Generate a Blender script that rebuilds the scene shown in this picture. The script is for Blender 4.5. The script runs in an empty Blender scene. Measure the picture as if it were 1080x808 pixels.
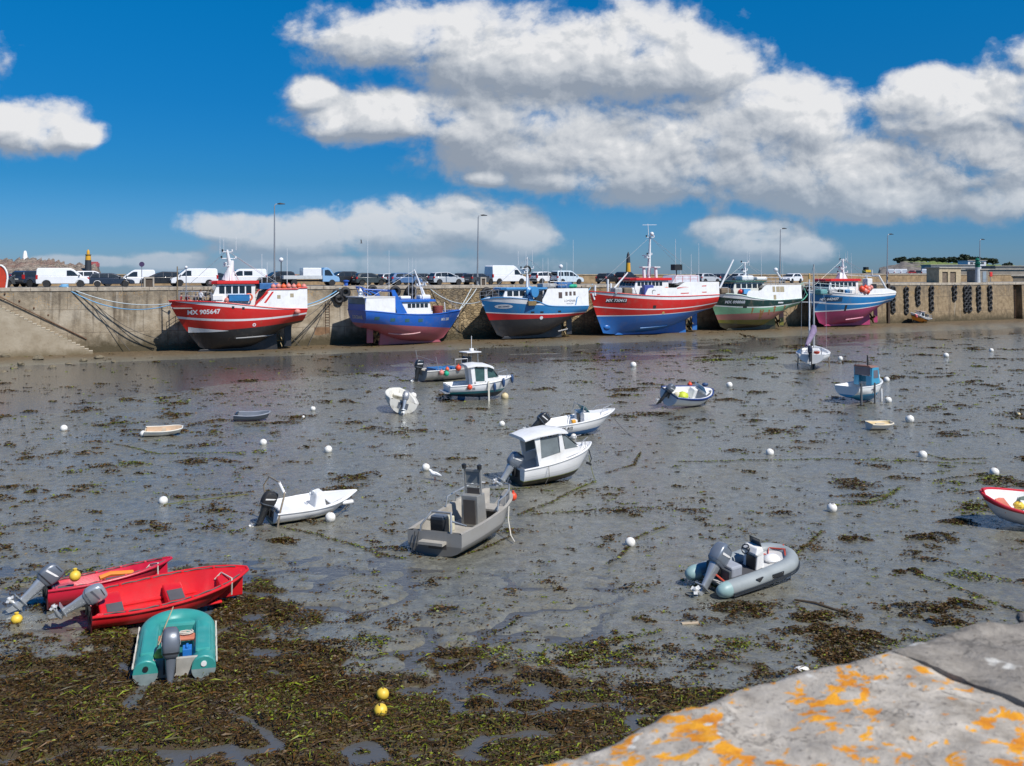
import bpy, bmesh, math, random
import numpy as np
from mathutils import Vector, Matrix, Euler
from mathutils.bvhtree import BVHTree
R = math.radians
SC = bpy.context.scene
COL = SC.collection
random.seed(7)
F, HC, HY = 950.0, 8.0, 290.0          # focal length in photo pixels, eye height, horizon row
def gp(px, py, z=0.0):
 Y = F * (HC - z) / (py - HY)
 return Vector(((px - 540) / F * Y, Y, z))
def at(px, py, Y):
 return Vector(((px - 540) / F * Y, Y, HC - (py - HY) / F * Y))
# ---- the quay line: Y = 109.1 + 0.476 X ; d along it (to the right), n towards the basin
DV = Vector((0.9029, 0.4298, 0)); NV = Vector((0.4298, -0.9029, 0)); QO = Vector((0, 109.1, 0)); QANG = math.atan2(.4298, .9029)
DECK = 6.75
def sq(px, w=0.0):                       # s along the quay at which a point w metres behind the edge shows in column px
 k = px - 540
 return (k * (109.1 + .9029 * w) + F * .4298 * w) / (F * .9029 - k * .4298)
def ql(s, off, z):                       # off > 0 in front of the quay face
 return QO + DV * s + NV * off + Vector((0, 0, z))
# ---------------------------------------------------------------- noise in numpy
_tab = np.random.RandomState(11).rand(256, 256)
def vnoise(x, y):
 x = np.asarray(x, float); y = np.asarray(y, float)
 xi = np.floor(x).astype(int); yi = np.floor(y).astype(int)
 fx = x - xi; fy = y - yi
 fx = fx * fx * (3 - 2 * fx); fy = fy * fy * (3 - 2 * fy)
 a = _tab[xi & 255, yi & 255]; b = _tab[(xi + 1) & 255, yi & 255]
 c = _tab[xi & 255, (yi + 1) & 255]; d = _tab[(xi + 1) & 255, (yi + 1) & 255]
 return (a * (1 - fx) + b * fx) * (1 - fy) + (c * (1 - fx) + d * fx) * fy
def fbm(x, y, o=4, seed=0):
 r = 0; a = .5
 for i in range(o):
  r = r + a * vnoise(np.asarray(x) * 2 ** i + 17.3 * i + seed * 31.7, np.asarray(y) * 2 ** i + 5.1 * i + seed * 13.9); a *= .5
 return r / (1 - .5 ** o)
def sstep(a, b, x):
 t = np.clip((np.asarray(x, float) - a) / (b - a), 0, 1)
 return t * t * (3 - 2 * t)
def spl(pts):                             # Catmull-Rom through (t, v) points, as a function
 ts = [p[0] for p in pts]; vs = [p[1] for p in pts]
 def f(t):
  if t <= ts[0]: return vs[0]
  if t >= ts[-1]: return vs[-1]
  i = max(k for k in range(len(ts)) if ts[k] <= t)
  def sl(k):
   if 0 < k < len(ts) - 1: return (vs[k + 1] - vs[k - 1]) / (ts[k + 1] - ts[k - 1])
   return (vs[1] - vs[0]) / (ts[1] - ts[0]) if k == 0 else (vs[-1] - vs[-2]) / (ts[-1] - ts[-2])
  h = ts[i + 1] - ts[i]; w = (t - ts[i]) / h; m0 = sl(i) * h; m1 = sl(i + 1) * h
  return (2*w**3 - 3*w*w + 1) * vs[i] + (w**3 - 2*w*w + w) * m0 + (-2*w**3 + 3*w*w) * vs[i+1] + (w**3 - w*w) * m1
 return f
# ---------------------------------------------------------------- shader helpers
def nd(nt, typ, ins=None, **kw):
 n = nt.nodes.new(typ)
 for k, v in kw.items(): setattr(n, k, v)
 if ins:
  for k, v in ins.items():
   s = n.inputs[k]
   if isinstance(v, bpy.types.NodeSocket): nt.links.new(v, s)
   else: s.default_value = v
 return n
def mth(nt, op, a, b=None, c=None, clamp=False):
 n = nt.nodes.new('ShaderNodeMath'); n.operation = op; n.use_clamp = clamp
 for i, v in enumerate((a, b, c)):
  if v is None: continue
  if isinstance(v, bpy.types.NodeSocket): nt.links.new(v, n.inputs[i])
  else: n.inputs[i].default_value = v
 return n.outputs[0]
def mixc(nt, fac, a, b, mode='MIX'):
 n = nt.nodes.new('ShaderNodeMix'); n.data_type = 'RGBA'; n.blend_type = mode
 for s, v in ((n.inputs[0], fac), (n.inputs[6], a), (n.inputs[7], b)):
  if isinstance(v, bpy.types.NodeSocket): nt.links.new(v, s)
  else: s.default_value = v if not isinstance(v, tuple) or len(v) == 4 else (*v, 1)
 return n.outputs[2]
def ramp(nt, x, stops, interp='LINEAR'):
 n = nt.nodes.new('ShaderNodeValToRGB'); cr = n.color_ramp; cr.interpolation = interp
 while len(cr.elements) < len(stops): cr.elements.new(.5)
 for e, (p, c) in zip(cr.elements, stops):
  e.position = p; e.color = (c, c, c, 1) if not isinstance(c, tuple) else (*c, 1)
 nt.links.new(x, n.inputs[0]); return n.outputs[0]
def noise(nt, vec, scale, detail=4, rough=.55, dist=0.0):
 return nd(nt, 'ShaderNodeTexNoise', {'Vector': vec, 'Scale': scale, 'Detail': detail, 'Roughness': rough, 'Distortion': dist}).outputs[0]
def scaled(nt, vec, s):
 return nd(nt, 'ShaderNodeMapping', {'Vector': vec, 'Scale': s}).outputs[0]
def newmat(name):
 m = bpy.data.materials.new(name); m.use_nodes = True
 nt = m.node_tree
 return m, nt, nt.nodes['Principled BSDF'], nd(nt, 'ShaderNodeTexCoord').outputs['Object']
MATS = {}
def mat(name, col, rough=.5, metal=0., var=.12, scale=2.5, bump=0., bscale=30., dirt=None, coat=0., streak=0.):
 """painted / plain surface: a little tonal variation, optional dirt (colour, amount) and vertical streaks"""
 if name in MATS: return MATS[name]
 m, nt, bs, oc = newmat(name)
 a = tuple(max(0, c * (1 - var)) for c in col); b = tuple(min(1, c * (1 + var)) for c in col)
 c = mixc(nt, ramp(nt, noise(nt, oc, scale, 5), [(.3, 0.), (.7, 1.)]), a, b)
 if dirt:
  f = ramp(nt, noise(nt, oc, scale * 1.7, 7, .65), [(.5, 0.), (.72, dirt[1])])
  c = mixc(nt, f, c, dirt[0])
 if streak:
  f = ramp(nt, noise(nt, scaled(nt, oc, (3, 3, .25)), 3, 5, .6), [(.52, 0.), (.75, streak)])
  c = mixc(nt, f, c, (.16, .10, .055))
 nt.links.new(c, bs.inputs['Base Color'])
 r = mth(nt, 'ADD', rough - .08, mth(nt, 'MULTIPLY', noise(nt, oc, scale * 3, 3), .16), clamp=True)
 nt.links.new(r, bs.inputs['Roughness'])
 bs.inputs['Metallic'].default_value = metal
 if coat: bs.inputs['Coat Weight'].default_value = coat
 if bump:
  bp = nd(nt, 'ShaderNodeBump', {'Strength': bump, 'Distance': .02, 'Height': noise(nt, oc, bscale, 5)})
  nt.links.new(bp.outputs[0], bs.inputs['Normal'])
 MATS[name] = m
 return m
def glass(name='dark_glass', col=(.015, .02, .025)):
 return mat(name, col, .12, 0, .2)
# ---------------------------------------------------------------- mesh builder
class MB:
 def __init__(s): s.v = []; s.f = []; s.m = []
 def add(s, vs, fs, mi=0):
  o = len(s.v); s.v += [tuple(v) for v in vs]
  s.f += [tuple(o + i for i in f) for f in fs]; s.m += [mi] * len(fs)
 def box(s, c, d, rot=None, mi=0, top=1.0):
  x, y, z = (k / 2 for k in d); vs = []
  for sz in (-1, 1):
   k = top if sz > 0 else 1
   for sx, sy in ((-1, -1), (1, -1), (1, 1), (-1, 1)):
    p = Vector((sx * x * k, sy * y * k, sz * z))
    if rot is not None: p = rot @ p
    vs.append(p + Vector(c))
  s.add(vs, [(3, 2, 1, 0), (4, 5, 6, 7), (0, 1, 5, 4), (1, 2, 6, 5), (2, 3, 7, 6), (3, 0, 4, 7)], mi); return s
 def loft(s, rings, close=True, caps=True, mi=0):
  n = len(rings[0]); o = len(s.v)
  for r in rings: s.v += [tuple(p) for p in r]
  for i in range(len(rings) - 1):
   for j in range(n if close else n - 1):
    k = (j + 1) % n
    s.f.append((o + i*n + j, o + i*n + k, o + (i+1)*n + k, o + (i+1)*n + j)); s.m.append(mi)
  if caps:
   s.f.append(tuple(o + j for j in reversed(range(n)))); s.m.append(mi)
   s.f.append(tuple(o + (len(rings)-1)*n + j for j in range(n))); s.m.append(mi)
  return s
 def tube(s, pts, r, n=8, mi=0, caps=True):
  pts = [Vector(p) for p in pts]; rs = r if isinstance(r, (list, tuple)) else [r] * len(pts); rings = []
  up = None
  for i, p in enumerate(pts):
   t = (pts[min(i+1, len(pts)-1)] - pts[max(i-1, 0)])
   t = t.normalized() if t.length > 1e-9 else Vector((0, 0, 1))
   if up is None: up = Vector((0, 0, 1)) if abs(t.z) < .95 else Vector((1, 0, 0))
   a = t.cross(up)
   if a.length < 1e-4: a = t.cross(Vector((.3, .9, .1)))
   a.normalize(); b = a.cross(t).normalized(); up = b
   rings.append([p + (a * math.cos(2*math.pi*k/n) + b * math.sin(2*math.pi*k/n)) * rs[i] for k in range(n)])
  return s.loft(rings, True, caps, mi)
 def lathe(s, prof, n=16, c=(0, 0, 0), rot=None, mi=0):
  rings = []
  for r, z in prof:
   ring = []
   for k in range(n):
    p = Vector((max(r, 1e-4) * math.cos(2*math.pi*k/n), max(r, 1e-4) * math.sin(2*math.pi*k/n), z))
    if rot is not None: p = rot @ p
    ring.append(p + Vector(c))
   rings.append(ring)
  return s.loft(rings, True, True, mi)
 def ball(s, c, r, n=16, mi=0, rot=None):
  r = (r, r, r) if not isinstance(r, (tuple, list)) else r; rings = []
  m = max(6, n // 2)
  for i in range(m + 1):
   a = math.pi * i / m; q = max(math.sin(a), 1e-3)
   ring = []
   for k in range(n):
    p = Vector((r[0]*q*math.cos(2*math.pi*k/n), r[1]*q*math.sin(2*math.pi*k/n), -r[2]*math.cos(a)))
    if rot is not None: p = rot @ p
    ring.append(p + Vector(c))
   rings.append(ring)
  return s.loft(rings, True, True, mi)
 def torus(s, c, R0, r, n=20, k=8, rot=None, mi=0, sq=(1, 1)):
  rings = []
  for i in range(n + 1):
   a = 2*math.pi*i/n; ring = []
   for j in range(k):
    b = 2*math.pi*j/k
    p = Vector(((R0 + r*math.cos(b))*math.cos(a)*sq[0], (R0 + r*math.cos(b))*math.sin(a)*sq[1], r*math.sin(b)))
    if rot is not None: p = rot @ p
    ring.append(p + Vector(c))
   rings.append(ring)
  return s.loft(rings, True, False, mi)
 def prism(s, poly, y0, y1, mi=0):            # polygon in (x, z), drawn out along y
  n = len(poly)
  vs = [(x, y0, z) for x, z in poly] + [(x, y1, z) for x, z in poly]
  fs = [tuple(range(n)), tuple(reversed(range(n, 2*n)))] + [(i, n+i, n+(i+1) % n, (i+1) % n) for i in range(n)]
  s.add(vs, fs, mi); return s
 def tprism(s, poly, w, mi=0):                 # symmetric about y=0, half width w(x, z)
  n = len(poly)
  vs = [(x, -w(x, z), z) for x, z in poly] + [(x, w(x, z), z) for x, z in poly]
  fs = [tuple(range(n)), tuple(reversed(range(n, 2*n)))] + [(i, n+i, n+(i+1) % n, (i+1) % n) for i in range(n)]
  s.add(vs, fs, mi); return s
 def plate(s, pts, th, mi=0):                  # flat polygon given in 3D, thickened along its normal
  pts = [Vector(p) for p in pts]; nn = (pts[1]-pts[0]).cross(pts[2]-pts[1]).normalized() * th; n = len(pts)
  s.add(pts + [p + nn for p in pts], [tuple(reversed(range(n))), tuple(range(n, 2*n))] + [(i, (i+1) % n, n+(i+1) % n, n+i) for i in range(n)], mi); return s
 def build(s, name, mats, parent=None, smooth=40, bevel=0, loc=None, rot=None, fix=True):
  me = bpy.data.meshes.new(name); me.from_pydata(s.v, [], s.f)
  ms = mats if isinstance(mats, (list, tuple)) else [mats]
  for m in ms: me.materials.append(m)
  if len(ms) > 1: me.polygons.foreach_set('material_index', s.m)
  if fix:
   bm = bmesh.new(); bm.from_mesh(me)
   bmesh.ops.remove_doubles(bm, verts=bm.verts, dist=1e-5)
   bmesh.ops.recalc_face_normals(bm, faces=bm.faces); bm.to_mesh(me); bm.free()
  if smooth:
   me.polygons.foreach_set('use_smooth', [True] * len(me.polygons)); me.set_sharp_from_angle(angle=R(smooth))
  me.update()
  o = bpy.data.objects.new(name, me); COL.objects.link(o)
  if parent is not None: o.parent = parent
  if loc is not None: o.location = loc
  if rot is not None: o.rotation_euler = rot
  if bevel:
   b = o.modifiers.new('edges', 'BEVEL'); b.width = bevel; b.segments = 2; b.limit_method = 'ANGLE'; b.angle_limit = R(35); b.harden_normals = False
  return o
def tag(o, label, cat, group=None, kind=None):
 o['label'] = label; o['category'] = cat
 if group: o['group'] = group
 if kind: o['kind'] = kind
 return o
def thing(name, label, cat, loc=(0, 0, 0), rz=0., group=None, roll=0., pitch=0.):
 o = bpy.data.objects.new(name, None); COL.objects.link(o); o.empty_display_size = .3
 o.location = loc; o.rotation_euler = Euler((roll, pitch, rz), 'XYZ')
 return tag(o, label, cat, group)
def struct(o, kind='structure'):
 o['kind'] = kind; return o
def dup(o, loc=None, rz=None, label=None, parent=None, scale=None):
 c = o.copy(); COL.objects.link(c)
 if parent is not None: c.parent = parent
 if loc is not None: c.location = loc
 if rz is not None: c.rotation_euler.z = rz
 if scale is not None: c.scale = (scale,) * 3
 if label: c['label'] = label
 for ch in o.children: dup(ch, parent=c)
 return c
def text_mesh(body, size, bold=.0, shear=0.):
 cu = bpy.data.curves.new('lettering', 'FONT'); cu.body = body; cu.size = size; cu.offset = bold; cu.shear = shear
 cu.resolution_u = 2; cu.align_x = 'CENTER'; cu.align_y = 'CENTER'
 o = bpy.data.objects.new('lettering', cu); me = bpy.data.meshes.new_from_object(o)
 vs = [v.co.copy() for v in me.vertices]; fs = [tuple(p.vertices) for p in me.polygons]
 bpy.data.objects.remove(o); bpy.data.curves.remove(cu); bpy.data.meshes.remove(me)
 return vs, fs
def cat_rope(a, b, sag, n=16):
 a = Vector(a); b = Vector(b)
 return [a.lerp(b, i/n) - Vector((0, 0, sag * 4 * (i/n) * (1 - i/n))) for i in range(n + 1)]
# ---------------------------------------------------------------- camera, sun, sky
cam = bpy.data.cameras.new('camera'); co = bpy.data.objects.new('camera', cam); COL.objects.link(co); SC.camera = co
cam.sensor_width = 36; cam.lens = F / 1080 * 36; cam.shift_y = -(404 - HY) / 1080; cam.clip_end = 20000; cam.clip_start = .05
co.location = (0, 0, HC); co.rotation_euler = (R(90), 0, 0)
cam.dof.use_dof = True; cam.dof.focus_distance = 60; cam.dof.aperture_fstop = 5.6
SC.view_settings.view_transform = 'Standard'; SC.view_settings.look = 'None'; SC.view_settings.gamma = 1
SC.view_settings.exposure = .12
SUN = Vector((.72, -.69, 0)).normalized() * math.cos(R(51)) + Vector((0, 0, math.sin(R(51))))
sl = bpy.data.lights.new('sun', 'SUN'); sl.energy = 5.0; sl.angle = R(.53); sl.color = (1, .955, .89)
so = bpy.data.objects.new('sun', sl); COL.objects.link(so); so.rotation_euler = SUN.to_track_quat('Z', 'Y').to_euler(); so.location = (30, -20, 60)
W = bpy.data.worlds.new('World'); SC.world = W; W.use_nodes = True
nt = W.node_tree; nt.nodes.clear()
out = nd(nt, 'ShaderNodeOutputWorld')
sky = nd(nt, 'ShaderNodeTexSky', sky_type='NISHITA'); sky.sun_disc = False; sky.sun_elevation = R(51); sky.sun_rotation = math.atan2(SUN.x, SUN.y)
sky.air_density = 1.0; sky.dust_density = .25; sky.ozone_density = 2.2
hs = nd(nt, 'ShaderNodeHueSaturation', {'Hue': .5, 'Saturation': 1.32, 'Value': 1.0, 'Color': sky.outputs[0]})
G = bpy.data.node_groups.new('cloud_density', 'ShaderNodeTree')
G.interface.new_socket('P', in_out='INPUT', socket_type='NodeSocketVector')
for s_ in ('Soft', 'Dens', 'Smooth'): G.interface.new_socket(s_, in_out='OUTPUT', socket_type='NodeSocketFloat')
gi = nd(G, 'NodeGroupInput'); go = nd(G, 'NodeGroupOutput')
ELL = [(33, 136, 66, 34), (10, 128, 50, 26), (80, 142, 34, 18),
       (430, 42, 120, 44), (545, 62, 150, 62), (660, 62, 130, 66), (742, 70, 70, 48), (560, 128, 190, 52), (600, 160, 180, 46), (410, 122, 100, 36), (330, 100, 36, 22), (350,130,50,22),
       (760, 140, 160, 60), (700, 178, 190, 44), (840, 128, 90, 50), (860, 180, 190, 50), (930, 210, 130, 30), (800,105,60,30), (600, 190, 110, 18), (520,188,40,12),
       (1000, 118, 120, 46), (1040, 160, 120, 60), (1085, 110, 90, 50), (1060, 212, 60, 26), (985, 88, 64, 20),
       (255, 240, 70, 18), (340, 250, 130, 28), (430, 245, 100, 36), (490, 234, 86, 34), (540, 250, 50, 28), (400,280,200,16),
       (790, 250, 74, 26), (760, 243, 44, 16), (845, 262, 44, 18),
       (180, 276, 52, 13), (90, 276, 60, 8), (1120, 60, 70, 30), (-120, 60, 120, 50), (1300, 90, 160, 70), (-400, 200, 200, 50), (1600, 180, 220, 60)]
acc = None
for (cx, cy, rx, ry) in ELL:
 d = nd(G, 'ShaderNodeVectorMath', {0: gi.outputs[0], 1: (cx / 100, cy / 100, 0)}, operation='SUBTRACT').outputs[0]
 d = nd(G, 'ShaderNodeVectorMath', {0: d, 1: (100 / rx, 100 / ry, 0)}, operation='MULTIPLY').outputs[0]
 l = nd(G, 'ShaderNodeVectorMath', {0: d}, operation='LENGTH').outputs['Value']
 e = mth(G, 'SUBTRACT', 1.0, l)
 acc = e if acc is None else mth(G, 'SMOOTH_MAX', acc, e, .25)
nz = noise(G, scaled(G, gi.outputs[0], (1.0, 1.25, 1)), 1.7, 11, .58, .15)
nb = noise(G, scaled(G, gi.outputs[0], (1.0, 1.5, 1)), .62, 3, .5, .2)
den = mth(G, 'ADD', mth(G, 'MINIMUM', mth(G, 'MULTIPLY', acc, 1.3), .56), mth(G, 'ADD', mth(G, 'MULTIPLY', mth(G, 'SUBTRACT', nz, .5), 2.2), mth(G, 'MULTIPLY', mth(G, 'SUBTRACT', nb, .5), .3)))
sm = mth(G, 'MULTIPLY_ADD', acc, .9, mth(G, 'MULTIPLY', mth(G, 'SUBTRACT', noise(G, scaled(G, gi.outputs[0], (1.0, 1.25, 1)), 1.5, 3.5, .5, .3), .5), 1.9))
G.links.new(sm, go.inputs[2]); G.links.new(acc, go.inputs[0]); G.links.new(den, go.inputs[1])
geo = nd(nt, 'ShaderNodeTexCoord').outputs['Generated']
sp = nd(nt, 'ShaderNodeSeparateXYZ', {0: geo})
yy = mth(nt, 'MAXIMUM', sp.outputs[1], .02)
u = mth(nt, 'DIVIDE', sp.outputs[0], yy); v = mth(nt, 'DIVIDE', sp.outputs[2], yy)
P = nd(nt, 'ShaderNodeCombineXYZ', {0: mth(nt, 'MULTIPLY_ADD', u, 9.5, 5.4), 1: mth(nt, 'MULTIPLY_ADD', v, -9.5, 2.9), 2: 0.0}).outputs[0]
def cg(off):
 g = nt.nodes.new('ShaderNodeGroup'); g.node_tree = G
 p = nd(nt, 'ShaderNodeVectorMath', {0: P, 1: off}, operation='ADD').outputs[0]
 nt.links.new(p, g.inputs[0]); return g
g0 = cg((0, 0, 0)); g1 = cg((.10, -.16, 0)); g2 = cg((.14, -.36, 0)); g3 = cg((.05, -.07, 0))
alpha = ramp(nt, mth(nt, 'ADD', g0.outputs[1], .16), [(.0, 0.), (.16, .09), (.32, .42), (.48, .82), (.68, 1.)])
alpha = mth(nt, 'MULTIPLY', alpha, mth(nt, 'GREATER_THAN', sp.outputs[1], .03))
lit = mth(nt, 'MULTIPLY', mth(nt, 'SUBTRACT', mth(nt, 'MINIMUM', g0.outputs[0], .7), mth(nt, 'MINIMUM', g2.outputs[0], .7)), .74)
lit = mth(nt, 'ADD', lit, mth(nt, 'MULTIPLY', mth(nt, 'SUBTRACT', g0.outputs[2], g1.outputs[2]), .42))
lit = mth(nt, 'ADD', lit, mth(nt, 'MULTIPLY', mth(nt, 'SUBTRACT', g0.outputs[1], g3.outputs[1]), .95))
lit = mth(nt, 'ADD', lit, .44, clamp=True)
ccol = ramp(nt, lit, [(.08, (.26, .305, .375)), (.35, (.37, .41, .47)), (.58, (.50, .53, .575)), (.82, (.61, .63, .66)), (1., (.74, .745, .76))])
low = ramp(nt, mth(nt, 'MULTIPLY', v, 6.0), [(.0, .85), (.28, .45), (.75, 0.)])
ccol = mixc(nt, low, ccol, (.235, .345, .47))
tint = ramp(nt, sp.outputs[2], [(.0, (.24, .40, .84)), (.045, (.17, .385, .76)), (.10, (.09, .385, .67)), (.18, (.05, .47, .74)), (.28, (.022, .62, .86)), (.6, (.25, .7, .95))])
skyc = mixc(nt, 1.0, hs.outputs[0], tint, 'MULTIPLY')
b1 = nd(nt, 'ShaderNodeBackground', {'Color': skyc, 'Strength': .105})
b2 = nd(nt, 'ShaderNodeBackground', {'Color': ccol, 'Strength': 1.0})
mx = nd(nt, 'ShaderNodeMixShader', {0: alpha}); nt.links.new(b1.outputs[0], mx.inputs[1]); nt.links.new(b2.outputs[0], mx.inputs[2])
nt.links.new(mx.outputs[0], out.inputs[0])
# ---------------------------------------------------------------- mud flat, water, sea, weed
def wall_dist(x, y): return (109.1 + .476 * x - y) * .9029
def ground_h(x, y):
 x = np.asarray(x, float); y = np.asarray(y, float); d = wall_dist(x, y)
 far = np.clip(y / 40, .25, 1.)
 h = (fbm(x * .16, y * .16, 3, 1) - .5) * .10 + (fbm(x * .9, y * .9, 3, 2) - .5) * .05 + (fbm(x * 4.2, y * 4.2, 2, 3) - .5) * .022
 h = h + .038
 h = h + (.26 + .40 * sstep(-25, 40, x)) * sstep(8.5, 3.6, d + (fbm(x * .3, y * .3, 3, 4) - .5) * 3)
 edge = 27 + (fbm(x * .07, y * .07, 2, 5) - .5) * 14 + 7 * sstep(-10, -30, x) - 5 * sstep(10, 50, x)
 ch = sstep(6.5, 9.5, d) * sstep(edge + 5, edge - 5, d)
 h = h - .135 * ch + .09 * ch * sstep(.5, .68, fbm(x * .13 + y * .05, y * .34 - x * .16, 3, 6)) * sstep(-20, 5, x)
 w = np.abs(fbm(x * .42 + 3, y * .8, 3, 8) - .5)
 h = h - .12 * sstep(.075, .012, w) * sstep(27, 22, y) * sstep(6, 0, x) * sstep(13.5, 15.5, y)
 h = h + .02 * sstep(17, 14, y)
 return h
WATER_Z = -.018
def px_of(x, y): return 540 + F * x / y, HY + F * HC / y
def carpet(x, y):                         # > 0 where the near weed carpet lies
 ppx, ppy = px_of(x, y)
 bnd = np.interp(ppx, [-200, 0, 120, 230, 262, 330, 375, 420, 540, 620, 760, 900, 1100, 1400], [700, 690, 676, 645, 632, 640, 690, 700, 708, 716, 716, 722, 740, 760])
 amp = np.interp(ppx, [380, 560], [1.4, .7]) * np.interp(ppy, [700, 790], [1., .6])
 return (ppy - bnd) / 40 + ((fbm(x * .55, y * .9, 4, 21) - .5) * 3.4 + (fbm(x * 2.3, y * 2.3, 3, 22) - .5) * 1.6) * amp
ny, nx = 520, 560
ys = 2.2 * (168 / 2.2) ** (np.linspace(0, 1, ny))
ks = np.linspace(-1.25, 1.25, nx)
Yg, Kg = np.meshgrid(ys, ks, indexing='ij'); Xg = Kg * (Yg + 4)
Zg = ground_h(Xg, Yg)
vs = np.stack([Xg, Yg, Zg], -1).reshape(-1, 3)
idx = np.arange(ny * nx).reshape(ny, nx)
fs = np.stack([idx[:-1, :-1], idx[:-1, 1:], idx[1:, 1:], idx[1:, :-1]], -1).reshape(-1, 4)
def npmesh(name, vs, fs, mats, cols=None):
 me = bpy.data.meshes.new(name); nv, nf = len(vs), len(fs); k = fs.shape[1]
 me.vertices.add(nv); me.vertices.foreach_set('co', vs.astype(np.float32).ravel())
 me.loops.add(nf * k); me.loops.foreach_set('vertex_index', fs.astype(np.int32).ravel())
 me.polygons.add(nf); me.polygons.foreach_set('loop_start', np.arange(nf, dtype=np.int32) * k)
 me.update(calc_edges=True)
 me.polygons.foreach_set('use_smooth', [True] * nf)
 if cols is not None:
  a = me.color_attributes.new('Col', 'FLOAT_COLOR', 'POINT'); a.data.foreach_set('color', cols.astype(np.float32).ravel())
 for m in mats: me.materials.append(m)
 o = bpy.data.objects.new(name, me); COL.objects.link(o); return o
m, nt, bs, oc = newmat('wet_mud')
fl = scaled(nt, oc, (1, 1, 0))
n1 = noise(nt, fl, .35, 6, .6); n2 = noise(nt, fl, 2.6, 8, .7); n3 = noise(nt, fl, 13, 6, .72, .5); n4 = noise(nt, fl, 45, 4, .7)
n5 = noise(nt, scaled(nt, oc, (.62, 1.0, 0)), 8.5, 8, .74, .3)
c = mixc(nt, ramp(nt, n2, [(.34, 0.), (.66, 1.)]), (.082, .080, .056), (.262, .260, .205))
c = mixc(nt, ramp(nt, n1, [(.35, 0.), (.7, .55)]), c, (.17, .145, .095))
bits = ramp(nt, n3, [(.55, 0.), (.62, 1.)])
c = mixc(nt, mth(nt, 'MULTIPLY', bits, .85), c, (.055, .038, .016))
c = mixc(nt, ramp(nt, n4, [(.66, 0.), (.72, .8)]), c, (.30, .27, .22))
gr = mth(nt, 'MULTIPLY', ramp(nt, noise(nt, fl, 5.5, 6, .65, .4), [(.60, 0.), (.67, .8)]), ramp(nt, noise(nt, oc, .22, 3), [(.45, .15), (.65, 1.)]))
c = mixc(nt, gr, c, (.12, .13, .018))
sx = nd(nt, 'ShaderNodeSeparateXYZ', {0: oc})
wd = mth(nt, 'MULTIPLY', mth(nt, 'SUBTRACT', mth(nt, 'MULTIPLY_ADD', sx.outputs[0], .476, 109.1), sx.outputs[1]), .9029)
wd = mth(nt, 'ADD', wd, mth(nt, 'MULTIPLY', mth(nt, 'SUBTRACT', n1, .5), 6))
bank = ramp(nt, mth(nt, 'DIVIDE', wd, 10), [(.45, 1.), (.85, 0.)])
sand = mixc(nt, ramp(nt, n2, [(.35, 0.), (.6, 1.)]), (.175, .128, .072), (.085, .058, .028))
c = mixc(nt, bank, c, sand)
near = ramp(nt, nd(nt, 'ShaderNodeSeparateColor', {0: nd(nt, 'ShaderNodeVertexColor', layer_name='Col').outputs[0]}).outputs[0], [(.3, 0.), (.6, 1.)])
brown = mixc(nt, ramp(nt, n2, [(.4, 0.), (.6, 1.)]), (.040, .022, .008), (.075, .050, .016)); brown = mixc(nt, ramp(nt, n5, [(.5, 0.), (.62, .6)]), brown, (.07, .075, .014))
c = mixc(nt, near, c, brown)
dryer = mth(nt, 'MAXIMUM', mth(nt, 'MULTIPLY', bank, .9), mth(nt, 'MULTIPLY', near, .8))
film = mth(nt, 'MULTIPLY', ramp(nt, mth(nt, 'ADD', mth(nt, 'MULTIPLY', n5, .8), mth(nt, 'MULTIPLY', n1, .2)), [(.48, 1.), (.58, 0.)]), mth(nt, 'SUBTRACT', 1.0, dryer))
c = mixc(nt, mth(nt, 'MULTIPLY', film, .35), c, (.10, .105, .10))
nt.links.new(c, bs.inputs['Base Color']); bs.inputs['Roughness'].default_value = .52
hsum = mth(nt, 'ADD', mth(nt, 'MULTIPLY', n3, .5), mth(nt, 'ADD', mth(nt, 'MULTIPLY', n5, .9), mth(nt, 'MULTIPLY', n4, .18)))
bp = nd(nt, 'ShaderNodeBump', {'Strength': mth(nt, 'MULTIPLY_ADD', film, -.5, .8), 'Distance': .06, 'Height': hsum}); nt.links.new(bp.outputs[0], bs.inputs['Normal'])
nt.links.new(film, bs.inputs['Coat Weight']); bs.inputs['Coat Roughness'].default_value = .07; bs.inputs['Coat IOR'].default_value = 1.85
b2 = nd(nt, 'ShaderNodeBump', {'Strength': .5, 'Distance': .03, 'Height': hsum}); nt.links.new(b2.outputs[0], bs.inputs['Coat Normal'])
MUD = m
keep = (wall_dist(vs[:, 0], vs[:, 1]) > -2)
fk = fs[keep[fs].all(1)]
mk = np.clip(carpet(vs[:, 0], vs[:, 1]) * 1.2 + .25, 0, 1)[:, None]
mud = npmesh('mud', vs, fk, [MUD], np.concatenate([mk, mk, mk, mk * 0 + 1], 1)); struct(mud); mud['label'] = 'wet grey brown mud of the drained harbour basin'
m, nt, bs, oc = newmat('shallow_water')
bs.inputs['Base Color'].default_value = (.085, .085, .082, 1); bs.inputs['Roughness'].default_value = .09; bs.inputs['IOR'].default_value = 1.5
bp = nd(nt, 'ShaderNodeBump', {'Strength': .8, 'Distance': .025, 'Height': noise(nt, scaled(nt, oc, (1, 1.6, 1)), 3.2, 4, .6)}); nt.links.new(bp.outputs[0], bs.inputs['Normal'])
bw = MB()
c0 = [ql(-150, 1, WATER_Z), ql(160, 1, WATER_Z), Vector((165, 6, WATER_Z)), Vector((-150, 6, WATER_Z))]
bw.add(c0, [(0, 1, 2, 3)]); w = bw.build('water', m, smooth=0, fix=False); struct(w); w['label'] = 'shallow water left in the channel and hollows of the mud'
m, nt, bs, oc = newmat('open_sea'); bs.inputs['Base Color'].default_value = (.02, .06, .09, 1); bs.inputs['Roughness'].default_value = .15
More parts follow.
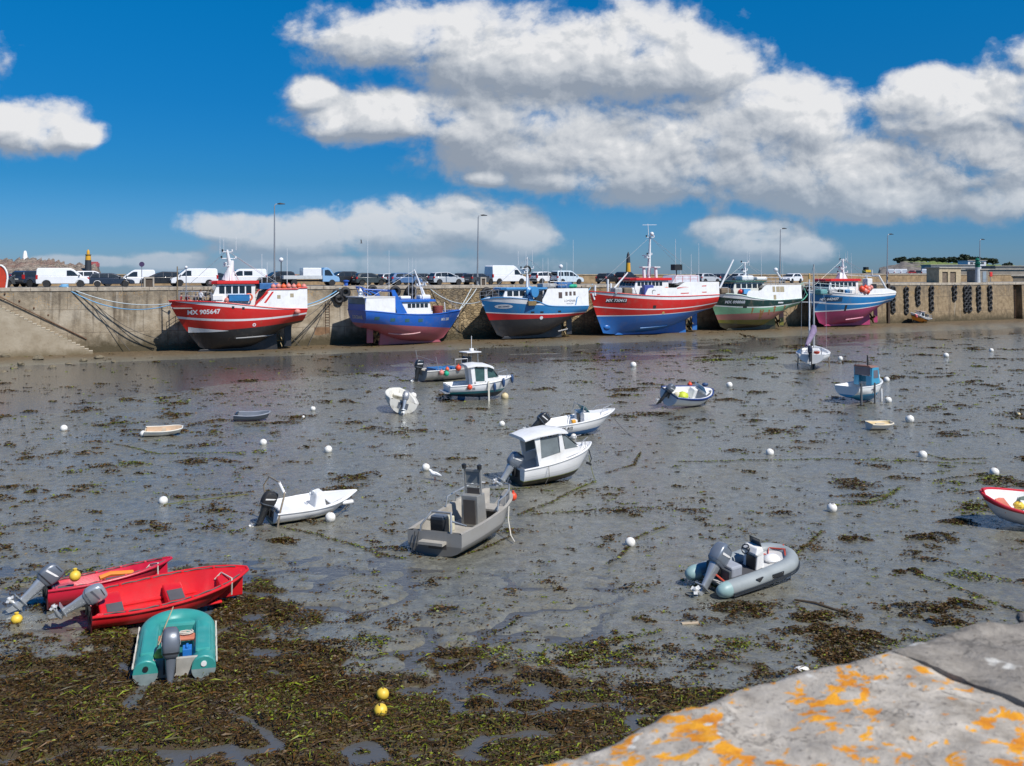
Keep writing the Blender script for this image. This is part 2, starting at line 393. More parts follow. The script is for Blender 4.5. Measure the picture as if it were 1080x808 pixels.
bp = nd(nt, 'ShaderNodeBump', {'Strength': .6, 'Distance': .4, 'Height': noise(nt, oc, .25, 5)}); nt.links.new(bp.outputs[0], bs.inputs['Normal'])
bw = MB(); bw.add([(-6000, -800, -.9), (6000, -800, -.9), (6000, 9000, -.9), (-6000, 9000, -.9)], [(0, 1, 2, 3)])
struct(bw.build('sea', m, smooth=0, fix=False))
# ---- seaweed: thousands of small limp blades lying in clumps
wm, nt, bs, oc = newmat('seaweed')
ca = nd(nt, 'ShaderNodeVertexColor', layer_name='Col').outputs[0]
nt.links.new(mixc(nt, noise(nt, oc, 30, 3), ca, mixc(nt, 1.0, ca, (.6, .55, .5), 'MULTIPLY')), bs.inputs['Base Color'])
bs.inputs['Roughness'].default_value = .5; bs.inputs['Specular IOR Level'].default_value = .3
rs = np.random.RandomState(5)
PAL = np.array([(.055, .027, .006), (.085, .046, .010), (.040, .022, .007), (.105, .068, .014), (.070, .058, .012), (.12, .058, .010), (.12, .15, .012), (.20, .25, .012)])
def blades(cx, cy, cz, ln, wd, green, tilt=.35, flat=False):
 n = len(cx); a = rs.rand(n) * 2 * np.pi; t = (rs.rand(n) - .5) * 2 * tilt
 dx, dy = np.cos(a) * ln * .5, np.sin(a) * ln * .5; dz = np.sin(t) * ln * .5
 wx, wy = -np.sin(a) * wd * .5, np.cos(a) * wd * .5; wz = (rs.rand(n) - .5) * wd * .9
 k1, k2 = .5 + rs.rand(n) * .6, .5 + rs.rand(n) * .6
 mid = rs.rand(n) * ln * .16
 P = np.stack([np.stack([cx - dx, cy - dy, cz - dz], -1), np.stack([cx + wx * k1, cy + wy * k1, cz + wz + mid], -1),
                  np.stack([cx + dx, cy + dy, cz + dz], -1), np.stack([cx - wx * k2, cy - wy * k2, cz - wz + mid], -1)], 1)
 r = rs.rand(n); pi = rs.randint(0, 6, n); g = r < green; pi[g] = 6 + (rs.rand(g.sum()) < .35)
 c = PAL[pi] * (.65 + .6 * rs.rand(n, 1))
 return P.reshape(-1, 3), np.repeat(np.concatenate([c, np.ones((n, 1))], 1), 4, 0)
VV, CC = [], []
def emit(*a, **k):
 v_, c_ = blades(*a, **k); VV.append(v_); CC.append(c_)
N = 520000
y = 9 + (24.5 - 9) * rs.rand(N) ** .8; x = (rs.rand(N) * 1.6 - .95) * y * .95
k = carpet(x, y); hh = ground_h(x, y); f1 = fbm(x * .55, y * .9, 4, 21); f2 = fbm(x * 2.3, y * 2.3, 3, 22)
ok = (k > .2 + .3 * rs.rand(N)) & (hh > WATER_Z - .004 - .01 * rs.rand(N))
x, y, hh, k, f1, f2 = x[ok], y[ok], hh[ok], k[ok], f1[ok], f2[ok]
mound = np.clip((f2 - .35), 0, 1) * .16 + .01
gz = sstep(.47, .62, fbm(x * .7, y * .9, 3, 23))
ln = .03 + .07 * rs.rand(len(x)) ** 1.5; emit(x, y, hh + mound * rs.rand(len(x)), ln, ln * (.25 + .35 * rs.rand(len(x))), .02 + .62 * gz * rs.rand(len(x)), tilt=.2)
q = rs.rand(len(x)) < .05; lq = .14 + .26 * rs.rand(q.sum()); emit(x[q], y[q], hh[q] + mound[q] + .015, lq, .014 + .02 * rs.rand(q.sum()), .12, tilt=.08)
NP = 5200; cand = 0; made = 0
while made < 1250 and cand < 60000:
 cand += 1
 ppy_ = 352 + (735 - 352) * rs.rand() ** 1.15; ppx_ = -60 + 1200 * rs.rand()
 Y = F * HC / (ppy_ - HY); X = (ppx_ - 540) / F * Y
 d_ = wall_dist(X, Y)
 if d_ < .5: continue
 cl = fbm(np.array([X * .09]), np.array([Y * .16]), 3, 31)[0]
 dens = .20 + 1.3 * max(0, cl - .47) * 2
 if ppy_ < 420: dens *= 3.2 if ppx_ > 560 else 1.3
 if ppx_ < 330 and 420 < ppy_ < 500: dens *= 1.8
 if ppx_ > 420 and 460 < ppy_ < 640: dens *= .5
 if d_ < 9: dens *= 2.6 if ppx_ > 300 else 1.6
 if ppy_ > 600 and ppx_ > 700: dens *= 1.6
 if 560 < ppy_ < 700 and ppx_ < 300: dens *= 1.2
 if ppx_ < 330 and ppy_ < 412 and d_ > 3: dens *= .12
 if rs.rand() > dens: continue
 made += 1
 size = (.07 + .42 * rs.rand() ** 3.2) * (1 + Y / 55) * (1.8 if rs.rand() < .04 else 1)
 asp = .35 + .5 * rs.rand(); an = (rs.rand() - .5) * 1.2
 area = math.pi * size * size * asp; bl = min(.035 + Y * .0017, .2)
 n = int(min(1100, max(7, area / (bl * bl * .4) * 1.25)))
 rr = np.sqrt(rs.rand(n)) * (1 + .5 * (rs.rand(n) - .5)); th = rs.rand(n) * 2 * np.pi
 lx, ly = rr * np.cos(th) * size, rr * np.sin(th) * size * asp
 ph = rs.rand(4) * 6.28; wob = 1 + .42 * np.sin(2 * th + ph[0]) * .8 + .34 * np.sin(3 * th + ph[1]) + .22 * np.sin(5 * th + ph[2]); lx, ly = lx * wob, ly * wob
 xx = X + lx * math.cos(an) - ly * math.sin(an); yy_ = Y + lx * math.sin(an) + ly * math.cos(an)
 hz = ground_h(xx, yy_); keepm = (wall_dist(xx, yy_) > .2) & (fbm(xx * (2.2 / size ** .6), yy_ * (3.2 / size ** .6), 2, 36) > .41)
 top = min(.10, size * .17) * (1 - np.clip(rr, 0, 1) ** 2)
 L_ = bl * (.7 + .8 * rs.rand(n))
 gr_ = .6 if rs.rand() < .10 else .05
 zz = np.maximum(hz, WATER_Z) + .008 + top * (.35 + .65 * rs.rand(n))
 emit(xx[keepm], yy_[keepm], zz[keepm], L_[keepm], (L_ * (.3 + .3 * rs.rand(n)))[keepm], gr_, tilt=.22)
ns_ = 9000; ppy = 350 + 400 * rs.rand(ns_) ** 1.3; ppx = -80 + 1240 * rs.rand(ns_)
Y = F * HC / (ppy - HY); X = (ppx - 540) / F * Y
dn = .25 + 1.6 * np.clip(fbm(X * .12, Y * .2, 3, 33) - .42, 0, 1) * 2; oks = (rs.rand(ns_) < dn) & (wall_dist(X, Y) > .5)
X, Y = X[oks], Y[oks]; nb = rs.randint(3, 14, len(X)); Xr, Yr = np.repeat(X, nb), np.repeat(Y, nb); sz = np.repeat((.03 + .10 * rs.rand(len(X)) ** 2) * (1 + Y / 45), nb); gg = np.repeat(np.where(rs.rand(len(X)) < .16, .85, .03), nb)
xx = Xr + rs.randn(len(Xr)) * sz; yy_ = Yr + rs.randn(len(Xr)) * sz * .5; L_ = np.minimum(.035 + Yr * .0017, .2) * (.6 + .8 * rs.rand(len(Xr)))
emit(xx, yy_, np.maximum(ground_h(xx, yy_), WATER_Z) + .006 + .02 * rs.rand(len(Xr)), L_, L_ * (.3 + .25 * rs.rand(len(Xr))), gg, tilt=.15)
for (hx, hy, sz, asp, hgt) in [(786, 646, .75, .45, .22), (962, 646, .62, .4, .16), (990, 658, .5, .4, .14), (1015, 640, .4, .5, .12), (890, 690, .35, 1.6, .12), (915, 676, .45, .5, .14), (300, 572, .42, .45, .10), (900, 570, .45, .4, .10), (985, 568, .7, .4, .14), (1010, 552, .5, .4, .1), (635, 671, .28, .5, .1), (860, 655, .5, .5, .12), (875,672,.5,.8,.12), (40, 520, .4, .4, .12), (180, 678, .5, .5, .14), (245, 640, .6, .6, .16), (300, 655, .9, .6, .15), (120, 690, .9, .5, .14), (960, 605, .35, .4, .08), (525, 540, .3, .4, .06), (330, 720, .6, .6, .12)]:
 c_ = gp(hx, hy); n = int(2600 * sz)
 rr = np.sqrt(rs.rand(n)) * (1 + .45 * (rs.rand(n) - .5)); th = rs.rand(n) * 2 * np.pi; wob = 1 + .35 * np.sin(th * 3 + hx) + .2 * np.sin(th * 5 + hy)
 xx = c_.x + rr * np.cos(th) * sz * wob; yy_ = c_.y + rr * np.sin(th) * sz * asp * 1.5 * wob
 L_ = .04 + .08 * rs.rand(n)
 kp = fbm(xx * 3, yy_ * 3.6, 3, 37) > .40; xx, yy_, rr, L_ = xx[kp], yy_[kp], rr[kp], L_[kp]; n = len(xx)
 emit(xx, yy_, ground_h(xx, yy_) + hgt * np.clip(1 - rr * rr, 0, 1) * (.3 + .7 * rs.rand(n)) + .01, L_, L_ * .35, .06)
CHAINS = [[(560, 545), (612, 541), (652, 538), (702, 538)], [(713, 489), (790, 487), (880, 486), (960, 488), (1040, 490)], [(880, 535), (908, 534), (930, 529), (952, 514)],
          [(668, 571), (686, 563), (704, 556)], [(664, 577), (652, 590), (640, 594)], [(836, 588), (850, 577), (868, 562)], [(884, 702), (872, 680), (852, 650), (838, 636)],
          [(700, 668), (660, 676), (620, 684), (572, 684)], [(966, 606), (1000, 618), (1040, 634), (1078, 648)], [(176, 527), (205, 525), (245, 522), (262, 520)], [(300, 558), (340, 566), (385, 580), (430, 590)],
          [(480, 589), (510, 580), (540, 566)], [(545, 545), (580, 532), (628, 508)], [(640, 500), (668, 492), (676, 478)], [(500, 678), (520, 668), (545, 656)], [(560, 678), (520, 690), (470, 686)], [(120, 470), (170, 480), (260, 478)], [(460, 560), (500, 520), (560, 516)], [(975, 480), (1000, 486), (1040, 484)], [(1040, 500), (1010, 505), (985, 508)]]
for chn in CHAINS:
 pts = [gp(*p) for p in chn]
 for a_, b_ in zip(pts[:-1], pts[1:]):
  ln_ = (b_ - a_).length; n = int(ln_ * 80)
  t_ = rs.rand(n); sc_ = .015 + .06 * (fbm(t_ * ln_ * .8 + chn[0][0], t_ * 0 + chn[0][1], 2, 3))
  wv = np.sin(t_ * ln_ * 1.3 + chn[0][0]) * .07
  xx = a_.x + (b_.x - a_.x) * t_ + rs.randn(n) * sc_ + wv * .3; yy_ = a_.y + (b_.y - a_.y) * t_ + rs.randn(n) * sc_ + wv
  L_ = .05 + .09 * rs.rand(n)
  emit(xx, yy_, ground_h(xx, yy_) + .015 + .025 * rs.rand(n), L_, L_ * .3, .25 + .5 * (np.sin(t_ * ln_ * .9 + chn[0][1]) > 0), tilt=.2)
V = np.concatenate(VV); Cc = np.concatenate(CC); nf = len(V) // 4
sw = npmesh('seaweed', V, np.arange(nf * 4).reshape(-1, 4), [wm], Cc); struct(sw, 'stuff')
sw['label'] = 'brown and green seaweed lying in mats over the mud'
for p_ in (sw,): p_.data.polygons.foreach_set('use_smooth', [False] * nf)
print('seaweed faces', nf)
# ---------------------------------------------------------------- the quay
def stone_wall_mat():
 m, nt, bs, oc = newmat('quay_masonry')
 sx = nd(nt, 'ShaderNodeSeparateXYZ', {0: oc}); s, z = sx.outputs[0], sx.outputs[2]
 n1 = noise(nt, oc, .35, 6, .6); n2 = noise(nt, oc, 1.6, 8, .68); n3 = noise(nt, oc, 7, 5, .7)
 stv = noise(nt, scaled(nt, oc, (1.1, 1, .10)), 1.2, 6, .6)
 wob = mth(nt, 'MULTIPLY', mth(nt, 'SUBTRACT', n1, .5), 5)
 ss = mth(nt, 'ADD', s, wob)
 conc = mixc(nt, ramp(nt, n2, [(.3, 0.), (.7, 1.)]), (.19, .15, .10), (.37, .305, .215))
 conc = mixc(nt, ramp(nt, n1, [(.48, 0.), (.62, .8)]), conc, (.42, .365, .28))
 beige = mixc(nt, ramp(nt, n2, [(.3, 0.), (.72, 1.)]), (.17, .118, .062), (.37, .275, .165))
 vo = nd(nt, 'ShaderNodeTexVoronoi', {'Vector': scaled(nt, oc, (1, 1, 1.5)), 'Scale': 2.0, 'Randomness': .85})
 vd = nd(nt, 'ShaderNodeTexVoronoi', {'Vector': scaled(nt, oc, (1, 1, 1.5)), 'Scale': 2.0, 'Randomness': .85}, feature='DISTANCE_TO_EDGE')
 joint = ramp(nt, vd.outputs[0], [(.03, 1.), (.10, 0.)])
 vcol = nd(nt, 'ShaderNodeSeparateColor', {0: vo.outputs['Color']}).outputs[0]
 rub = mixc(nt, vcol, (.19, .135, .066), (.40, .30, .165)); rub = mixc(nt, mth(nt, 'MULTIPLY', joint, .65), rub, (.12, .09, .055))
 rub = mixc(nt, ramp(nt, n2, [(.5, 0.), (.7, .6)]), rub, (.15, .11, .06))
 f_r = mth(nt, 'MULTIPLY', ramp(nt, mth(nt, 'MULTIPLY_ADD', ss, .01, .5), [(.372, 0.), (.382, 1.)]), ramp(nt, mth(nt, 'MULTIPLY_ADD', ss, .01, .5), [(.618, 1.), (.632, 0.)]))
 f_b = ramp(nt, mth(nt, 'MULTIPLY_ADD', ss, .01, .5), [(.60, 0.), (.63, 1.)])
 c = mixc(nt, f_b, conc, beige); c = mixc(nt, f_r, c, rub)
 br = nd(nt, 'ShaderNodeTexBrick', {'Vector': nd(nt, 'ShaderNodeCombineXYZ', {0: s, 1: z, 2: 0.0}).outputs[0], 'Color1': (0, 0, 0, 1), 'Color2': (0, 0, 0, 1), 'Mortar': (1, 1, 1, 1), 'Scale': 1.0, 'Mortar Size': .04, 'Brick Width': 4.6, 'Row Height': 2.3, 'Mortar Smooth': .3})
 c = mixc(nt, mth(nt, 'MULTIPLY', nd(nt, 'ShaderNodeSeparateColor', {0: br.outputs[0]}).outputs[0], mth(nt, 'MULTIPLY', mth(nt, 'SUBTRACT', 1.0, f_r), .6)), c, (.11, .085, .06))
 zt = mth(nt, 'ADD', z, mth(nt, 'MULTIPLY', mth(nt, 'SUBTRACT', stv, .5), 7))
 f = mth(nt, 'MULTIPLY', ramp(nt, mth(nt, 'DIVIDE', zt, 8), [(.52, 0.), (.78, 1.)]), ramp(nt, n2, [(.35, .75), (.65, .25)]))
 c = mixc(nt, f, c, (.13, .108, .082))
 f = ramp(nt, stv, [(.55, 0.), (.68, .7)]); c = mixc(nt, f, c, (.085, .062, .04))
 f = ramp(nt, noise(nt, scaled(nt, oc, (1.3, 1, .12)), 1.0, 5, .6, .1), [(.62, 0.), (.72, .55)]); c = mixc(nt, f, c, (.50, .45, .37))
 zt2 = mth(nt, 'ADD', z, mth(nt, 'MULTIPLY', mth(nt, 'SUBTRACT', n2, .5), 1.6))
 f = ramp(nt, mth(nt, 'DIVIDE', zt2, 4), [(.22, .95), (.56, 0.)]); c = mixc(nt, f, c, (.062, .048, .022))
 lich = mth(nt, 'MULTIPLY', ramp(nt, n3, [(.5, 0.), (.62, .8)]), mth(nt, 'MULTIPLY', ramp(nt, mth(nt, 'DIVIDE', z, 8), [(.55, 0.), (.72, 1.)]), ramp(nt, n1, [(.5, 0.), (.6, 1.)])))
 c = mixc(nt, lich, c, (.48, .26, .05))
 nt.links.new(c, bs.inputs['Base Color']); bs.inputs['Roughness'].default_value = .88
 hgt = mth(nt, 'ADD', mth(nt, 'MULTIPLY', n2, .6), mth(nt, 'ADD', mth(nt, 'MULTIPLY', n3, .25), mth(nt, 'MULTIPLY', mth(nt, 'MULTIPLY', joint, f_r), -.6)))
 bp = nd(nt, 'ShaderNodeBump', {'Strength': .9, 'Distance': .12, 'Height': hgt}); nt.links.new(bp.outputs[0], bs.inputs['Normal'])
 return m
WALLM = stone_wall_mat()
COPE = mat('coping_stone', (.40, .345, .27), .85, 0, .25, 1.4, .5, 9, dirt=((.20, .15, .10), .7))
CONC = mat('concrete', (.36, .33, .28), .85, 0, .15, 2, .4, 14, dirt=((.2, .17, .13), .5))
STEEL = mat('galvanised_steel', (.42, .43, .44), .45, .6, .15, 3)
DARKM = mat('dark_metal', (.03, .032, .034), .5, .4, .2, 4)
RUSTM = mat('rusty_steel', (.13, .07, .04), .75, .2, .3, 4)
RUB = mat('black_rubber', (.018, .018, .019), .62, 0, .3, 6, .3, 30)
qt = thing('quay_wall', 'long brown stone and concrete quay wall behind the moored fishing boats', 'quay', QO, QANG)
cols = [(-120.0, 0)]
s_ = -119.4
NI = (91.4, 93.6)
while s_ < 150:
 if not (NI[0] - .2 < s_ < NI[1] + .2): cols.append((s_, 0))
 elif not any(c[1] for c in cols): cols += [(NI[0], 0), (NI[0], 1.3), (NI[1], 1.3), (NI[1], 0)]
 s_ += .45
zs_ = np.linspace(-1.0, DECK - .32, 22)
rings = []
for (sv, ins) in cols:
 rub = 1.0 if -13 < sv < 12.5 else .45
 rings.append([(sv, ins + rub * ((fbm(np.array([sv * .8]), np.array([z_ * .8]), 3, 40)[0] - .5) * .20) - .05 * (DECK - z_) * .6, z_) for z_ in zs_])
b = MB(); b.loft(rings, close=False, caps=False); b.build('masonry', WALLM, qt, smooth=60)
b = MB()
sv = -120.0
while sv < 150:
 w_ = 1.3 + random.random() * 1.5
 b.box((sv + w_/2, .42, DECK - .16), (w_ - .025, 1.0 + random.random() * .05, .34 + random.random() * .03)); sv += w_
b.build('coping', COPE, qt, smooth=0, bevel=.03)
b = MB(); b.box((-119.9, 8, 2.9), (.3, 16, 7.4)); b.build('end_wall', WALLM, qt, smooth=0)
for px_, w_, zt_, zb_ in ((935.5, .42, DECK - .05, .3),):
 b = MB(); b.box((sq(px_), -.26, (zt_ + zb_)/2), (w_, .34, zt_ - zb_)); b.build('timber_pile', mat('tarred_timber', (.055, .035, .022), .8, 0, .3, 3), qt, smooth=0, bevel=.04)
for px_, zt_, zb_ in ((384.5, DECK, 2.2), (1017, 6.2, 5.9), (527, 6.5, 4.0), (300, 6.3, 5.8), (345, 5.0, .5)):
 s0 = sq(px_); b = MB()
 for dx_ in (-.22, .22): b.tube([(s0 + dx_, -.16, zb_), (s0 + dx_, -.16, zt_)], .03, 6)
 z_ = zb_ + .15
 while z_ < zt_: b.tube([(s0 - .22, -.16, z_), (s0 + .22, -.16, z_)], .02, 5); z_ += .3
 b.build('ladder', RUSTM, qt)
s0 = sq(339.5); b = MB(); b.box((s0, -.12, 1.3), (1.7, .1, 1.9)); b.build('rusty_panel', mat('rusty_brown_panel', (.20, .115, .06), .85, 0, .3, 2, .3, 8), qt, smooth=0)
s0 = (NI[0] + NI[1]) / 2; b = MB()
for dx_ in (-.3, .3): b.tube([(s0 + dx_, .5, .3), (s0 + dx_, .5, DECK - .4)], .035, 6)
for k in range(20): b.tube([(s0 - .3, .5, .5 + k*.29), (s0 + .3, .5, .5 + k*.29)], .025, 5)
b.build('ladder', RUSTM, qt)
m, nt, bs, oc = newmat('deck_asphalt')
n1 = noise(nt, oc, .5, 6, .6)
nt.links.new(mixc(nt, n1, (.13, .125, .115), (.24, .225, .20)), bs.inputs['Base Color']); bs.inputs['Roughness'].default_value = .9
b = MB(); b.add([(-120, .9, DECK - .004), (150, .9, DECK - .004), (150, 16, DECK - .004), (-120, 16, DECK - .004)], [(0, 1, 2, 3)])
dk = b.build('quay_road', m, smooth=0, loc=QO, rot=(0, 0, QANG), fix=False); struct(dk)
PARM = mat('parapet_stone', (.30, .21, .115), .9, 0, .3, 1.2, .7, 6, dirt=((.15, .10, .055), .7), streak=.35)
pt_ = thing('sea_wall', 'low golden brown sea wall running behind the parked vehicles', 'wall', QO, QANG)
b = MB(); b.box((15, 14.8, DECK + .3), (270, .9, 1.85)); b.build('wall_face', PARM, pt_, smooth=0)
b = MB(); sv = -120
while sv < 150: b.box((sv + 1.5, 14.8, DECK + 1.29), (2.97, 1.05, .13)); sv += 3
b.build('coping', mat('pale_coping', (.33, .27, .19), .85, 0, .25, 1.5, .4, 8), pt_, smooth=0, bevel=.02)
p2 = thing('upper_sea_wall', 'taller brown sea wall stretch with grey cap right of the white hatchback', 'wall', QO, QANG)
sa, sb = sq(840, 18), sq(985, 18)
b = MB(); b.box(((sa+sb)/2, 18.4, DECK - .2), (sb - sa, 1.2, 3.0)); b.build('wall_face', PARM, p2, smooth=0)
b = MB(); b.box(((sa+sb)/2, 18.4, DECK + 1.42), (sb - sa + .2, 1.5, .24)); b.build('coping', mat('grey_coping', (.25, .22, .19), .85, 0, .25, 1.5, .4, 8), p2, smooth=0, bevel=.03)
# ---- stairs going down to the mud at the left
SO = 1.7
st = thing('stone_stairs', 'worn stone staircase descending along the quay wall to the mud at far left', 'stairs', QO, QANG)
s_bot, s_top = sq(98, -SO), sq(98, -SO) - 11.2
ns = 30; poly = [(s_bot + .9, -.8)]
for k in range(ns):
 a_ = s_bot + (s_top - s_bot) * k / ns; bq = s_bot + (s_top - s_bot) * (k + 1) / ns
 zk = .35 + (DECK - .35) * (k + 1) / ns
 poly += [(a_, zk - (DECK - .35) / ns), (a_, zk)]
poly += [(s_top, DECK), (-120, DECK), (-120, -.8)]
b = MB(); b.prism(poly, -SO, -.03)
stm, nt, bs, oc = newmat('stair_stone')
sx = nd(nt, 'ShaderNodeSeparateXYZ', {0: oc}); n1 = noise(nt, oc, .6, 7, .65); n2 = noise(nt, oc, 4, 5, .7)
c = mixc(nt, ramp(nt, n1, [(.35, 0.), (.65, 1.)]), (.29, .235, .16), (.40, .34, .25))
c = mixc(nt, ramp(nt, n2, [(.58, 0.), (.7, .6)]), c, (.2, .155, .1))
zz = mth(nt, 'ADD', sx.outputs[2], mth(nt, 'MULTIPLY', mth(nt, 'SUBTRACT', n1, .5), 1.5))
c = mixc(nt, ramp(nt, mth(nt, 'DIVIDE', zz, 4), [(.05, .8), (.25, 0.)]), c, (.13, .10, .05))
c = mixc(nt, mth(nt, 'MULTIPLY', ramp(nt, n2, [(.5, 0.), (.6, .7)]), ramp(nt, mth(nt, 'DIVIDE', sx.outputs[2], 6), [(.45, 1.), (.6, 0.)])), c, (.20, .20, .04)) if False else c
nt.links.new(c, bs.inputs['Base Color']); bs.inputs['Roughness'].default_value = .9
bp = nd(nt, 'ShaderNodeBump', {'Strength': .6, 'Distance': .05, 'Height': n2}); nt.links.new(bp.outputs[0], bs.inputs['Normal'])
b.build('steps', stm, st, smooth=0, bevel=.02)
b = MB()
for k in range(ns):     # green-topped nosing stones along the outer edge
 a_ = s_bot + (s_top - s_bot) * (k + .5) / ns; zk = .35 + (DECK - .35) * (k + 1) / ns
 b.box((a_, -SO + .16, zk + .04), (.34, .36, .09))
b.build('edge_stones', mat('pale_edge_stone', (.45, .39, .30), .85, 0, .2, 2, .4, 10, dirt=((.16, .17, .04), .6)), st, smooth=0, bevel=.02)
b = MB(); pr = [(s_bot + (s_top - s_bot) * t_, -.22, .35 + (DECK - .35) * t_ + 1.0) for t_ in np.linspace(.05, 1.08, 14)]
pr = [p for p in pr]; b.tube(pr, .06, 6)
for p in pr[::2]: b.tube([(p[0], p[1], p[2]), (p[0], -.02, p[2] - .1)], .03, 5)
b.build('handrail', RUSTM, st)
for k in range(6):
 t_ = .35 + k * .11; b = MB(); b.ball((s_bot + (s_top - s_bot) * t_, -.06, .35 + (DECK - .35) * t_ + 1.5), (.09, .1, .12), 8); b.build('wall_iron', RUSTM, st)
# ---- rocks fallen at the stair foot
rk = mat('weedy_rock', (.17, .14, .09), .85, 0, .35, 3, .8, 8, dirt=((.06, .045, .02), .8))
for i, (px_, py_, r_) in enumerate([(6, 379, .5), (22, 384, .4), (40, 381, .55), (15, 387, .35), (55, 386, .4), (72, 383, .3), (30, 390, .3), (88, 381, .35), (104, 379, .45), (120, 381, .3), (3, 391, .35)]):
 p = gp(px_, py_, .1); b = MB(); b.ball((0, 0, 0), (r_, r_ * .8, r_ * .45), 10)
 b.v = [tuple(Vector(v) * (1 + .35 * (random.random() - .5))) for v in b.v]
 o = b.build('weedy_rock', rk, None, smooth=0, loc=(p.x, p.y, float(ground_h(p.x, p.y)) + .1), rot=(0, 0, random.random() * 6))
 tag(o, ('weedy brown boulder near the foot of the harbour stairs' if r_ >= .4 else 'small weedy brown stone on the bank below the stairs'), 'rock', 'loose rocks at the foot of the stairs' if r_ >= .4 else 'small stones on the bank below the stairs')
# ---- street lamps
LP = mat('lamp_pole_grey', (.30, .31, .32), .45, .4, .1, 3)
def lamp(px_, ytop, w_, label, lean=0.0):
 s0 = sq(px_, w_); base = ql(s0, -w_, DECK); H = HC - (ytop - HY) / F * base.y - DECK
 t = thing('street_lamp', label, 'street lamp', base, QANG, 'tall lamps along the quay', pitch=lean)
 b = MB(); b.tube([(0, 0, 0), (0, 0, 1.2)], [.13, .12], 10); b.tube([(0, 0, 1.2), (0, 0, H - .25), (.10, 0, H - .05), (.45, 0, H)], [.10, .055, .05, .045], 10); b.build('pole', LP, t)
 b = MB(); b.box((.0, -.1, .75), (.14, .06, .5)); b.build('access_door', DARKM, t, smooth=0)
 b = MB(); b.loft([[(.3, -.08, H - .04), (.3, .08, H - .04), (.3, .08, H + .06), (.3, -.08, H + .06)], [(.6, -.18, H - .06), (.6, .18, H - .06), (.6, .14, H + .13), (.6, -.14, H + .13)], [(1.15, -.10, H - .02), (1.15, .10, H - .02), (1.15, .08, H + .05), (1.15, -.08, H + .05)]]); b.build('lamp_head', DARKM, t, smooth=0, bevel=.02)
 return t
lamp(289.5, 215, 1.2, 'tall grey street lamp standing above the shelter deck of the red 905647 boat')
lamp(503.5, 227, 1.2, 'tall grey street lamp beside the small concrete cabinet and big white van', R(.8))
lamp(822.5, 241, 4, 'tall grey street lamp behind the dark green fishing boat', R(.8))
lamp(935.5, 247, 1.0, 'tall thin street lamp just right of the blue and pink boat', R(1.2))
lamp(1033, 252.5, 5, 'tall thin street lamp behind the green harbour light', R(1.0))
b = MB()
# ---- cabinets, signs and clutter on the quay
def on_quay(px_, w_): return ql(sq(px_, w_), -w_, DECK)
def cabinet(px_, w_, label, wd_, h_):
 t = thing('concrete_cabinet', label, 'cabinet', on_quay(px_, w_), QANG, 'concrete cabinets at the quay edge')
 b = MB(); b.box((-wd_/2 + .08, 0, h_/2), (.16, .8, h_)); b.box((wd_/2 - .08, 0, h_/2), (.16, .8, h_)); b.box((0, 0, h_ - .09), (wd_ - .32 - .004, .8, .18)); b.box((0, .34, h_/2 - .09), (wd_ - .32 - .004, .1, h_ - .184)); b.build('casing', CONC, t, smooth=0, bevel=.02)
 b = MB(); b.box((0, -.05, h_/2 - .12), (wd_ - .34, .5, h_ - .26)); b.build('door', mat('dark_door', (.07, .05, .035), .7, 0, .3), t, smooth=0)
 return t
cabinet(157, 1.6, 'squat concrete cabinet with dark opening beside the round sign post', 1.0, 1.05)
cabinet(508.5, 1.6, 'squat concrete cabinet with dark door at the foot of a street lamp', .75, .98)
t = thing('sign_post', 'thin post carrying a dark round sign beside the concrete cabinet', 'sign', on_quay(149.5, 1.8), QANG)
b = MB(); b.tube([(0, 0, 0), (0, 0, 2.35)], .04, 8); b.build('post', STEEL, t)
b = MB(); b.lathe([(.0, -.02), (.26, -.02), (.26, .02), (0, .02)], 20, (0, -.06, 2.35), Euler((R(90), 0, 0)).to_matrix()); b.build('sign_disc', mat('sign_face', (.05, .03, .09), .5), t)
for px_, y_, c_, lb in ((937, 300, None, 'small post with a round no-entry disc at the foot of a street lamp'),):
 t = thing('sign_post', lb, 'sign', on_quay(px_ - 1.5, 1.5), QANG)
 b = MB(); b.tube([(0, 0, 0), (0, 0, 1.6)], .04, 8); b.build('post', STEEL, t)
 b = MB(); b.lathe([(.0, -.02), (.28, -.02), (.28, .02), (0, .02)], 20, (0, -.06, 1.55), Euler((R(90), 0, 0)).to_matrix()); b.build('sign_disc', mat('no_entry', (.12, .02, .02), .5), t)
t = thing('upright_dinghy', 'red dinghy hull with white rim propped on end at the left picture edge', 'dinghy', on_quay(-1.0, 1.5) + Vector((0, 0, .02)), QANG - R(12))
rings = []; rim = []
for k in range(13):
 z_ = 2.15 * k / 12; w_ = .75 * (1 - (max(0, z_ - .9) / 1.3) ** 2.2) ** .5 if z_ > .9 else .75 - .12 * (1 - z_/.9)
 rings.append([(w_ * math.cos(a_), .5 * (1 if k < 12 else .5) * math.sin(a_), z_) for a_ in np.linspace(0, math.pi, 9)]); rim.append((w_, z_))
b = MB(); b.loft(rings, close=False, caps=False); b.add([(w_, 0, z_) for w_, z_ in rim] + [(-w_, 0, z_) for w_, z_ in reversed(rim)], [tuple(range(26))])
b.build('hull', mat('orange_red_plastic', (.50, .05, .02), .4), t)
b = MB(); b.tube([(w_ , -.02, z_) for w_, z_ in rim] + [(-w_, -.02, z_) for w_, z_ in reversed(rim)], .085, 8); b.build('rim', mat('white_plastic', (.78, .78, .76), .4), t)
KS = mat('kiosk_stone', (.42, .34, .22), .85, 0, .2, 2, .5, 6, dirt=((.28, .21, .13), .6))
def kiosk_px(px0, px1, w_):
 s0, s1 = sq(px0, w_), sq(px1, w_); return s0, s1
s0, s1 = kiosk_px(990.5, 1013.5, 3.0); W_ = s1 - s0; Hk = 2.35
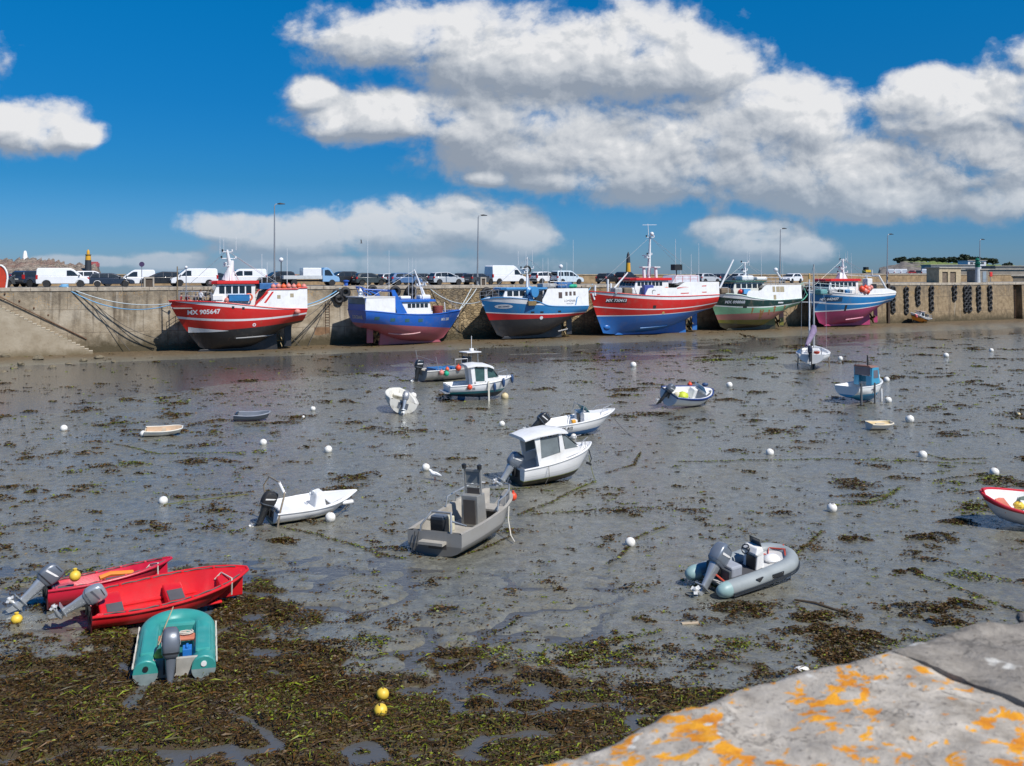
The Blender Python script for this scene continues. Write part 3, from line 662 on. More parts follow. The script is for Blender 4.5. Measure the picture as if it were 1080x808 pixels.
t = thing('stone_kiosk', 'flat roofed pale stone kiosk with two dark doors on the quay', 'kiosk', ql((s0+s1)/2, -3.0, DECK), QANG)
b = MB()
for x0, x1, z0, z1 in ((-W_/2, -W_*.36, 0, Hk), (-W_*.10, W_*.0, 0, 1.75), (W_*.27, W_/2, 0, Hk)): b.box(((x0+x1)/2, .14, (z0+z1)/2), (x1-x0, .28, z1-z0))
b.box((-W_*.045, .14, (1.753 + Hk)/2), (W_*.63, .275, Hk - 1.753))
b.box((-W_/2 + .14, 1.35, Hk/2), (.276, 2.14, Hk - .01)); b.box((W_/2 - .14, 1.35, Hk/2), (.276, 2.14, Hk - .01)); b.box((0, 2.5, Hk/2), (W_ - .57, .28, Hk - .01)); b.build('wall', KS, t, smooth=0)
b = MB(); b.box((0, 1.3, Hk + .09), (W_ + .24, 2.9, .18)); b.build('roof', CONC, t, smooth=0, bevel=.02)
for x0, x1 in ((-W_*.355, -W_*.105), (W_*.005, W_*.265)):
 dr = MB(); dr.box(((x0+x1)/2, .2, .86), (x1 - x0, .08, 1.72)); o = dr.build('door', mat('weathered_door', (.16, .12, .085), .7, 0, .25, 3), t, smooth=0)
 h = MB(); h.ball((x1 - .12, .13, .9), .04, 8); h.build('handle', STEEL, o)
s0 = sq(1036.5, 3.5); t = thing('glass_kiosk', 'small grey kiosk with glass door and red lifebuoy post beside harbour light', 'kiosk', ql(s0, -3.5, DECK), QANG)
b = MB(); b.box((0, 1.0, 1.05), (2.6, 2.0, 2.1)); b.build('wall', mat('kiosk_grey', (.22, .20, .17), .8, 0, .2), t, smooth=0, bevel=.02)
b = MB(); b.box((0, 1.0, 2.18), (2.9, 2.3, .16)); b.build('roof', CONC, t, smooth=0, bevel=.02)
b = MB(); b.box((.35, -.03, .95), (.9, .06, 1.8)); o = b.build('door', STEEL, t, smooth=0); b = MB(); b.box((.35, -.066, 1.1), (.7, .01, 1.2)); b.build('pane', mat('pale_glass', (.25, .30, .34), .1), o, smooth=0)
b = MB(); b.tube([(1.75, -.1, 0), (1.75, -.1, 1.3)], .05, 8); b.build('post', STEEL, t)
b = MB(); b.box((1.75, -.2, 1.35), (.6, .22, .8)); b.build('lifebuoy_box', mat('signal_red', (.6, .04, .03), .45), t, smooth=0, bevel=.08)
p = on_quay(1031, 1.2); H = 3.9
t = thing('harbour_light', 'grey post with green lantern on top at the end of the quay', 'harbour light', p, QANG)
b = MB(); b.tube([(0, 0, 0), (0, 0, 2.2)], [.42, .34], 14); b.tube([(0, 0, 2.2), (0, 0, 2.5)], [.34, .38], 14); b.build('post', mat('light_grey_paint', (.45, .48, .50), .5), t)
GRN = mat('signal_green', (.005, .12, .075), .4)
b = MB(); b.lathe([(.38, 2.5), (.40, 3.0), (.55, 3.05), (.55, 3.15), (.36, 3.2), (.33, 3.65), (.42, 3.7), (.2, 3.95), (.05, 4.0), (.04, 4.3)], 16); b.build('lantern', GRN, t)
b = MB(); b.torus((0, 0, 3.45), .62, .03, 18, 6)
for k in range(6): b.tube([(.6*math.cos(k), .6*math.sin(k), 3.1), (.6*math.cos(k), .6*math.sin(k), 3.45)], .025, 5)
b.build('guard_rail', GRN, t)
# ---- tyres
def tyre(parent, c, r=.42, face=True, tilt=0.0, name='tyre'):
 b = MB(); b.torus(c, r * .68, r * .32, 16, 8, Euler((R(90), tilt, 0)).to_matrix()); return b.build(name, RUB, parent)
def tyre_chain(px_, ytop, ybot, label, r=.50):
 s0 = sq(px_); base = ql(s0, .22, 0); Yd = base.y
 zt = HC - (ytop - HY) / F * Yd; zb = HC - (ybot - HY) / F * Yd
 t = thing('tyre_chain', label, 'tyre fender', base, QANG, 'chains of tyres hung on the quay wall')
 n = max(2, round((zt - zb) / (r * 1.75))); st_ = (zt - zb - 2 * r) / max(1, n - 1)
 for k in range(n): tyre(t, (random.uniform(-.05, .05), random.uniform(-.04, .02), zt - r - k * st_), r)
 b = MB(); b.tube([(0, .12, zt), (0, .12, zb + r)], .03, 5); b.build('chain', RUSTM, t)
 return t
tyre_chain(938.0, 301, 312, 'short bunch of tyres beside the timber pile right of the blue and pink boat', .55)
tyre_chain(940.8, 301.5, 331, 'long chain of tyres nearest the timber pile, right of the blue and pink boat')
tyre_chain(954.6, 302, 332, 'chain of tyres hanging just left of the small orange boat')
tyre_chain(967, 301, 323, 'chain of tyres ending directly above the small orange boat')
tyre_chain(981.3, 301, 329, 'chain of tyres under the left corner of the stone kiosk, right of orange boat')
tyre_chain(1005.7, 300, 318, 'shortest chain of tyres, under the right door of the stone kiosk')
tyre_chain(1017.2, 301, 330, 'left one of the close pair of tyre chains right of the kiosk')
tyre_chain(1021.4, 301, 329.5, 'right one of the close pair of tyre chains right of the kiosk')
tyre_chain(1031, 301, 329, 'chain of tyres directly under the green harbour light')
tyre_chain(1043, 300.5, 328.5, 'rightmost chain of tyres, below the red lifebuoy post')
def tyre_one(px_, py_, label, r=.62):
 s0 = sq(px_); base = ql(s0, .30, 0); z_ = HC - (py_ - HY) / F * base.y; base.z = z_
 b = MB(); b.torus((0, 0, 0), r * .66, r * .34, 20, 10, Euler((R(90), 0, 0)).to_matrix())
 o = b.build('tyre_fender', RUB, None, loc=base, rot=(0, 0, QANG)); tag(o, label, 'tyre fender', 'single tyres hung on the quay wall'); return o
tyre_one(355, 310, 'left one of two touching tyres on the wall beneath the blue mooring bollard')
tyre_one(363.5, 308.5, 'right one of two touching tyres on the wall beneath the blue bollard')
tyre_one(357, 315.5, 'tyre hanging below the touching pair, left of the blue boat stern', .55)
tyre_one(392, 306.5, 'tyre on the wall behind the blue gantry of the blue and pink trawler', .62)
tyre_one(416, 307.5, 'tyre on the wall above the white shelter of the blue and pink trawler', .68)
tyre_one(432.5, 307.5, 'big round tyre on the wall above the wheelhouse of the blue and pink trawler', .72)
tyre_one(846, 307, 'left tyre of the pair hanging behind the sailboat masts', .7)
tyre_one(850.5, 305, 'right tyre of the pair hanging behind the sailboat masts', .7)
tyre_one(512, 309, 'tyre hung at the quay edge beside the bow of the blue and red boat', .72)
tyre_one(516.5, 311, 'tyre tight against the bow rail of the blue and red boat', .6)
t = thing('bollard', 'bright blue mooring bollard with ropes round it on the quay edge', 'bollard', on_quay(365, .5), QANG)
b = MB(); b.lathe([(.30, 0), (.22, .08), (.20, .45), (.34, .52), (.34, .62), (.1, .68)], 16); b.build('post', mat('bollard_blue', (.03, .11, .45), .45), t)
b = MB(); b.box((0, 0, .03), (.9, .7, .06)); b.build('base_plate', RUSTM, t, smooth=0)
# ---- distant things: islet with two beacons, sea tower, headland
def rock_mesh(name, pts, depth, D, mat_, amp, seed, h0=-1.0, step=1.2):
 """a rocky mass: skyline given as photo columns / rows at distance D, with real depth"""
 xs = np.arange(pts[0][0], pts[-1][0] + .01, step); tops = np.interp(xs, [p[0] for p in pts], [p[1] for p in pts])
 nv_ = 16; grid = []
 for j in range(nv_ * 2 + 1):
  v_ = j / (nv_ * 2); prof = max(0.0, 1 - abs(v_ * 2 - 1) ** 1.6)
  row = []
  for i, (x_, yt) in enumerate(zip(xs, tops)):
   top = at(x_, yt, D); hz = top.z - h0
   dy = (v_ - .5) * depth
   nz = fbm(np.array([x_ * .45 + seed]), np.array([v_ * 9 + seed]), 4, seed)[0] - .5
   row.append((top.x * (1 + dy / D), D + dy + nz * amp * 2, h0 + hz * prof * (1 + .0 * nz) + nz * amp * prof * 1.6 - (.2 * amp * prof)))
  grid.append(row)
 b = MB(); b.loft(grid, close=False, caps=False); return b.build(name, mat_, None, smooth=30 if amp > 2 else 60)
m, nt, bs, oc = newmat('islet_rock')
n1 = noise(nt, oc, .10, 6, .65); n2 = noise(nt, oc, .5, 8, .7)
c = mixc(nt, ramp(nt, n2, [(.38, 0.), (.62, 1.)]), (.10, .085, .07), (.42, .34, .26)); c = mixc(nt, ramp(nt, n1, [(.5, 0.), (.62, .7)]), c, (.22, .12, .09))
sx = nd(nt, 'ShaderNodeSeparateXYZ', {0: oc}); c = mixc(nt, ramp(nt, mth(nt, 'DIVIDE', sx.outputs[2], 20), [(.40, .85), (.52, 0.)]), c, (.10, .085, .06))
nt.links.new(c, bs.inputs['Base Color']); bs.inputs['Roughness'].default_value = .9
bp = nd(nt, 'ShaderNodeBump', {'Strength': 1., 'Distance': 1.5, 'Height': n2}); nt.links.new(bp.outputs[0], bs.inputs['Normal'])
o = rock_mesh('rocky_island', [(-60, 282), (-30, 276), (0, 273.5), (8, 272), (14, 274), (20, 271.5), (30, 271), (37, 272), (44, 273), (52, 273), (60, 273.5), (66, 276), (74, 277.5), (80, 277), (84, 275), (90, 278.5), (98, 277), (103, 279), (106, 288)], 90, 420, m, 2.2, 3, step=.8)
tag(o, 'low rocky islet of pink brown boulders behind the left quay', 'islet')
p = at(26.5, 272.5, 420); t = thing('white_beacon', 'small white pyramid beacon on top of the rocky islet', 'beacon', p)
b = MB(); b.lathe([(1.25, -1.0), (1.2, 0), (.75, 2.6), (.62, 3.0), (.5, 3.4), (.05, 3.6)], 10); b.build('tower', mat('lime_wash', (.78, .79, .78), .8), t)
YL, BK = ('beacon_yellow', (.62, .32, .02)), ('beacon_black', (.03, .035, .045))
t = thing('beacon_tower', 'black based beacon tower with yellow upper half behind the left vans', 'beacon', at(93, 286, 400))
b = MB(); b.lathe([(1.4, 0), (1.25, 4.9)], 16); b.build('lower_band', mat(*BK, .7), t)
b = MB(); b.lathe([(1.2, 4.85), (1.05, 7.1)], 16); b.build('upper_band', mat(*YL, .7), t)
b = MB(); b.lathe([(1.3, 7.1), (1.3, 7.4)], 16); b.build('gallery', mat('dark_gallery', (.12, .10, .06), .7), t)
b = MB(); b.lathe([(.65, 7.4), (.6, 8.8), (.3, 9.3), (.05, 9.7)], 14); b.build('lantern', mat(*YL, .7), t)
t = thing('beacon_tower', 'slim sea tower with yellow base and black top behind the black hatchbacks', 'beacon', at(662.6, 292, 380))
b = MB(); b.lathe([(1.15, 0), (.88, 5.9)], 16); b.build('lower_band', mat(*YL, .7), t)
b = MB(); b.lathe([(.88, 5.85), (.74, 8.4)], 16); b.build('upper_band', mat(*BK, .7), t)
b = MB(); b.lathe([(.68, 8.4), (.55, 9.5), (.28, 10.1), (.06, 10.6)], 14); b.build('lantern', mat(*BK, .7), t)
b = MB(); b.box((0, 0, 0), (3.2, 3.0, 1.9)); b.box((0, 0, 1.2), (2.4, 2.4, .6)); o = b.build('red_hut', mat('dusty_red', (.40, .10, .10), .7), None, smooth=0, bevel=.2, loc=at(100, 279.5, 415)); tag(o, 'small faded red hut on the rocks right of the yellow topped beacon', 'hut')
m, nt, bs, oc = newmat('headland_turf')
n1 = noise(nt, oc, .05, 6, .6); n2 = noise(nt, oc, .4, 7, .7); sx = nd(nt, 'ShaderNodeSeparateXYZ', {0: oc})
c = mixc(nt, ramp(nt, n2, [(.4, 0.), (.6, 1.)]), (.10, .15, .03), (.17, .20, .05))
rockc = mixc(nt, ramp(nt, n2, [(.4, 0.), (.6, 1.)]), (.09, .08, .07), (.22, .19, .16))
fr = ramp(nt, mth(nt, 'ADD', mth(nt, 'MULTIPLY', mth(nt, 'SUBTRACT', sx.outputs[0], 236), .022), mth(nt, 'SUBTRACT', n1, .5)), [(.0, 1.), (.25, 0.)])
nt.links.new(mixc(nt, fr, c, rockc), bs.inputs['Base Color']); bs.inputs['Roughness'].default_value = .95
o = rock_mesh('headland', [(926, 288), (928, 283), (932, 281.5), (938, 280.5), (945, 279), (950, 276), (957, 275), (966, 275), (980, 275.5), (1000, 276.5), (1020, 277.5), (1045, 279), (1090, 280), (1200, 281), (1400, 284)], 200, 560, m, 1.6, 9, step=2); struct(o); o['label'] = 'grassy headland with a rocky point'
lm, nt, bs, oc = newmat('far_foliage'); ca = nd(nt, 'ShaderNodeVertexColor', layer_name='Col').outputs[0]; nt.links.new(ca, bs.inputs['Base Color']); bs.inputs['Roughness'].default_value = .8
def far_tree(px_, yt, yb, wpx, D, label):
 base = at(px_, yb, D); H = at(px_, yt, D).z - base.z; Wd = wpx / F * D / 2
 t = thing('pine_tree', label, 'tree', base, 0, 'dark trees along the headland')
 b = MB(); b.tube([(0, 0, -1), (.3, 0, H * .7)], [.5, .25], 7); b.build('trunk', mat('bark', (.08, .055, .035), .9), t)
 n = 1500; r_ = np.random.RandomState(int(px_ * 7)); nl = 9
 ctr = np.stack([(r_.rand(nl) - .5) * 1.5 * Wd, (r_.rand(nl) - .5) * 1.5 * Wd, H * (.42 + .4 * r_.rand(nl))], -1); rad = Wd * (.35 + .35 * r_.rand(nl)); k = r_.randint(0, nl, n)
 dirs = r_.randn(n, 3); dirs /= np.linalg.norm(dirs, axis=1)[:, None]
 P = ctr[k] + dirs * (rad[k] * (.6 + .45 * r_.rand(n)))[:, None] * np.array([1, 1, min(.75, H / Wd * .3)]); P[:, 2] = np.minimum(P[:, 2], H)
 a_ = r_.randn(n, 3); a_ /= np.linalg.norm(a_, axis=1)[:, None]; b_ = np.cross(a_, r_.randn(n, 3)); b_ /= np.linalg.norm(b_, axis=1)[:, None]
 sz = (.35 + .5 * r_.rand(n))[:, None]
 vs = np.stack([P - a_ * sz, P + b_ * sz * .6, P + a_ * sz, P - b_ * sz * .6], 1).reshape(-1, 3)
 cc = (np.array([.032, .048, .026]) * (.6 + .9 * r_.rand(n, 1))); cc = np.repeat(np.concatenate([cc, np.ones((n, 1))], 1), 4, 0)
 o = npmesh('crown', vs, np.arange(n * 4).reshape(-1, 4), [lm], cc); o.parent = t
 o.data.polygons.foreach_set('use_smooth', [False] * n)
for i, (x_, yt, w_) in enumerate([(949, 271.5, 11), (956, 270.5, 12), (964, 271.8, 10), (970, 271, 10), (977, 270.8, 10), (984, 271.4, 8), (994, 271.5, 9), (1000, 270.6, 10), (1007, 270.5, 10), (1014, 270, 9), (1019, 268.2, 10), (1025, 268.8, 10), (1033, 271, 9), (1041, 271.6, 11), (1047, 273, 9)]):
 far_tree(x_, yt, 280, w_, 575, 'dark round crowned tree in the row along the headland top')
for x_, yt, w_, lb in ((1062, 276, 10, 'dark bushy tree standing alone at the right end of the headland'),):
 far_tree(x_, yt, 290, w_, 420, lb)
def far_block(px0, px1, yt, yb, D, name, label, cat, m_, depth=8, extra=None):
 a_ = at(px0, yb, D); b_ = at(px1, yb, D); H = at(px0, yt, D).z - a_.z
 t = thing(name, label, cat, (a_ + b_) / 2)
 b = MB(); b.box((0, depth/2, H/2 - 2), (b_.x - a_.x, depth, H + 4)); b.build('wall', m_, t, smooth=0)
 b = MB(); b.box((0, depth/2, H + .12), (b_.x - a_.x + .5, depth + .5, .3)); b.build('roof' if 'building' in name or 'house' in name else 'coping', CONC, t, smooth=0)
 return t, b_.x - a_.x, H
GS = mat('grey_stone', (.24, .22, .19), .85, 0, .25, .6, .4, 3)
t, w_, H = far_block(963, 976, 277, 284, 540, 'concrete_building', 'grey concrete bunker with dark openings on the green headland slope', 'bunker', GS)
for k in (-.3, .05, .3):
 b = MB(); b.box((w_ * k, -.03, H * .45), (w_ * .13, .08, H * .5)); b.build('window', DARKM, t, smooth=0)
t, w_, H = far_block(982, 1032, 279.8, 284.5, 330, 'long_building', 'long low pale concrete building behind the stone kiosk', 'building', mat('pale_render', (.38, .36, .33), .85, 0, .2, .5))
b = MB(); b.box((0, -.05, H * .25), (w_ * .9, .1, H * .25)); b.build('window', mat('charcoal_glass', (.08, .08, .08), .4), t, smooth=0)  # plain dark grey strip along the lower part of the front
t, w_, H = far_block(1021, 1040, 275, 280, 350, 'white_building', 'small white block building on the headland behind the harbour light', 'building', mat('white_render', (.74, .75, .75), .7))
for k in (-.3, 0, .3):
 b = MB(); b.box((w_ * k, -.03, H * .5), (w_ * .16, .08, H * .4)); b.build('window', mat('charcoal_glass', (.08, .08, .08), .4), t, smooth=0)
far_block(1050, 1200, 281, 292, 330, 'stone_rampart', 'broad grey brown stone rampart at the right end of the headland', 'wall', GS, 10)
far_block(1000, 1110, 284.5, 293, 260, 'harbour_mole', 'low grey stone mole behind the glass kiosk', 'wall', mat('mole_stone', (.28, .24, .19), .85, 0, .25, .5, .4, 3), 6)
far_block(1052, 1200, 291, 300, 170, 'end_parapet', 'dark grey parapet on the quay right of the lifebuoy post', 'wall', mat('dark_parapet', (.17, .145, .11), .9, 0, .25, .8, .5, 4), 2)
far_block(935, 1010, 291, 297, 250, 'far_mole', 'pale brown mole carrying a row of distant parked vehicles', 'mole', mat('mole_brown', (.33, .25, .15), .9, 0, .25, .6, .4, 4), 12)
# ---------------------------------------------------------------- vehicles parked on the quay
TYRE = RUB; HUB = mat('alloy_rim', (.35, .36, .37), .35, .7, .1)
VGL = glass('vehicle_glass', (.02, .026, .032)); LAMPR = mat('tail_lamp_red', (.42, .015, .012), .25); LAMPW = mat('head_lamp_clear', (.6, .62, .64), .15)
PLAST = mat('grey_plastic', (.05, .052, .055), .6); PLATE = mat('number_plate', (.6, .6, .55), .5)
def paint(n, c): return mat('paint_' + n, c, .28, .0, .05, 1.5, coat=.6)
PW = paint('white', (.74, .75, .76)); PB = paint('black', (.018, .019, .022)); PN = paint('navy', (.022, .032, .055)); PS = paint('silver', (.42, .45, .48))
PG = paint('dark_green_grey', (.04, .05, .052)); PBL = paint('mid_blue', (.07, .14, .28)); PLB = paint('light_blue', (.22, .38, .58)); PRD = paint('dull_red', (.4, .03, .03)); PWB = paint('blue_white', (.55, .64, .70)); PGR = paint('graphite', (.06, .066, .072))
KIND = {
 'hatch': dict(L=4.0, W=1.7, r=.31, wh=(-1.22, 1.24), low=[(-1.95, .3), (-2.0, .55), (-1.96, .98), (1.05, .98), (1.75, .80), (1.98, .62), (1.98, .32)], cab=[(-1.93, .975), (-1.55, 1.44), (-1.2, 1.5), (.1, 1.48), (.45, 1.38), (1.12, .975)], win=[[(-1.5, 1.03), (-1.3, 1.38), (-.45, 1.42), (-.45, 1.03)], [(-.38, 1.03), (-.38, 1.42), (.05, 1.41), (.38, 1.30), (.85, 1.03)]]),
 'estate': dict(L=4.5, W=1.75, r=.32, wh=(-1.3, 1.38), low=[(-2.2, .3), (-2.25, .55), (-2.2, .95), (1.1, .95), (2.0, .78), (2.24, .6), (2.24, .32)], cab=[(-2.16, .945), (-1.85, 1.36), (-1.5, 1.44), (.1, 1.44), (.4, 1.36), (1.2, .945)], win=[[(-1.95, 1.0), (-1.75, 1.32), (-1.15, 1.36), (-1.15, 1.0)], [(-1.08, 1.0), (-1.08, 1.36), (-.3, 1.37), (-.3, 1.0)], [(-.23, 1.0), (-.23, 1.37), (.05, 1.36), (.35, 1.27), (.88, 1.0)]]),
 'mpv': dict(L=4.4, W=1.8, r=.33, wh=(-1.35, 1.35), low=[(-2.12, .3), (-2.18, .6), (-2.12, 1.02), (1.2, 1.0), (1.95, .86), (2.18, .62), (2.18, .32)], cab=[(-2.1, 1.01), (-1.85, 1.5), (-1.5, 1.6), (-.1, 1.62), (.35, 1.5), (1.45, .99)], win=[[(-1.9, 1.08), (-1.75, 1.45), (-1.1, 1.52), (-1.1, 1.07)], [(-1.03, 1.07), (-1.03, 1.52), (-.2, 1.54), (-.2, 1.06)], [(-.13, 1.06), (-.13, 1.54), (.3, 1.42), (1.05, 1.05)]]),
 'suv': dict(L=4.4, W=1.82, r=.36, wh=(-1.3, 1.35), low=[(-2.1, .4), (-2.16, .7), (-2.1, 1.08), (1.0, 1.08), (1.95, .98), (2.16, .72), (2.16, .42)], cab=[(-2.06, 1.075), (-1.9, 1.55), (-1.6, 1.68), (-.05, 1.68), (.3, 1.58), (1.05, 1.075)], win=[[(-1.9, 1.14), (-1.8, 1.5), (-1.15, 1.58), (-1.15, 1.14)], [(-1.08, 1.14), (-1.08, 1.58), (-.2, 1.6), (-.2, 1.14)], [(-.13, 1.14), (-.13, 1.6), (.2, 1.52), (.72, 1.14)]]),
 'van': dict(L=4.9, W=1.9, r=.33, wh=(-1.5, 1.55), low=[(-2.42, .35), (-2.45, .6), (-2.42, 1.12), (1.55, 1.12), (2.25, .92), (2.43, .7), (2.43, .35)], cab=[(-2.42, 1.115), (-2.36, 1.85), (-2.2, 1.96), (.6, 1.96), (.95, 1.84), (1.85, 1.115)], win=[[(.35, 1.15), (.35, 1.70), (.72, 1.72), (1.02, 1.58), (1.42, 1.15)]]),
 'crewvan': dict(L=4.9, W=1.9, r=.33, wh=(-1.5, 1.55), low=[(-2.42, .35), (-2.45, .6), (-2.42, 1.12), (1.55, 1.12), (2.25, .92), (2.43, .7), (2.43, .35)], cab=[(-2.42, 1.115), (-2.36, 1.85), (-2.2, 1.96), (.6, 1.96), (.95, 1.84), (1.85, 1.115)], win=[[(-.75, 1.2), (-.75, 1.70), (.2, 1.70), (.2, 1.2)], [(.35, 1.15), (.35, 1.70), (.72, 1.72), (1.02, 1.58), (1.42, 1.15)]]),
 'smallvan': dict(L=4.1, W=1.75, r=.31, wh=(-1.3, 1.25), low=[(-2.0, .3), (-2.05, .55), (-2.0, 1.02), (1.05, 1.02), (1.85, .86), (2.04, .62), (2.04, .32)], cab=[(-2.0, 1.015), (-1.93, 1.7), (-1.78, 1.82), (.1, 1.82), (.4, 1.68), (1.3, 1.015)], win=[[(-.15, 1.06), (-.15, 1.6), (.25, 1.58), (.48, 1.46), (.95, 1.06)]]),
 'leisure': dict(L=4.3, W=1.8, r=.32, wh=(-1.3, 1.35), low=[(-2.1, .3), (-2.15, .55), (-2.1, 1.04), (1.15, 1.04), (1.95, .88), (2.15, .62), (2.15, .32)], cab=[(-2.1, 1.035), (-2.03, 1.7), (-1.88, 1.82), (.1, 1.82), (.45, 1.68), (1.4, 1.035)], win=[[(-1.9, 1.12), (-1.85, 1.62), (-1.15, 1.66), (-1.15, 1.12)], [(-1.0, 1.12), (-1.0, 1.66), (-.25, 1.66), (-.25, 1.12)], [(-.13, 1.1), (-.13, 1.64), (.28, 1.6), (.5, 1.48), (1.0, 1.1)]]),
 'bigvan': dict(L=5.6, W=2.05, r=.36, wh=(-1.7, 1.95), low=[(-2.75, .4), (-2.8, .7), (-2.76, 1.25), (1.9, 1.25), (2.6, 1.0), (2.78, .75), (2.78, .4)], cab=[(-2.76, 1.245), (-2.72, 2.35), (-2.55, 2.5), (.75, 2.5), (1.15, 2.3), (2.2, 1.245)], win=[[(.8, 1.3), (.8, 1.9), (1.2, 1.95), (1.4, 1.85), (1.85, 1.3)]]),
}
def vehicle(kind, pm, label, px, w, face, yaw=0., name=None, scale=1.0, cat='car', lamps=True, loc=None, group='vehicles parked on the quay'):
 K = KIND[kind]; base = on_quay(px, w) if loc is None else loc
 t = thing(name or 'parked_car', label, cat, base, QANG + (0 if face > 0 else math.pi) + R(yaw), group); t.scale = (scale,) * 3
 hw = K['W'] / 2; r = K['r']
 low = []                                # lower body with arches cut into the sill
 L0 = K['low']; low = [L0[0]] + L0[1:-1] + [L0[-1]]
 arch = []
 for wx in sorted(K['wh'], reverse=True):
  for k in range(9):
   a_ = math.pi * k / 8; arch.append((wx + (r + .07) * math.cos(a_), r + (r + .06) * math.sin(a_) if math.sin(a_) > .02 else L0[0][1]))
 b = MB(); b.prism(low + arch, -hw, hw); body = b.build('body', pm, t, smooth=30, bevel=.05)
 belt = K['cab'][0][1]; top = max(z for x, z in K['cab'])
 wf = lambda x, z: hw - .04 - .20 * max(0, z - belt) / (top - belt) * (1 if 'van' not in kind and kind != 'leisure' else .55)
 b = MB(); b.tprism(K['cab'], wf); b.build('cabin', pm, t, smooth=30, bevel=.05)
 for poly in K['win']:
  for sg in (-1, 1):
   b = MB(); vs = [(x, sg * (wf(x, z) + .006), z) for x, z in poly]; b.plate(vs if sg > 0 else vs[::-1], .012); b.build('side_window', VGL, t, smooth=0)
 c = K['cab']
 def cross(p, q, k0, k1, nm, off):
  x0, z0 = p[0] + (q[0]-p[0])*k0, p[1] + (q[1]-p[1])*k0; x1, z1 = p[0] + (q[0]-p[0])*k1, p[1] + (q[1]-p[1])*k1
  a0, a1 = wf(x0, z0) - .07, wf(x1, z1) - .07
  b = MB(); b.plate([(x0 + off, -a0, z0 + abs(off)*.5), (x0 + off, a0, z0 + abs(off)*.5), (x1 + off, a1, z1 + abs(off)*.5), (x1 + off, -a1, z1 + abs(off)*.5)], .008); b.build(nm, VGL, t, smooth=0)
 cross(c[-1], c[-2], .06, .95, 'windscreen', .014)
 if kind not in ('van', 'smallvan', 'bigvan'): cross(c[0], c[1], .18, .95, 'rear_window', -.014)
 for wx in K['wh']:
  for sg in (-1, 1):
   b = MB(); b.lathe([(r * .62, -.1), (r, -.1), (r, .1), (r * .62, .1)], 16, (wx, sg * (hw - .10), r), Euler((R(90), 0, 0)).to_matrix()); wh = b.build('wheel', TYRE, t)
   b = MB(); b.lathe([(.02, -.07), (r * .64, -.06), (r * .66, .08), (.02, .06)], 12, (wx, sg * (hw - .085), r), Euler((R(90), 0, 0)).to_matrix()); b.build('rim', HUB, wh)
 xf = max(x for x, z in L0); xr = min(x for x, z in L0); zb = L0[1][1]
 for sg in (-1, 1):
  b = MB(); b.box((xf - .16, sg * (hw - .28), zb + .16), (.26, .42, .15)); b.build('headlight', LAMPW, t, smooth=0, bevel=.03)
  zt_ = zb + .34 if kind in ('hatch', 'estate', 'mpv', 'suv') else zb + .42
  b = MB(); b.box((xr + .10, sg * (hw - .11), zt_), (.2, .235, .24 if zt_ < 1 else .45)); b.build('taillight', LAMPR, t, smooth=0, bevel=.03)
  b = MB(); b.box((c[-1][0] - .35, sg * (hw + .07), belt + .1), (.12, .18, .14)); b.build('wing_mirror', PLAST if pm is PW else pm, t, smooth=0, bevel=.03)
 b = MB(); b.box((xf - .06, 0, zb - .12), (.18, 2*hw - .12, .22)); b.build('front_bumper', PLAST, t, smooth=0, bevel=.04)
 b = MB(); b.box((xr + .06, 0, zb - .08), (.18, 2*hw - .12, .22)); b.build('rear_bumper', PLAST, t, smooth=0, bevel=.04)
 b = MB(); b.box((xr - .012, 0, zb + .12), (.03, .5, .12)); b.build('number_plate', PLATE, t, smooth=0)
 return t
vehicle('estate', PGR, 'dark grey saloon facing the camera beside the upright red dinghy', 17, 8, -1, 35)
vehicle('suv', PN, 'dark navy car parked just left of the white panel van', 34, 8.5, 1, 50)
vehicle('van', PW, 'white panel van facing right at the left end of the quay', 66.5, 4.6, 1, 0, 'panel_van', cat='van')
vehicle('suv', PW, 'white car half hidden behind the dark estate at left', 99, 10, 1, 6)
vehicle('estate', PN, 'dark blue estate car facing right in front of a white car', 117, 4.8, 1, 0)
vehicle('smallvan', PW, 'small white van facing left behind the round sign post', 143, 9, -1, 0, 'panel_van', cat='van')
vehicle('mpv', PB, 'black people carrier facing left beside the concrete cabinet', 170, 8.5, -1, 0)
vehicle('van', PW, 'white panel van facing left above the crew of the red boat', 204.5, 6, -1, 0, 'panel_van', cat='van')
vehicle('hatch', PN, 'dark blue hatchback half hidden between two white vans', 229, 9, 1, 20)
vehicle('crewvan', PW, 'white crew van with side windows behind the white mast', 258, 10.5, -1, 0, 'crew_van', cat='van')
vehicle('suv', PB, 'black off-roader behind the tall street lamp and antenna', 291.5, 9.5, -1, 10)
vehicle('suv', PB, 'black off-roader facing left just right of the flatbed truck', 359, 9.0, -1, 8)
vehicle('hatch', PB, 'black hatchback tucked behind the dark green grey car', 377, 11, 1, 25)
vehicle('hatch', PG, 'dark green grey hatchback facing right above the wall ladder', 389.5, 7.5, 1, 6)
vehicle('estate', PS, 'silver estate car behind the mid blue hatchback', 415, 11, 1, 15)
vehicle('hatch', PBL, 'mid blue hatchback facing right above the blue trawler', 427, 6, 1, 4)
vehicle('estate', PGR, 'dark grey car partly hidden by the blue trawler mast', 447, 9, 1, 8)
vehicle('mpv', PS, 'silver people carrier facing right in the middle of the quay', 470.5, 7.5, 1, 6)
vehicle('hatch', PN, 'dark navy hatchback seen from behind left of the street lamp', 491, 9, 1, 35)
vehicle('estate', PGR, 'dark grey car behind the lamp and concrete cabinet', 505, 7.5, 1, 25)
vehicle('bigvan', PW, 'tall long white van facing right behind the blue and red boat', 533, 9, 1, 12, 'panel_van', cat='van')
vehicle('suv', PW, 'white sport utility car right of the tall white van', 576, 8.5, 1, 8)
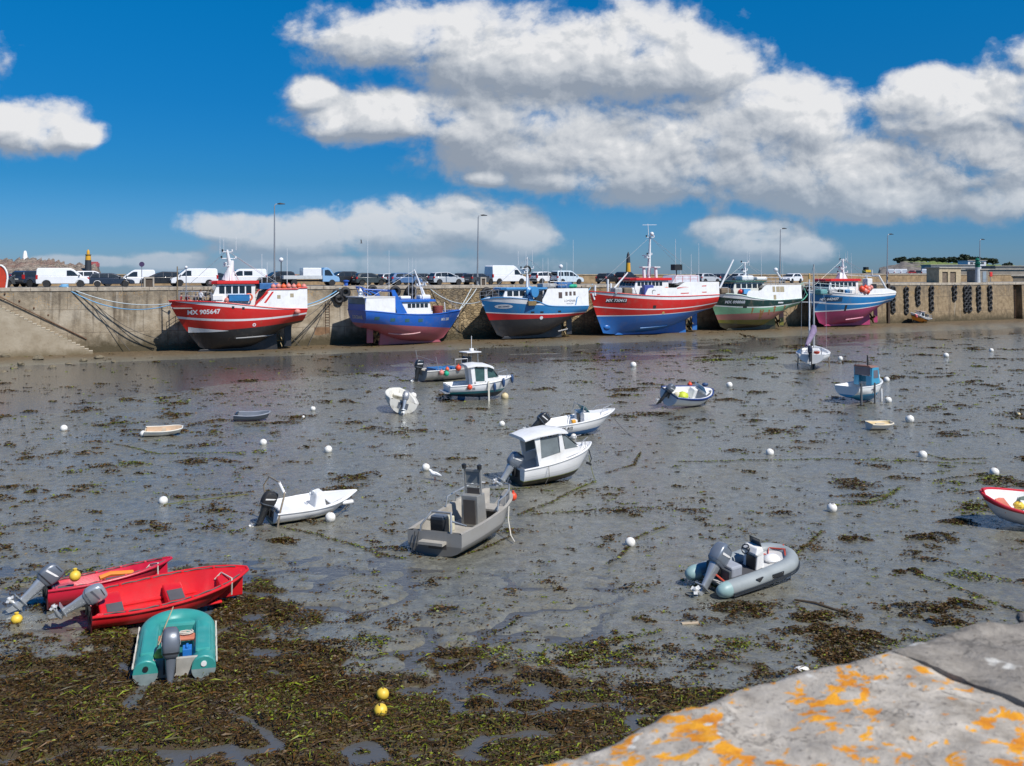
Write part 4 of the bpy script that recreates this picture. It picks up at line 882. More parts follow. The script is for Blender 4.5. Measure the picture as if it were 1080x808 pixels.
vehicle('leisure', PWB, 'pale blue white leisure van facing right beside the empty wall stretch', 598, 7, 1, 6, 'leisure_van', cat='van')
vehicle('hatch', PB, 'black hatchback alone on the deck left of the yellow based tower', 641, 8, 1, 30)
vehicle('suv', PB, 'black car directly in front of the yellow based sea tower', 661, 8.5, 1, 28)
vehicle('hatch', PS, 'pale silver hatchback just right of the red and blue boat', 746, 8, 1, 8)
vehicle('estate', PN, 'dark navy car beyond the long derrick of the green boat', 763, 9, 1, 20)
vehicle('hatch', PS, 'silver hatchback half hidden behind the green boat wheelhouse', 783, 10, 1, 10)
vehicle('hatch', PW, 'white hatchback parked alone right of the green boat', 835, 9.5, -1, 18)
tt = on_quay(326, 5.5); t = thing('flatbed_truck', 'flatbed truck with light blue cab and white tool box', 'truck', tt, QANG, 'vehicles parked on the quay')
b = MB(); b.tprism([(1.35, .45), (1.35, 1.05), (1.4, 1.85), (1.6, 2.1), (2.0, 2.1), (2.35, 1.85), (2.75, 1.2), (3.25, 1.02), (3.35, .75), (3.35, .45)], lambda x, z: .95 - .12 * max(0, z - 1.1)); b.build('cab', PLB, t, smooth=30, bevel=.05)
for sg in (-1, 1):
 b = MB(); vs = [(x, sg * (.956 - .12 * max(0, z - 1.1)), z) for x, z in [(1.6, 1.2), (1.62, 1.8), (2.0, 1.85), (2.2, 1.75), (2.55, 1.2)]]; b.plate(vs if sg > 0 else vs[::-1], .012); b.build('side_window', VGL, t, smooth=0)
b = MB(); b.plate([(2.735, -.8, 1.26), (2.735, .8, 1.26), (2.38, .74, 1.84), (2.38, -.74, 1.84)], .012); b.build('windscreen', VGL, t, smooth=0)
b = MB(); b.box((-.9, 0, .86), (4.4, 2.0, .16)); b.box((-.9, -.98, 1.02), (4.4, .05, .34)); b.box((-.9, .98, 1.02), (4.4, .05, .34)); b.box((-3.08, 0, 1.02), (.05, 1.9, .34)); b.build('load_bed', mat('bed_grey', (.5, .52, .53), .5), t, smooth=0)
b = MB(); b.box((.15, 0, 1.5), (2.1, 1.9, 1.1)); b.build('tool_box', PW, t, smooth=0, bevel=.03)
b = MB(); b.box((-.6, 0, .6), (6.2, .9, .2)); b.build('chassis', DARKM, t, smooth=0)
for wx in (-1.9, 2.45):
 for sg in (-1, 1):
  b = MB(); b.lathe([(.2, -.12), (.36, -.12), (.36, .12), (.2, .12)], 16, (wx, sg * .84, .36), Euler((R(90), 0, 0)).to_matrix()); wh = b.build('wheel', TYRE, t)
  b = MB(); b.lathe([(.02, -.08), (.22, -.07), (.23, .1), (.02, .08)], 12, (wx, sg * .855, .36), Euler((R(90), 0, 0)).to_matrix()); b.build('rim', HUB, wh)
for px_, pm, kd, lb in ((940, PW, 'smallvan', 'tiny distant white van right of the thin lamp post'), (947, PW, 'smallvan', 'tiny distant white van in the middle of the far row'), (953.5, PW, 'smallvan', 'tiny distant white van left of the red car'), (962, PRD, 'hatch', 'tiny distant red car in the far row'), (969, PGR, 'hatch', 'tiny distant grey car between the red car and last white van'), (975.5, PW, 'smallvan', 'tiny distant white van at the right end of the far row')):
 vehicle(kd, pm, lb, 0, 0, 1, 40, 'distant_van' if kd == 'smallvan' else 'distant_car', 1.05, 'van' if kd == 'smallvan' else 'car', loc=at(px_, 291.0, 252), group='distant vehicles on the mole')
p = at(914, 288.6, 185); t = thing('yellow_digger', 'small yellow and black machine on the sea wall above blue boat', 'machine', p, QANG)
b = MB(); b.box((0, 0, .5), (1.5, 1.0, .5)); b.build('body', mat('machine_yellow', (.6, .4, .03), .5), t, smooth=0, bevel=.06)
b = MB(); b.box((-.2, 0, 1.05), (.8, .8, .6)); b.build('cab', DARKM, t, smooth=0, bevel=.05)
b = MB(); b.box((0, 0, .12), (1.4, 1.1, .24)); b.build('track', RUB, t, smooth=0, bevel=.08)
# ---------------------------------------------------------------- moored fishing boats
WHT = mat('boat_white', (.76, .76, .75), .38, 0, .06, 1.2, dirt=((.55, .50, .42), .35), streak=.10)
OFFW = mat('mast_white', (.70, .71, .72), .4, 0, .06)
BGL = glass('wheelhouse_glass', (.018, .022, .028))
DECKG = mat('deck_grey', (.22, .22, .21), .8, 0, .2)
BLK = mat('boat_black', (.02, .021, .024), .5)
class Frame:
 """a boat lying between two columns: bow (px, ground row) and stern column, heading along angle rz"""
 def __init__(s, bow_px, bow_Y, stern_px, rz, zb):
  s.h = Vector((math.cos(rz), math.sin(rz), 0)); s.p = Vector((-s.h.y, s.h.x, 0)); s.rz = rz
  bx = (bow_px - 540) / F * bow_Y; k = (stern_px - 540) / F
  L = (bx - k * bow_Y) / (s.h.x - k * s.h.y)
  s.L = L; s.o = Vector((bx, bow_Y, zb)) - s.h * (L / 2)
 def x(s, px, y=0.):
  k = (px - 540) / F; a = s.o + s.p * y
  return (k * a.y - a.x) / (s.h.x - k * s.h.y)
 def xz(s, px, py, y=0.):
  x = s.x(px, y); Y = (s.o + s.p * y + s.h * x).y
  return x, HC - (py - HY) / F * Y - s.o.z
def hull_paint(name, base, bands, dirt=.3, streak=.25, extra=None):
 """bands: (c0, c1, c2, colour): the colour above z = c0 + c1 x + c2 x^2"""
 m, nt, bs, oc = newmat(name); sx = nd(nt, 'ShaderNodeSeparateXYZ', {0: oc}); x, z = sx.outputs[0], sx.outputs[2]
 c = nd(nt, 'ShaderNodeRGB').outputs[0]; c.default_value = (*base, 1)
 for c0, c1, c2, col in bands:
  e = mth(nt, 'SUBTRACT', z, mth(nt, 'MULTIPLY_ADD', mth(nt, 'MULTIPLY_ADD', x, c2, c1), x, c0))
  c = mixc(nt, mth(nt, 'MULTIPLY', e, 60, clamp=True), c, col)
 n1 = noise(nt, oc, 1.1, 7, .65); n2 = noise(nt, scaled(nt, oc, (2.2, 2.2, .22)), 2.2, 6, .62); n3 = noise(nt, scaled(nt, oc, (.3, 1, 1.5)), 1.6, 6, .6)
 c = mixc(nt, mth(nt, 'MULTIPLY', ramp(nt, n3, [(.4, 0.), (.7, 1.)]), .22), c, mixc(nt, 1.0, c, (.62, .62, .64), 'MULTIPLY'))
 c = mixc(nt, ramp(nt, n1, [(.52, 0.), (.72, dirt)]), c, (.20, .17, .13))
 c = mixc(nt, ramp(nt, n2, [(.60, 0.), (.74, streak)]), c, (.20, .10, .04))
 if extra: c = extra(nt, c, x, z, n1, n2)
 nt.links.new(c, bs.inputs['Base Color'])
 nt.links.new(mth(nt, 'MULTIPLY_ADD', n1, .3, .28), bs.inputs['Roughness'])
 bp = nd(nt, 'ShaderNodeBump', {'Strength': .15, 'Distance': .03, 'Height': n3}); nt.links.new(bp.outputs[0], bs.inputs['Normal'])
 return m
def hull_grid(L, beam, sheer, keel, half, rake, srake=.3, nt_=48, nu=16, fine0=.45, bulge=2.6, flare=.9):
 sf, kf, bf = spl(sheer), spl(keel), spl(half); g = []
 for i in range(nt_ + 1):
  t = i / nt_; zs, zk, bb = sf(t), kf(t), max(.004, bf(t)) * beam / 2
  fine = float(sstep(fine0, 1.0, t)); row = []
  for j in range(nu + 1):
   u = j / nu
   r_ = (1 - (1 - u) ** bulge) ** .62; v_ = u ** flare
   f = r_ * (1 - fine) + v_ * fine
   x = -L/2 + t * L - rake * float(sstep(.55, 1.0, t)) ** 1.3 * (1 - u) ** 1.25 + srake * (1 - float(sstep(0, .25, t))) * (1 - u)
   row.append(Vector((x, bb * f, zk + (zs - zk) * u)))
  g.append(row)
 return g
class Hull:
 def __init__(s, grid): s.g = grid; s.nt = len(grid) - 1; s.bvh = None
 def build(s, m, parent, rail=None, railm=None, deck=None, th=.08, deckm=None, inm=None):
  g = s.g; b = MB()
  rings = [[Vector((p.x, -p.y, p.z)) for p in reversed(r)] + list(r)[1:] for r in g]
  b.loft(rings, close=False, caps=False); b.f.append(tuple(range(len(rings[0])))); b.m.append(0)
  o = b.build('hull', m, parent, smooth=50)
  s.bvh = BVHTree.FromPolygons([Vector(v) for v in b.v], b.f)
  if deck is not None:
   dk, inn = MB(), MB(); L_, R_, top = [], [], []
   for i, r in enumerate(g):
    zt = r[-1].z; zd = zt - deck; k = max(0, min(len(r) - 2, next((j for j in range(len(r)) if r[j].z >= zd), len(r) - 1)))
    y = max(.003, r[k].y - th); L_.append((r[k].x, y, zd)); R_.append((r[k].x, -y, zd)); top.append((r[-1].x, max(.003, r[-1].y - th), zt))
   dk.loft([[l, r_] for l, r_ in zip(L_, R_)], close=False, caps=False); dk.build('deck', deckm or DECKG, parent, smooth=0)
   inn.loft([[l, t_] for l, t_ in zip(L_, top)], close=False, caps=False); inn.loft([[(a[0], -a[1], a[2]), (c[0], -c[1], c[2])] for a, c in zip(L_, top)], close=False, caps=False)
   inn.loft([[(L_[0][0] + .02, L_[0][1], L_[0][2]), (top[0][0] + .02, top[0][1], top[0][2])], [(L_[0][0] + .02, -L_[0][1], L_[0][2]), (top[0][0] + .02, -top[0][1], top[0][2])]], close=False, caps=False)
   inn.build('bulwark_lining', inm or WHT, parent, smooth=50)
  if rail:
   b = MB(); pts = [r[-1] for r in g]; inner = [Vector((p.x, -p.y, p.z)) for p in pts]
   b.tube(pts, rail, 8); b.tube(inner, rail, 8); b.tube([pts[0], inner[0]], rail, 8); b.build('rail', railm or WHT, parent)
  return o
 def y(s, x, z, side=1):
  for d in (0, .004, -.004, .011, -.011, .023, -.023):
   h = s.bvh.ray_cast(Vector((x + d, side * 30, z + d * .37)), Vector((0, -side, 0)))
   if h[0] is not None: return abs(h[0].y)
  return None
 def sheer(s, x):
  pts = [(r[-1].x, r[-1].y, r[-1].z) for r in s.g]
  xs = [p[0] for p in pts]; return float(np.interp(x, xs, [p[1] for p in pts])), float(np.interp(x, xs, [p[2] for p in pts]))
 def letter(s, body, size, x, z, m, parent, side=1, tilt=0., bold=.008, shear=0., name='registration_number', off=.012):
  vs, fs = text_mesh(body, size, bold, shear); out_ = []
  for v in vs:
   lx, lz = v.x * math.cos(tilt) - v.y * math.sin(tilt), v.x * math.sin(tilt) + v.y * math.cos(tilt)
   xx = x - lx * side; zz = z + lz; yy_ = s.y(xx, zz, side)
   if yy_ is None: yy_ = s.y(x, z, side) or 1.
   out_.append((xx, side * (yy_ + off), zz))
  b = MB(); b.add(out_, fs); return b.build(name, m, parent, smooth=0, fix=False)
 def patch(s, x0, x1, z0, z1, m, parent, name, side=1, off=.006, n=6, round_=False):
  rows = []; n = 14
  for k in range(n + 1):
   f = k / n; px_ = x0 + (x1 - x0) * f; hz = (z1 - z0) / 2 * (math.sqrt(max(0., 1 - (2*f - 1) ** 2)) if round_ else 1); zm = (z0 + z1) / 2
   rows.append([(px_, side * ((s.y(px_, zm + hz * q, side) or s.y(px_, zm, side) or 1.) + off), zm + hz * q) for q in (-1, -.5, 0, .5, 1)])
  b = MB(); b.loft(rows, close=False, caps=False); return b.build(name, m, parent, smooth=0, fix=False)
def upper_sides(H, t0, t1, topf, m, parent, name='upper_bulwark', th=.07, stern=True, tumble=.06, roof=None, roofm=None, side_only=None):
 """raised sides growing out of the sheer from station t0 to t1; topf(t) = height of the top edge"""
 g = H.g; n = H.nt; I = [i for i in range(n + 1) if t0 <= i / n <= t1]
 o_, i_ = [], []
 for i in I:
  p = g[i][-1]; zt = topf(i / n); k = tumble * (zt - p.z)
  o_.append((Vector((p.x, p.y + .004, p.z - .02)), Vector((p.x, max(.02, p.y - k), zt)), Vector((p.x, max(.01, p.y - k - th), zt)), Vector((p.x, max(.01, p.y - th), p.z - .02))))
 b = MB()
 for sg in (1, -1):
  if side_only and sg != side_only: continue
  b.loft([[Vector((q.x, sg * q.y, q.z)) for q in r] for r in o_], True, True)
 if stern:
  r = o_[0]; r2 = o_[1]
  b.loft([[r[0], r[1], r[1] + Vector((th, 0, 0)), r[0] + Vector((th, 0, 0))], [Vector((q.x, -q.y, q.z)) for q in (r[0], r[1], r[1] + Vector((th, 0, 0)), r[0] + Vector((th, 0, 0)))]], True, True)
 o = b.build(name, m, parent, smooth=40)
 vs = list(b.v); H.bvh2 = BVHTree.FromPolygons([Vector(v) for v in vs], b.f)
 if roof is not None:
  rb = MB(); rb.loft([[Vector((q[2].x, q[2].y, q[2].z + roof)), Vector((q[2].x, -q[2].y, q[2].z + roof))] for q in o_ if q[1].z > max(q2[1].z for q2 in o_) - .5], close=False, caps=False)
  rb.build('shelter_deck', roofm or DECKG, parent, smooth=0)
 return o
def on_upper(H, x, z, side=1):
 h = H.bvh2.ray_cast(Vector((x, side * 30, z)), Vector((0, -side, 0)))
 return abs(h[0].y) if h[0] is not None else (H.y(x, z, side) or 1.)
def up_panel(H, poly, m, parent, name, side=1, off=.008, th=.012):
 vs = [(x, side * (on_upper(H, x, z, side) + off), z) for x, z in poly]; b = MB(); b.add(vs, [tuple(range(len(vs)))]); return b.build(name, m, parent, smooth=0, fix=False)
def up_text(H, body, size, x, z, m, parent, side=1, name='boat_name', bold=0.):
 vs, fs = text_mesh(body, size, bold); b = MB()
 b.add([(x - v.x * side, side * (on_upper(H, x - v.x * side, z + v.y, side) + .014), z + v.y) for v in vs], fs); return b.build(name, m, parent, smooth=0, fix=False)
def wheelhouse(parent, poly, w, m, nwin, zlo, zhi, roofm, over=.22, roof_th=.20, front=True, brow=None, taper=.05, side_x=None, rx=None):
 """poly: side profile (x, z) counter-clockwise from rear foot; windows in a row between zlo and zhi"""
 zb = min(z for x, z in poly); zt = max(z for x, z in poly)
 wf = lambda x, z: w - taper * (z - zb)
 b = MB(); b.tprism(poly, wf); b.build('wheelhouse', m, parent, smooth=30, bevel=.04)
 x0, x1 = side_x; n = nwin
 for sg in (-1, 1):
  for k in range(n):
   a_ = x0 + (x1 - x0) * (k + .1) / n; c_ = x0 + (x1 - x0) * (k + .9) / n
   b = MB(); vs = [(a_, sg * (wf(a_, zlo) + .008), zlo), (c_, sg * (wf(c_, zlo) + .008), zlo), (c_, sg * (wf(c_, zhi) + .008), zhi), (a_, sg * (wf(a_, zhi) + .008), zhi)]
   b.plate(vs if sg < 0 else vs[::-1], .014); b.build('window', BGL, parent, smooth=0)
 if front:
  top = [p for p in poly if abs(p[1] - zt) < .02]; fx = max(poly, key=lambda p: p[0]); ft = max(top, key=lambda p: p[0])
  fb = min((p for p in poly if p[0] > sum(q[0] for q in poly)/len(poly)), key=lambda p: p[1])
  cand = [p for p in poly if p[0] >= ft[0] - .01 and p is not ft and p[1] < ft[1]]; base_ = max(cand, key=lambda p: p[1]) if cand else fb
  def at_z(z): k = (z - base_[1]) / (ft[1] - base_[1]); return base_[0] + (ft[0] - base_[0]) * k
  nf_ = 5
  for k in range(nf_):
   y0 = -w * .9 + 1.8 * w * (k + .08) / nf_; y1 = -w * .9 + 1.8 * w * (k + .92) / nf_
   b = MB(); b.plate([(at_z(zlo) + .02, y0, zlo), (at_z(zlo) + .02, y1, zlo), (at_z(zhi) + .02, y1, zhi), (at_z(zhi) + .02, y0, zhi)], .014); b.build('window', BGL, parent, smooth=0)
 xs = [p[0] for p in poly if p[1] > zt - .05]; r0, r1 = (min(xs) - over, max(xs) + over * 1.6) if rx is None else rx
 b = MB(); b.loft([[(r0, -w - over * .3, zt + .01), (r0, w + over * .3, zt + .01), (r0, w + over * .2, zt + roof_th), (r0, -w - over * .2, zt + roof_th)],
                      [(r1 - .5, -w - over * .4, zt + .01), (r1 - .5, w + over * .4, zt + .01), (r1 - .5, w + over * .3, zt + roof_th), (r1 - .5, -w - over * .3, zt + roof_th)],
                      [(r1, -w * .72, zt - .02), (r1, w * .72, zt - .02), (r1 - .05, w * .70, zt + roof_th * .8), (r1 - .05, -w * .70, zt + roof_th * .8)]]); b.build('wheelhouse_roof', roofm, parent, smooth=30, bevel=.03)
def whip(parent, x, y, z0, z1, r=.022, m=None, lean=0.):
 b = MB(); b.tube([(x, y, z0), (x + lean, y, z1)], [r, r * .55], 6); return b.build('whip_antenna', m or OFFW, parent)
CUR = [0, None]
def mast(parent, x, z0, z1, y=0., lean=-.35, bars=((.72, .9), (.9, .7)), r=.13, domes=True):
 b = MB(); b.tube([(x, y, z0), (x + lean, y, z1)], [r * 1.5, r * .6], 10); o = b.build('mast', OFFW, parent)
 for f_, ln in bars:
  zz = z0 + (z1 - z0) * f_; xx = x + lean * f_
  q = MB(); q.tube([(xx - ln, y - .2, zz), (xx + ln, y + .2, zz)], .045, 6); q.build('crossarm', OFFW, o)
  for sg in (-1, 1):
   q = MB(); q.lathe([(.02, 0), (.09, .02), (.09, .2), (.02, .24)], 10, (xx + sg * ln * .9, y + sg * .18, zz + .03)); q.build('mast_lamp', DARKM if sg > 0 else OFFW, o)
 q = MB(); zz = z0 + (z1 - z0) * .48; q.box((x + .35 + lean * .48, y, zz), (.7, .5, .08)); q.box((x + .5 + lean * .48, y, zz + .16), (.28, .28, .2)); q.box((x + .5 + lean * .48, y, zz + .31), (.16, 1.5, .12)); q.build('radar', OFFW, o, smooth=0, bevel=.02)
 L, H = CUR; zb_, za_ = H.sheer(L/2 - .4)[1], H.sheer(-L/2 + .5)[1]
 for e in ([(L/2 - .4, 0, zb_ + .2)], [(-L/2 + .6, 1.4, za_ + 1.2)], [(-L/2 + .6, -1.4, za_ + 1.2)], [(L * .1, 2.0, zb_ - .6)]):
  q = MB(); q.tube([(x + lean, y, z1 - .1), e[0]], .017, 4); q.build('rigging_wire', STEEL, o)
 for k in (-1, 1):
  q = MB(); q.tube([(x + lean * .62, y, z0 + (z1 - z0) * .62), (x + k * .55 - .15, y + k * .7, z0)], .045, 6); q.build('stay', OFFW, o)
 return o
def propeller_gear(parent, H, xs, zk, m, rud=1.0):
 b = MB(); b.box((xs, 0, (zk + .25)/2 + .12), (.75, .12, zk - .05)); b.build('rudder', m, parent, smooth=0, bevel=.03)
 b = MB()
 for k in range(4):
  a_ = k * math.pi / 2 + .4; b.box((xs + .75, .38 * math.cos(a_), .95 + .38 * math.sin(a_)), (.06, .3, .75), Euler((a_ + 1.57, .3, 0)).to_matrix())
 b.tube([(xs + .55, 0, .95), (xs + 1.6, 0, 1.0)], .1, 8); b.build('propeller', mat('bronze', (.16, .12, .06), .45, .6), parent, smooth=0)
def rails(parent, pts, h, m=None, mid=True, n='guard_rail', r=.03):
 b = MB(); b.tube([Vector(p) + Vector((0, 0, h)) for p in pts], r, 6)
 if mid: b.tube([Vector(p) + Vector((0, 0, h * .5)) for p in pts], r * .8, 6)
 for p in pts: b.tube([p, Vector(p) + Vector((0, 0, h))], r, 6)
 return b.build(n, m or STEEL, parent)
def fenders_balls(boat, pts, m, label, group, r=.28):
 for i, p in enumerate(pts):
  b = MB(); b.ball((0, 0, 0), r, 14); b.lathe([(.05, r * .9), (.06, r * 1.25), (.02, r * 1.3)], 8)
  o = b.build('float_buoy', m[i % len(m)] if isinstance(m, list) else m, None, loc=boat(p)); tag(o, label[i] if isinstance(label, list) else label, 'buoy', group)
FRZ = QANG + math.pi
def poly2(fr, pts, y=2.2):
 q = [fr.xz(px_, py_, y) for px_, py_ in pts]; c2, c1, c0 = np.polyfit([a[0] for a in q], [a[1] for a in q], 2 if len(q) > 2 else 1) if len(q) > 2 else (0., *np.polyfit([a[0] for a in q], [a[1] for a in q], 1))
 return float(c0), float(c1), float(c2)
def tz(fr, pts, y=2.0):
 r = []
 for px_, py_ in pts:
  x, z = fr.xz(px_, py_, y); r.append(((x + fr.L/2) / fr.L, z))
 return sorted(r)
HALF = [(0, .82), (.15, .93), (.4, 1.), (.62, .95), (.78, .76), (.9, .42), (.97, .14), (1, .012)]
def trawler(label, bow, stern_px, gy, sheer_px, zstern, bands_px, base, beam, rake, hullname, rz=FRZ, side=1, zb=.12, half=HALF, keel=None, off=0., rail=.06, railm=None, deck=.75, dirt=.3, streak=.45, skegm=None, extra=None, name='fishing_boat', flare=.9):
 k_ = (bow[0] - 540) / F                    # the boat lies with its centre line just off the wall
 Yb = (109.1 - (beam / 2 + .65) / .9029) / (1 - .476 * k_) + off; zb = HC - (gy - HY) * Yb / F
 fr = Frame(bow[0], Yb, stern_px, rz, zb); L = fr.L
 t = thing(name, label, 'fishing boat', fr.o, rz, 'fishing boats lying along the quay wall')
 sh = tz(fr, sheer_px, side * beam * .42); sh[0] = (0, sh[0][1]);
 zbow = fr.xz(bow[0], bow[1], 0)[1]; sh = [q for q in sh if q[0] < .9] + [(1, zbow)]
 kl = keel or [(0, zstern), (.12, zstern * .86), (.25, zstern * .52), (.4, .42), (.55, .22), (.8, .12), (.93, .18), (1., .5)]
 H = Hull(hull_grid(L, beam, sh, kl, half, rake, flare=flare))
 bands = [(*poly2(fr, p, side * beam * .42), c) for p, c in bands_px]
 CUR[:] = [L, H]
 hm = hull_paint('hull_' + hullname, base, bands, dirt, streak, extra)
 H.build(hm, t, rail, railm, deck)
 kf = spl(kl); xs0 = -L/2 + .20 * L; poly = [(xs0, -.02), (xs0 + .15, min(1.6, kf(.21)) + .1)] + [(-L/2 + q * L, kf(q) + .12) for q in (.25, .3, .36, .45, .6, .78)] + [(-L/2 + .80 * L, -.02)]
 b = MB(); b.prism(poly, -.14, .14); b.build('keel', hm, t, smooth=0, bevel=.03)
 propeller_gear(t, H, -L/2 + .12 * L, kf(.10), skegm or hm)
 return t, fr, H, (lambda p, M=Matrix.Translation(fr.o) @ Matrix.Rotation(rz, 4, 'Z'): M @ Vector(p))
RED = (.56, .018, .014)
REDM = mat('bright_red_paint', RED, .35, 0, .06); WLET = mat('white_lettering', (.8, .8, .8), .5); BLET = mat('grey_lettering', (.12, .13, .18), .5)
BEIGE = mat('beige_grille', (.34, .29, .19), .7, 0, .2, 6)
PINKF = mat('faded_pink_float', (.62, .22, .18), .5); ORG = mat('orange_float', (.72, .12, .04), .45); BLU = mat('tarp_blue', (.03, .13, .33), .6, 0, .2); BLUBOX = mat('box_blue', (.02, .16, .38), .5); GRNB = mat('bright_green_net', (.25, .55, .04), .7);
# ---- 1: red boat 905647 -------------------------------------------------------------------
t, fr, H, wp = trawler('big red fishing boat with black bottom, white stripe and number MX 905647', (178, 317.3), 319.5, 372.5,
 [(192, 317.6), (215, 318.2), (240, 319.7), (262, 322), (285, 324.4), (305, 325.6), (319, 326)], 2.75,
 [([(193, 351.5), (225, 349.5), (256, 346.3), (290, 343), (318, 338.6)], RED), ([(188, 337), (225, 339), (262, 338.2), (300, 335.0), (318, 332.2)], (.74, .74, .74)), ([(188, 334.6), (225, 336.8), (262, 336), (300, 333), (318, 330.6)], RED), ([(178, 318.3), (205, 320.4), (230, 322.6), (262, 325.8), (285, 327), (319, 325.9)], (.74, .74, .74))], (.022, .023, .026), 5.2, 2.9, 'red_black', railm=REDM, dirt=.13)
B1 = (t, fr, H, wp)
def X(px_, y=2.0): return fr.x(px_, y)
def XZ(px_, py_, y=2.0): return fr.xz(px_, py_, y)
tp, bt = [], []
for k in range(26):
 px_ = 189.5 + k * 2.0; a_ = XZ(px_, np.interp(px_, [187, 206, 228, 240], [343.8, 346.2, 347.6, 348.3]), 1.0); c_ = XZ(px_, np.interp(px_, [187, 197, 206, 222, 240], [351.6, 351.6, 351.2, 350.3, 348.5]), 1.0)
 y0, y1 = H.y(*a_), H.y(*c_)
 if y0 and y1: tp.append((a_[0], y0 + .012, a_[1])); bt.append((c_[0], y1 + .012, c_[1]))
b = MB(); b.loft([[p, q] for p, q in zip(tp, bt)], close=False, caps=False); b.build('white_wedge', WHT, t, smooth=0, fix=False)
x, z = XZ(214.8, 329.3, 1.6); H.letter('MX 905647', .62, x, z, WLET, t, tilt=R(2.5), bold=.02)
zt = XZ(300, 305.2, 2.3)[1]
tf = (X(268, 2.3) + fr.L/2) / fr.L; tg = (X(283, 2.3) + fr.L/2) / fr.L
sf = lambda q: H.sheer(-fr.L/2 + q * fr.L)[1]
topf = lambda q: sf(q) + (zt + (.12 if q < .08 else 0) - sf(q)) * min(1, max(0, (tf - q) / (tf - tg)))
upper_sides(H, 0, tf + .001, topf, WHT, t, 'shelter_side', roof=-.03)
b = MB(); I = [q for q in np.linspace(0, tf, 26)]
for sg in (1, -1): b.tube([(-fr.L/2 + q * fr.L, sg * (H.sheer(-fr.L/2 + q * fr.L)[0] - .05 * (topf(q) - sf(q))), topf(q) + .02) for q in I], .075, 8)
b.build('shelter_trim', REDM, t)
for dx in (0, .55):
 p = [XZ(281 + dx * 10, 308.2 - dx, 2.3), XZ(283.2 + dx * 10, 308.2 - dx, 2.3), XZ(273 + dx * 13, 319.4, 2.3), XZ(270.6 + dx * 13, 319.4, 2.3)]
 up_panel(H, p, REDM, t, 'red_stripe', off=.014)
for a_, c_ in (((292, 311.2), (295.6, 315)), ((306, 309.6), (309.8, 313.6))):
 p, q = XZ(a_[0], a_[1], 2.3), XZ(c_[0], c_[1], 2.3); up_panel(H, [(p[0], p[1]), (q[0], p[1]), (q[0], q[1]), (p[0], q[1])], BEIGE, t, 'vent_grille')
w0 = XZ(226.5, 309.2, 1.4); w1 = XZ(269, 309.2, 1.4); zr = XZ(245, 299.6, 1.4)[1]; zf = H.sheer(w0[0])[1] - .75
poly = [(w1[0], zf), (w0[0] - .3, zf), (w0[0] + .15, zr - 1.05), (w0[0] - .25, zr), (w1[0], zr)]
wheelhouse(t, poly, 1.55, WHT, 5, zr - .95, zr - .18, REDM, side_x=(w1[0] + .3, w0[0] - .35), over=.35, roof_th=.34)
xm = XZ(242, 297, 0)[0]; zm1 = XZ(243, 263.5, 0)[1]
mo = mast(t, xm - .35, zr + .3, zm1, bars=((.72, .8), (.93, .55)), lean=.6, r=.2)
b = MB(); b.tube([(xm + .25, 0, zr + .3), (xm - .1, 0, zr + 1.5), (xm - .25, 0, zr + 2.4)], [.55, .34, .2], 10); b.build('mast_foot', OFFW, t)
for px_, yt, yb in ((232, 249, 268), (236, 252, 268), (249, 249, 264)):
 a_ = XZ(px_, yb, 0); whip(t, a_[0], 0, a_[1], XZ(px_, yt, 0)[1])
for px_, yt, yb in ((302, 262, 300), (275.5, 268, 304), (281, 277, 304)):
 a_ = XZ(px_, yb, 0); whip(t, a_[0], .4, a_[1], XZ(px_, yt, 0)[1], .03)
a_ = XZ(296.5, 300, 0); b = MB(); zz = XZ(296, 275.5, 0)[1]; b.tube([(a_[0], 0, zt), (a_[0], 0, zz)], .05, 6); pb = b.build('dome_post', DARKM, t); b = MB(); b.ball((a_[0], 0, zz + .15), .24, 14); b.build('satellite_dome', OFFW, pb)
p = XZ(283, 302.3, 1); b = MB(); b.box((p[0], .3, zt + .32), (1.9, 2.4, .62)); b.build('blue_container', BLU, t, smooth=0, bevel=.04)
fd = MB(); bow_x = X(183, 0)
b = MB(); zd = H.sheer(X(200, 1))[1]; rp = []
for px_ in (190, 198, 206, 214, 222):
 x = X(px_, 1.2); yy, zz = H.sheer(x); rp.append((x, yy - .12, zz))
rails(t, rp, .95); rails(t, [(p[0], -p[1], p[2]) for p in rp], .95)
b = MB(); x = X(187, 0); b.tube([(x, 0, zd - .3), (x, 0, XZ(187, 281, 0)[1])], [.09, .05], 8); b.build('bow_post', mat('wood_post', (.20, .15, .09), .7), t)
x = X(196, 0); b = MB(); b.tube([(x, 0.3, zd), (x, .3, XZ(196, 283, 0)[1])], .05, 6); b.tube([(X(187, 0), 0, XZ(187, 284, 0)[1]), (x, .3, XZ(196, 283.6, 0)[1])], .03, 5); b.build('derrick', STEEL, t)
b = MB(); b.ball((x, .3, XZ(196, 282, 0)[1]), .15, 10); b.build('working_light', OFFW, t)
b = MB(); p = XZ(230, 314, 1.7); b.box((p[0], 1.2, p[1]), (1.0, .8, .55)); b.build('winch_box', WHT, t, smooth=0, bevel=.06)
for k, (px_, py_) in enumerate(((245.5, 324.3), (256.2, 325.2))):
 x, z = XZ(px_, py_, 2.3); H.patch(x - .12, x + .12, z - .13, z + .13, BLK, t, 'porthole', off=.012)
x, z = XZ(268, 342.6, 2.3); H.patch(x - .17, x + .17, z - .17, z + .17, WLET, t, 'plimsoll_disc', off=.012, round_=True); H.patch(x - .08, x + .08, z - .08, z + .08, REDM, t, 'plimsoll_centre', off=.018, round_=True)
x, z = XZ(313, 328.6, 2.2); b = MB(); b.ball((x, (H.y(x, z) or 2.2) + .22, z), (.32, .26, .26), 12); b.build('hull_fender', PINKF, t)
x, z = XZ(273, 357, 2.0); b = MB(); xx = [x + 2.2 - k * .44 for k in range(10)]; vs = []
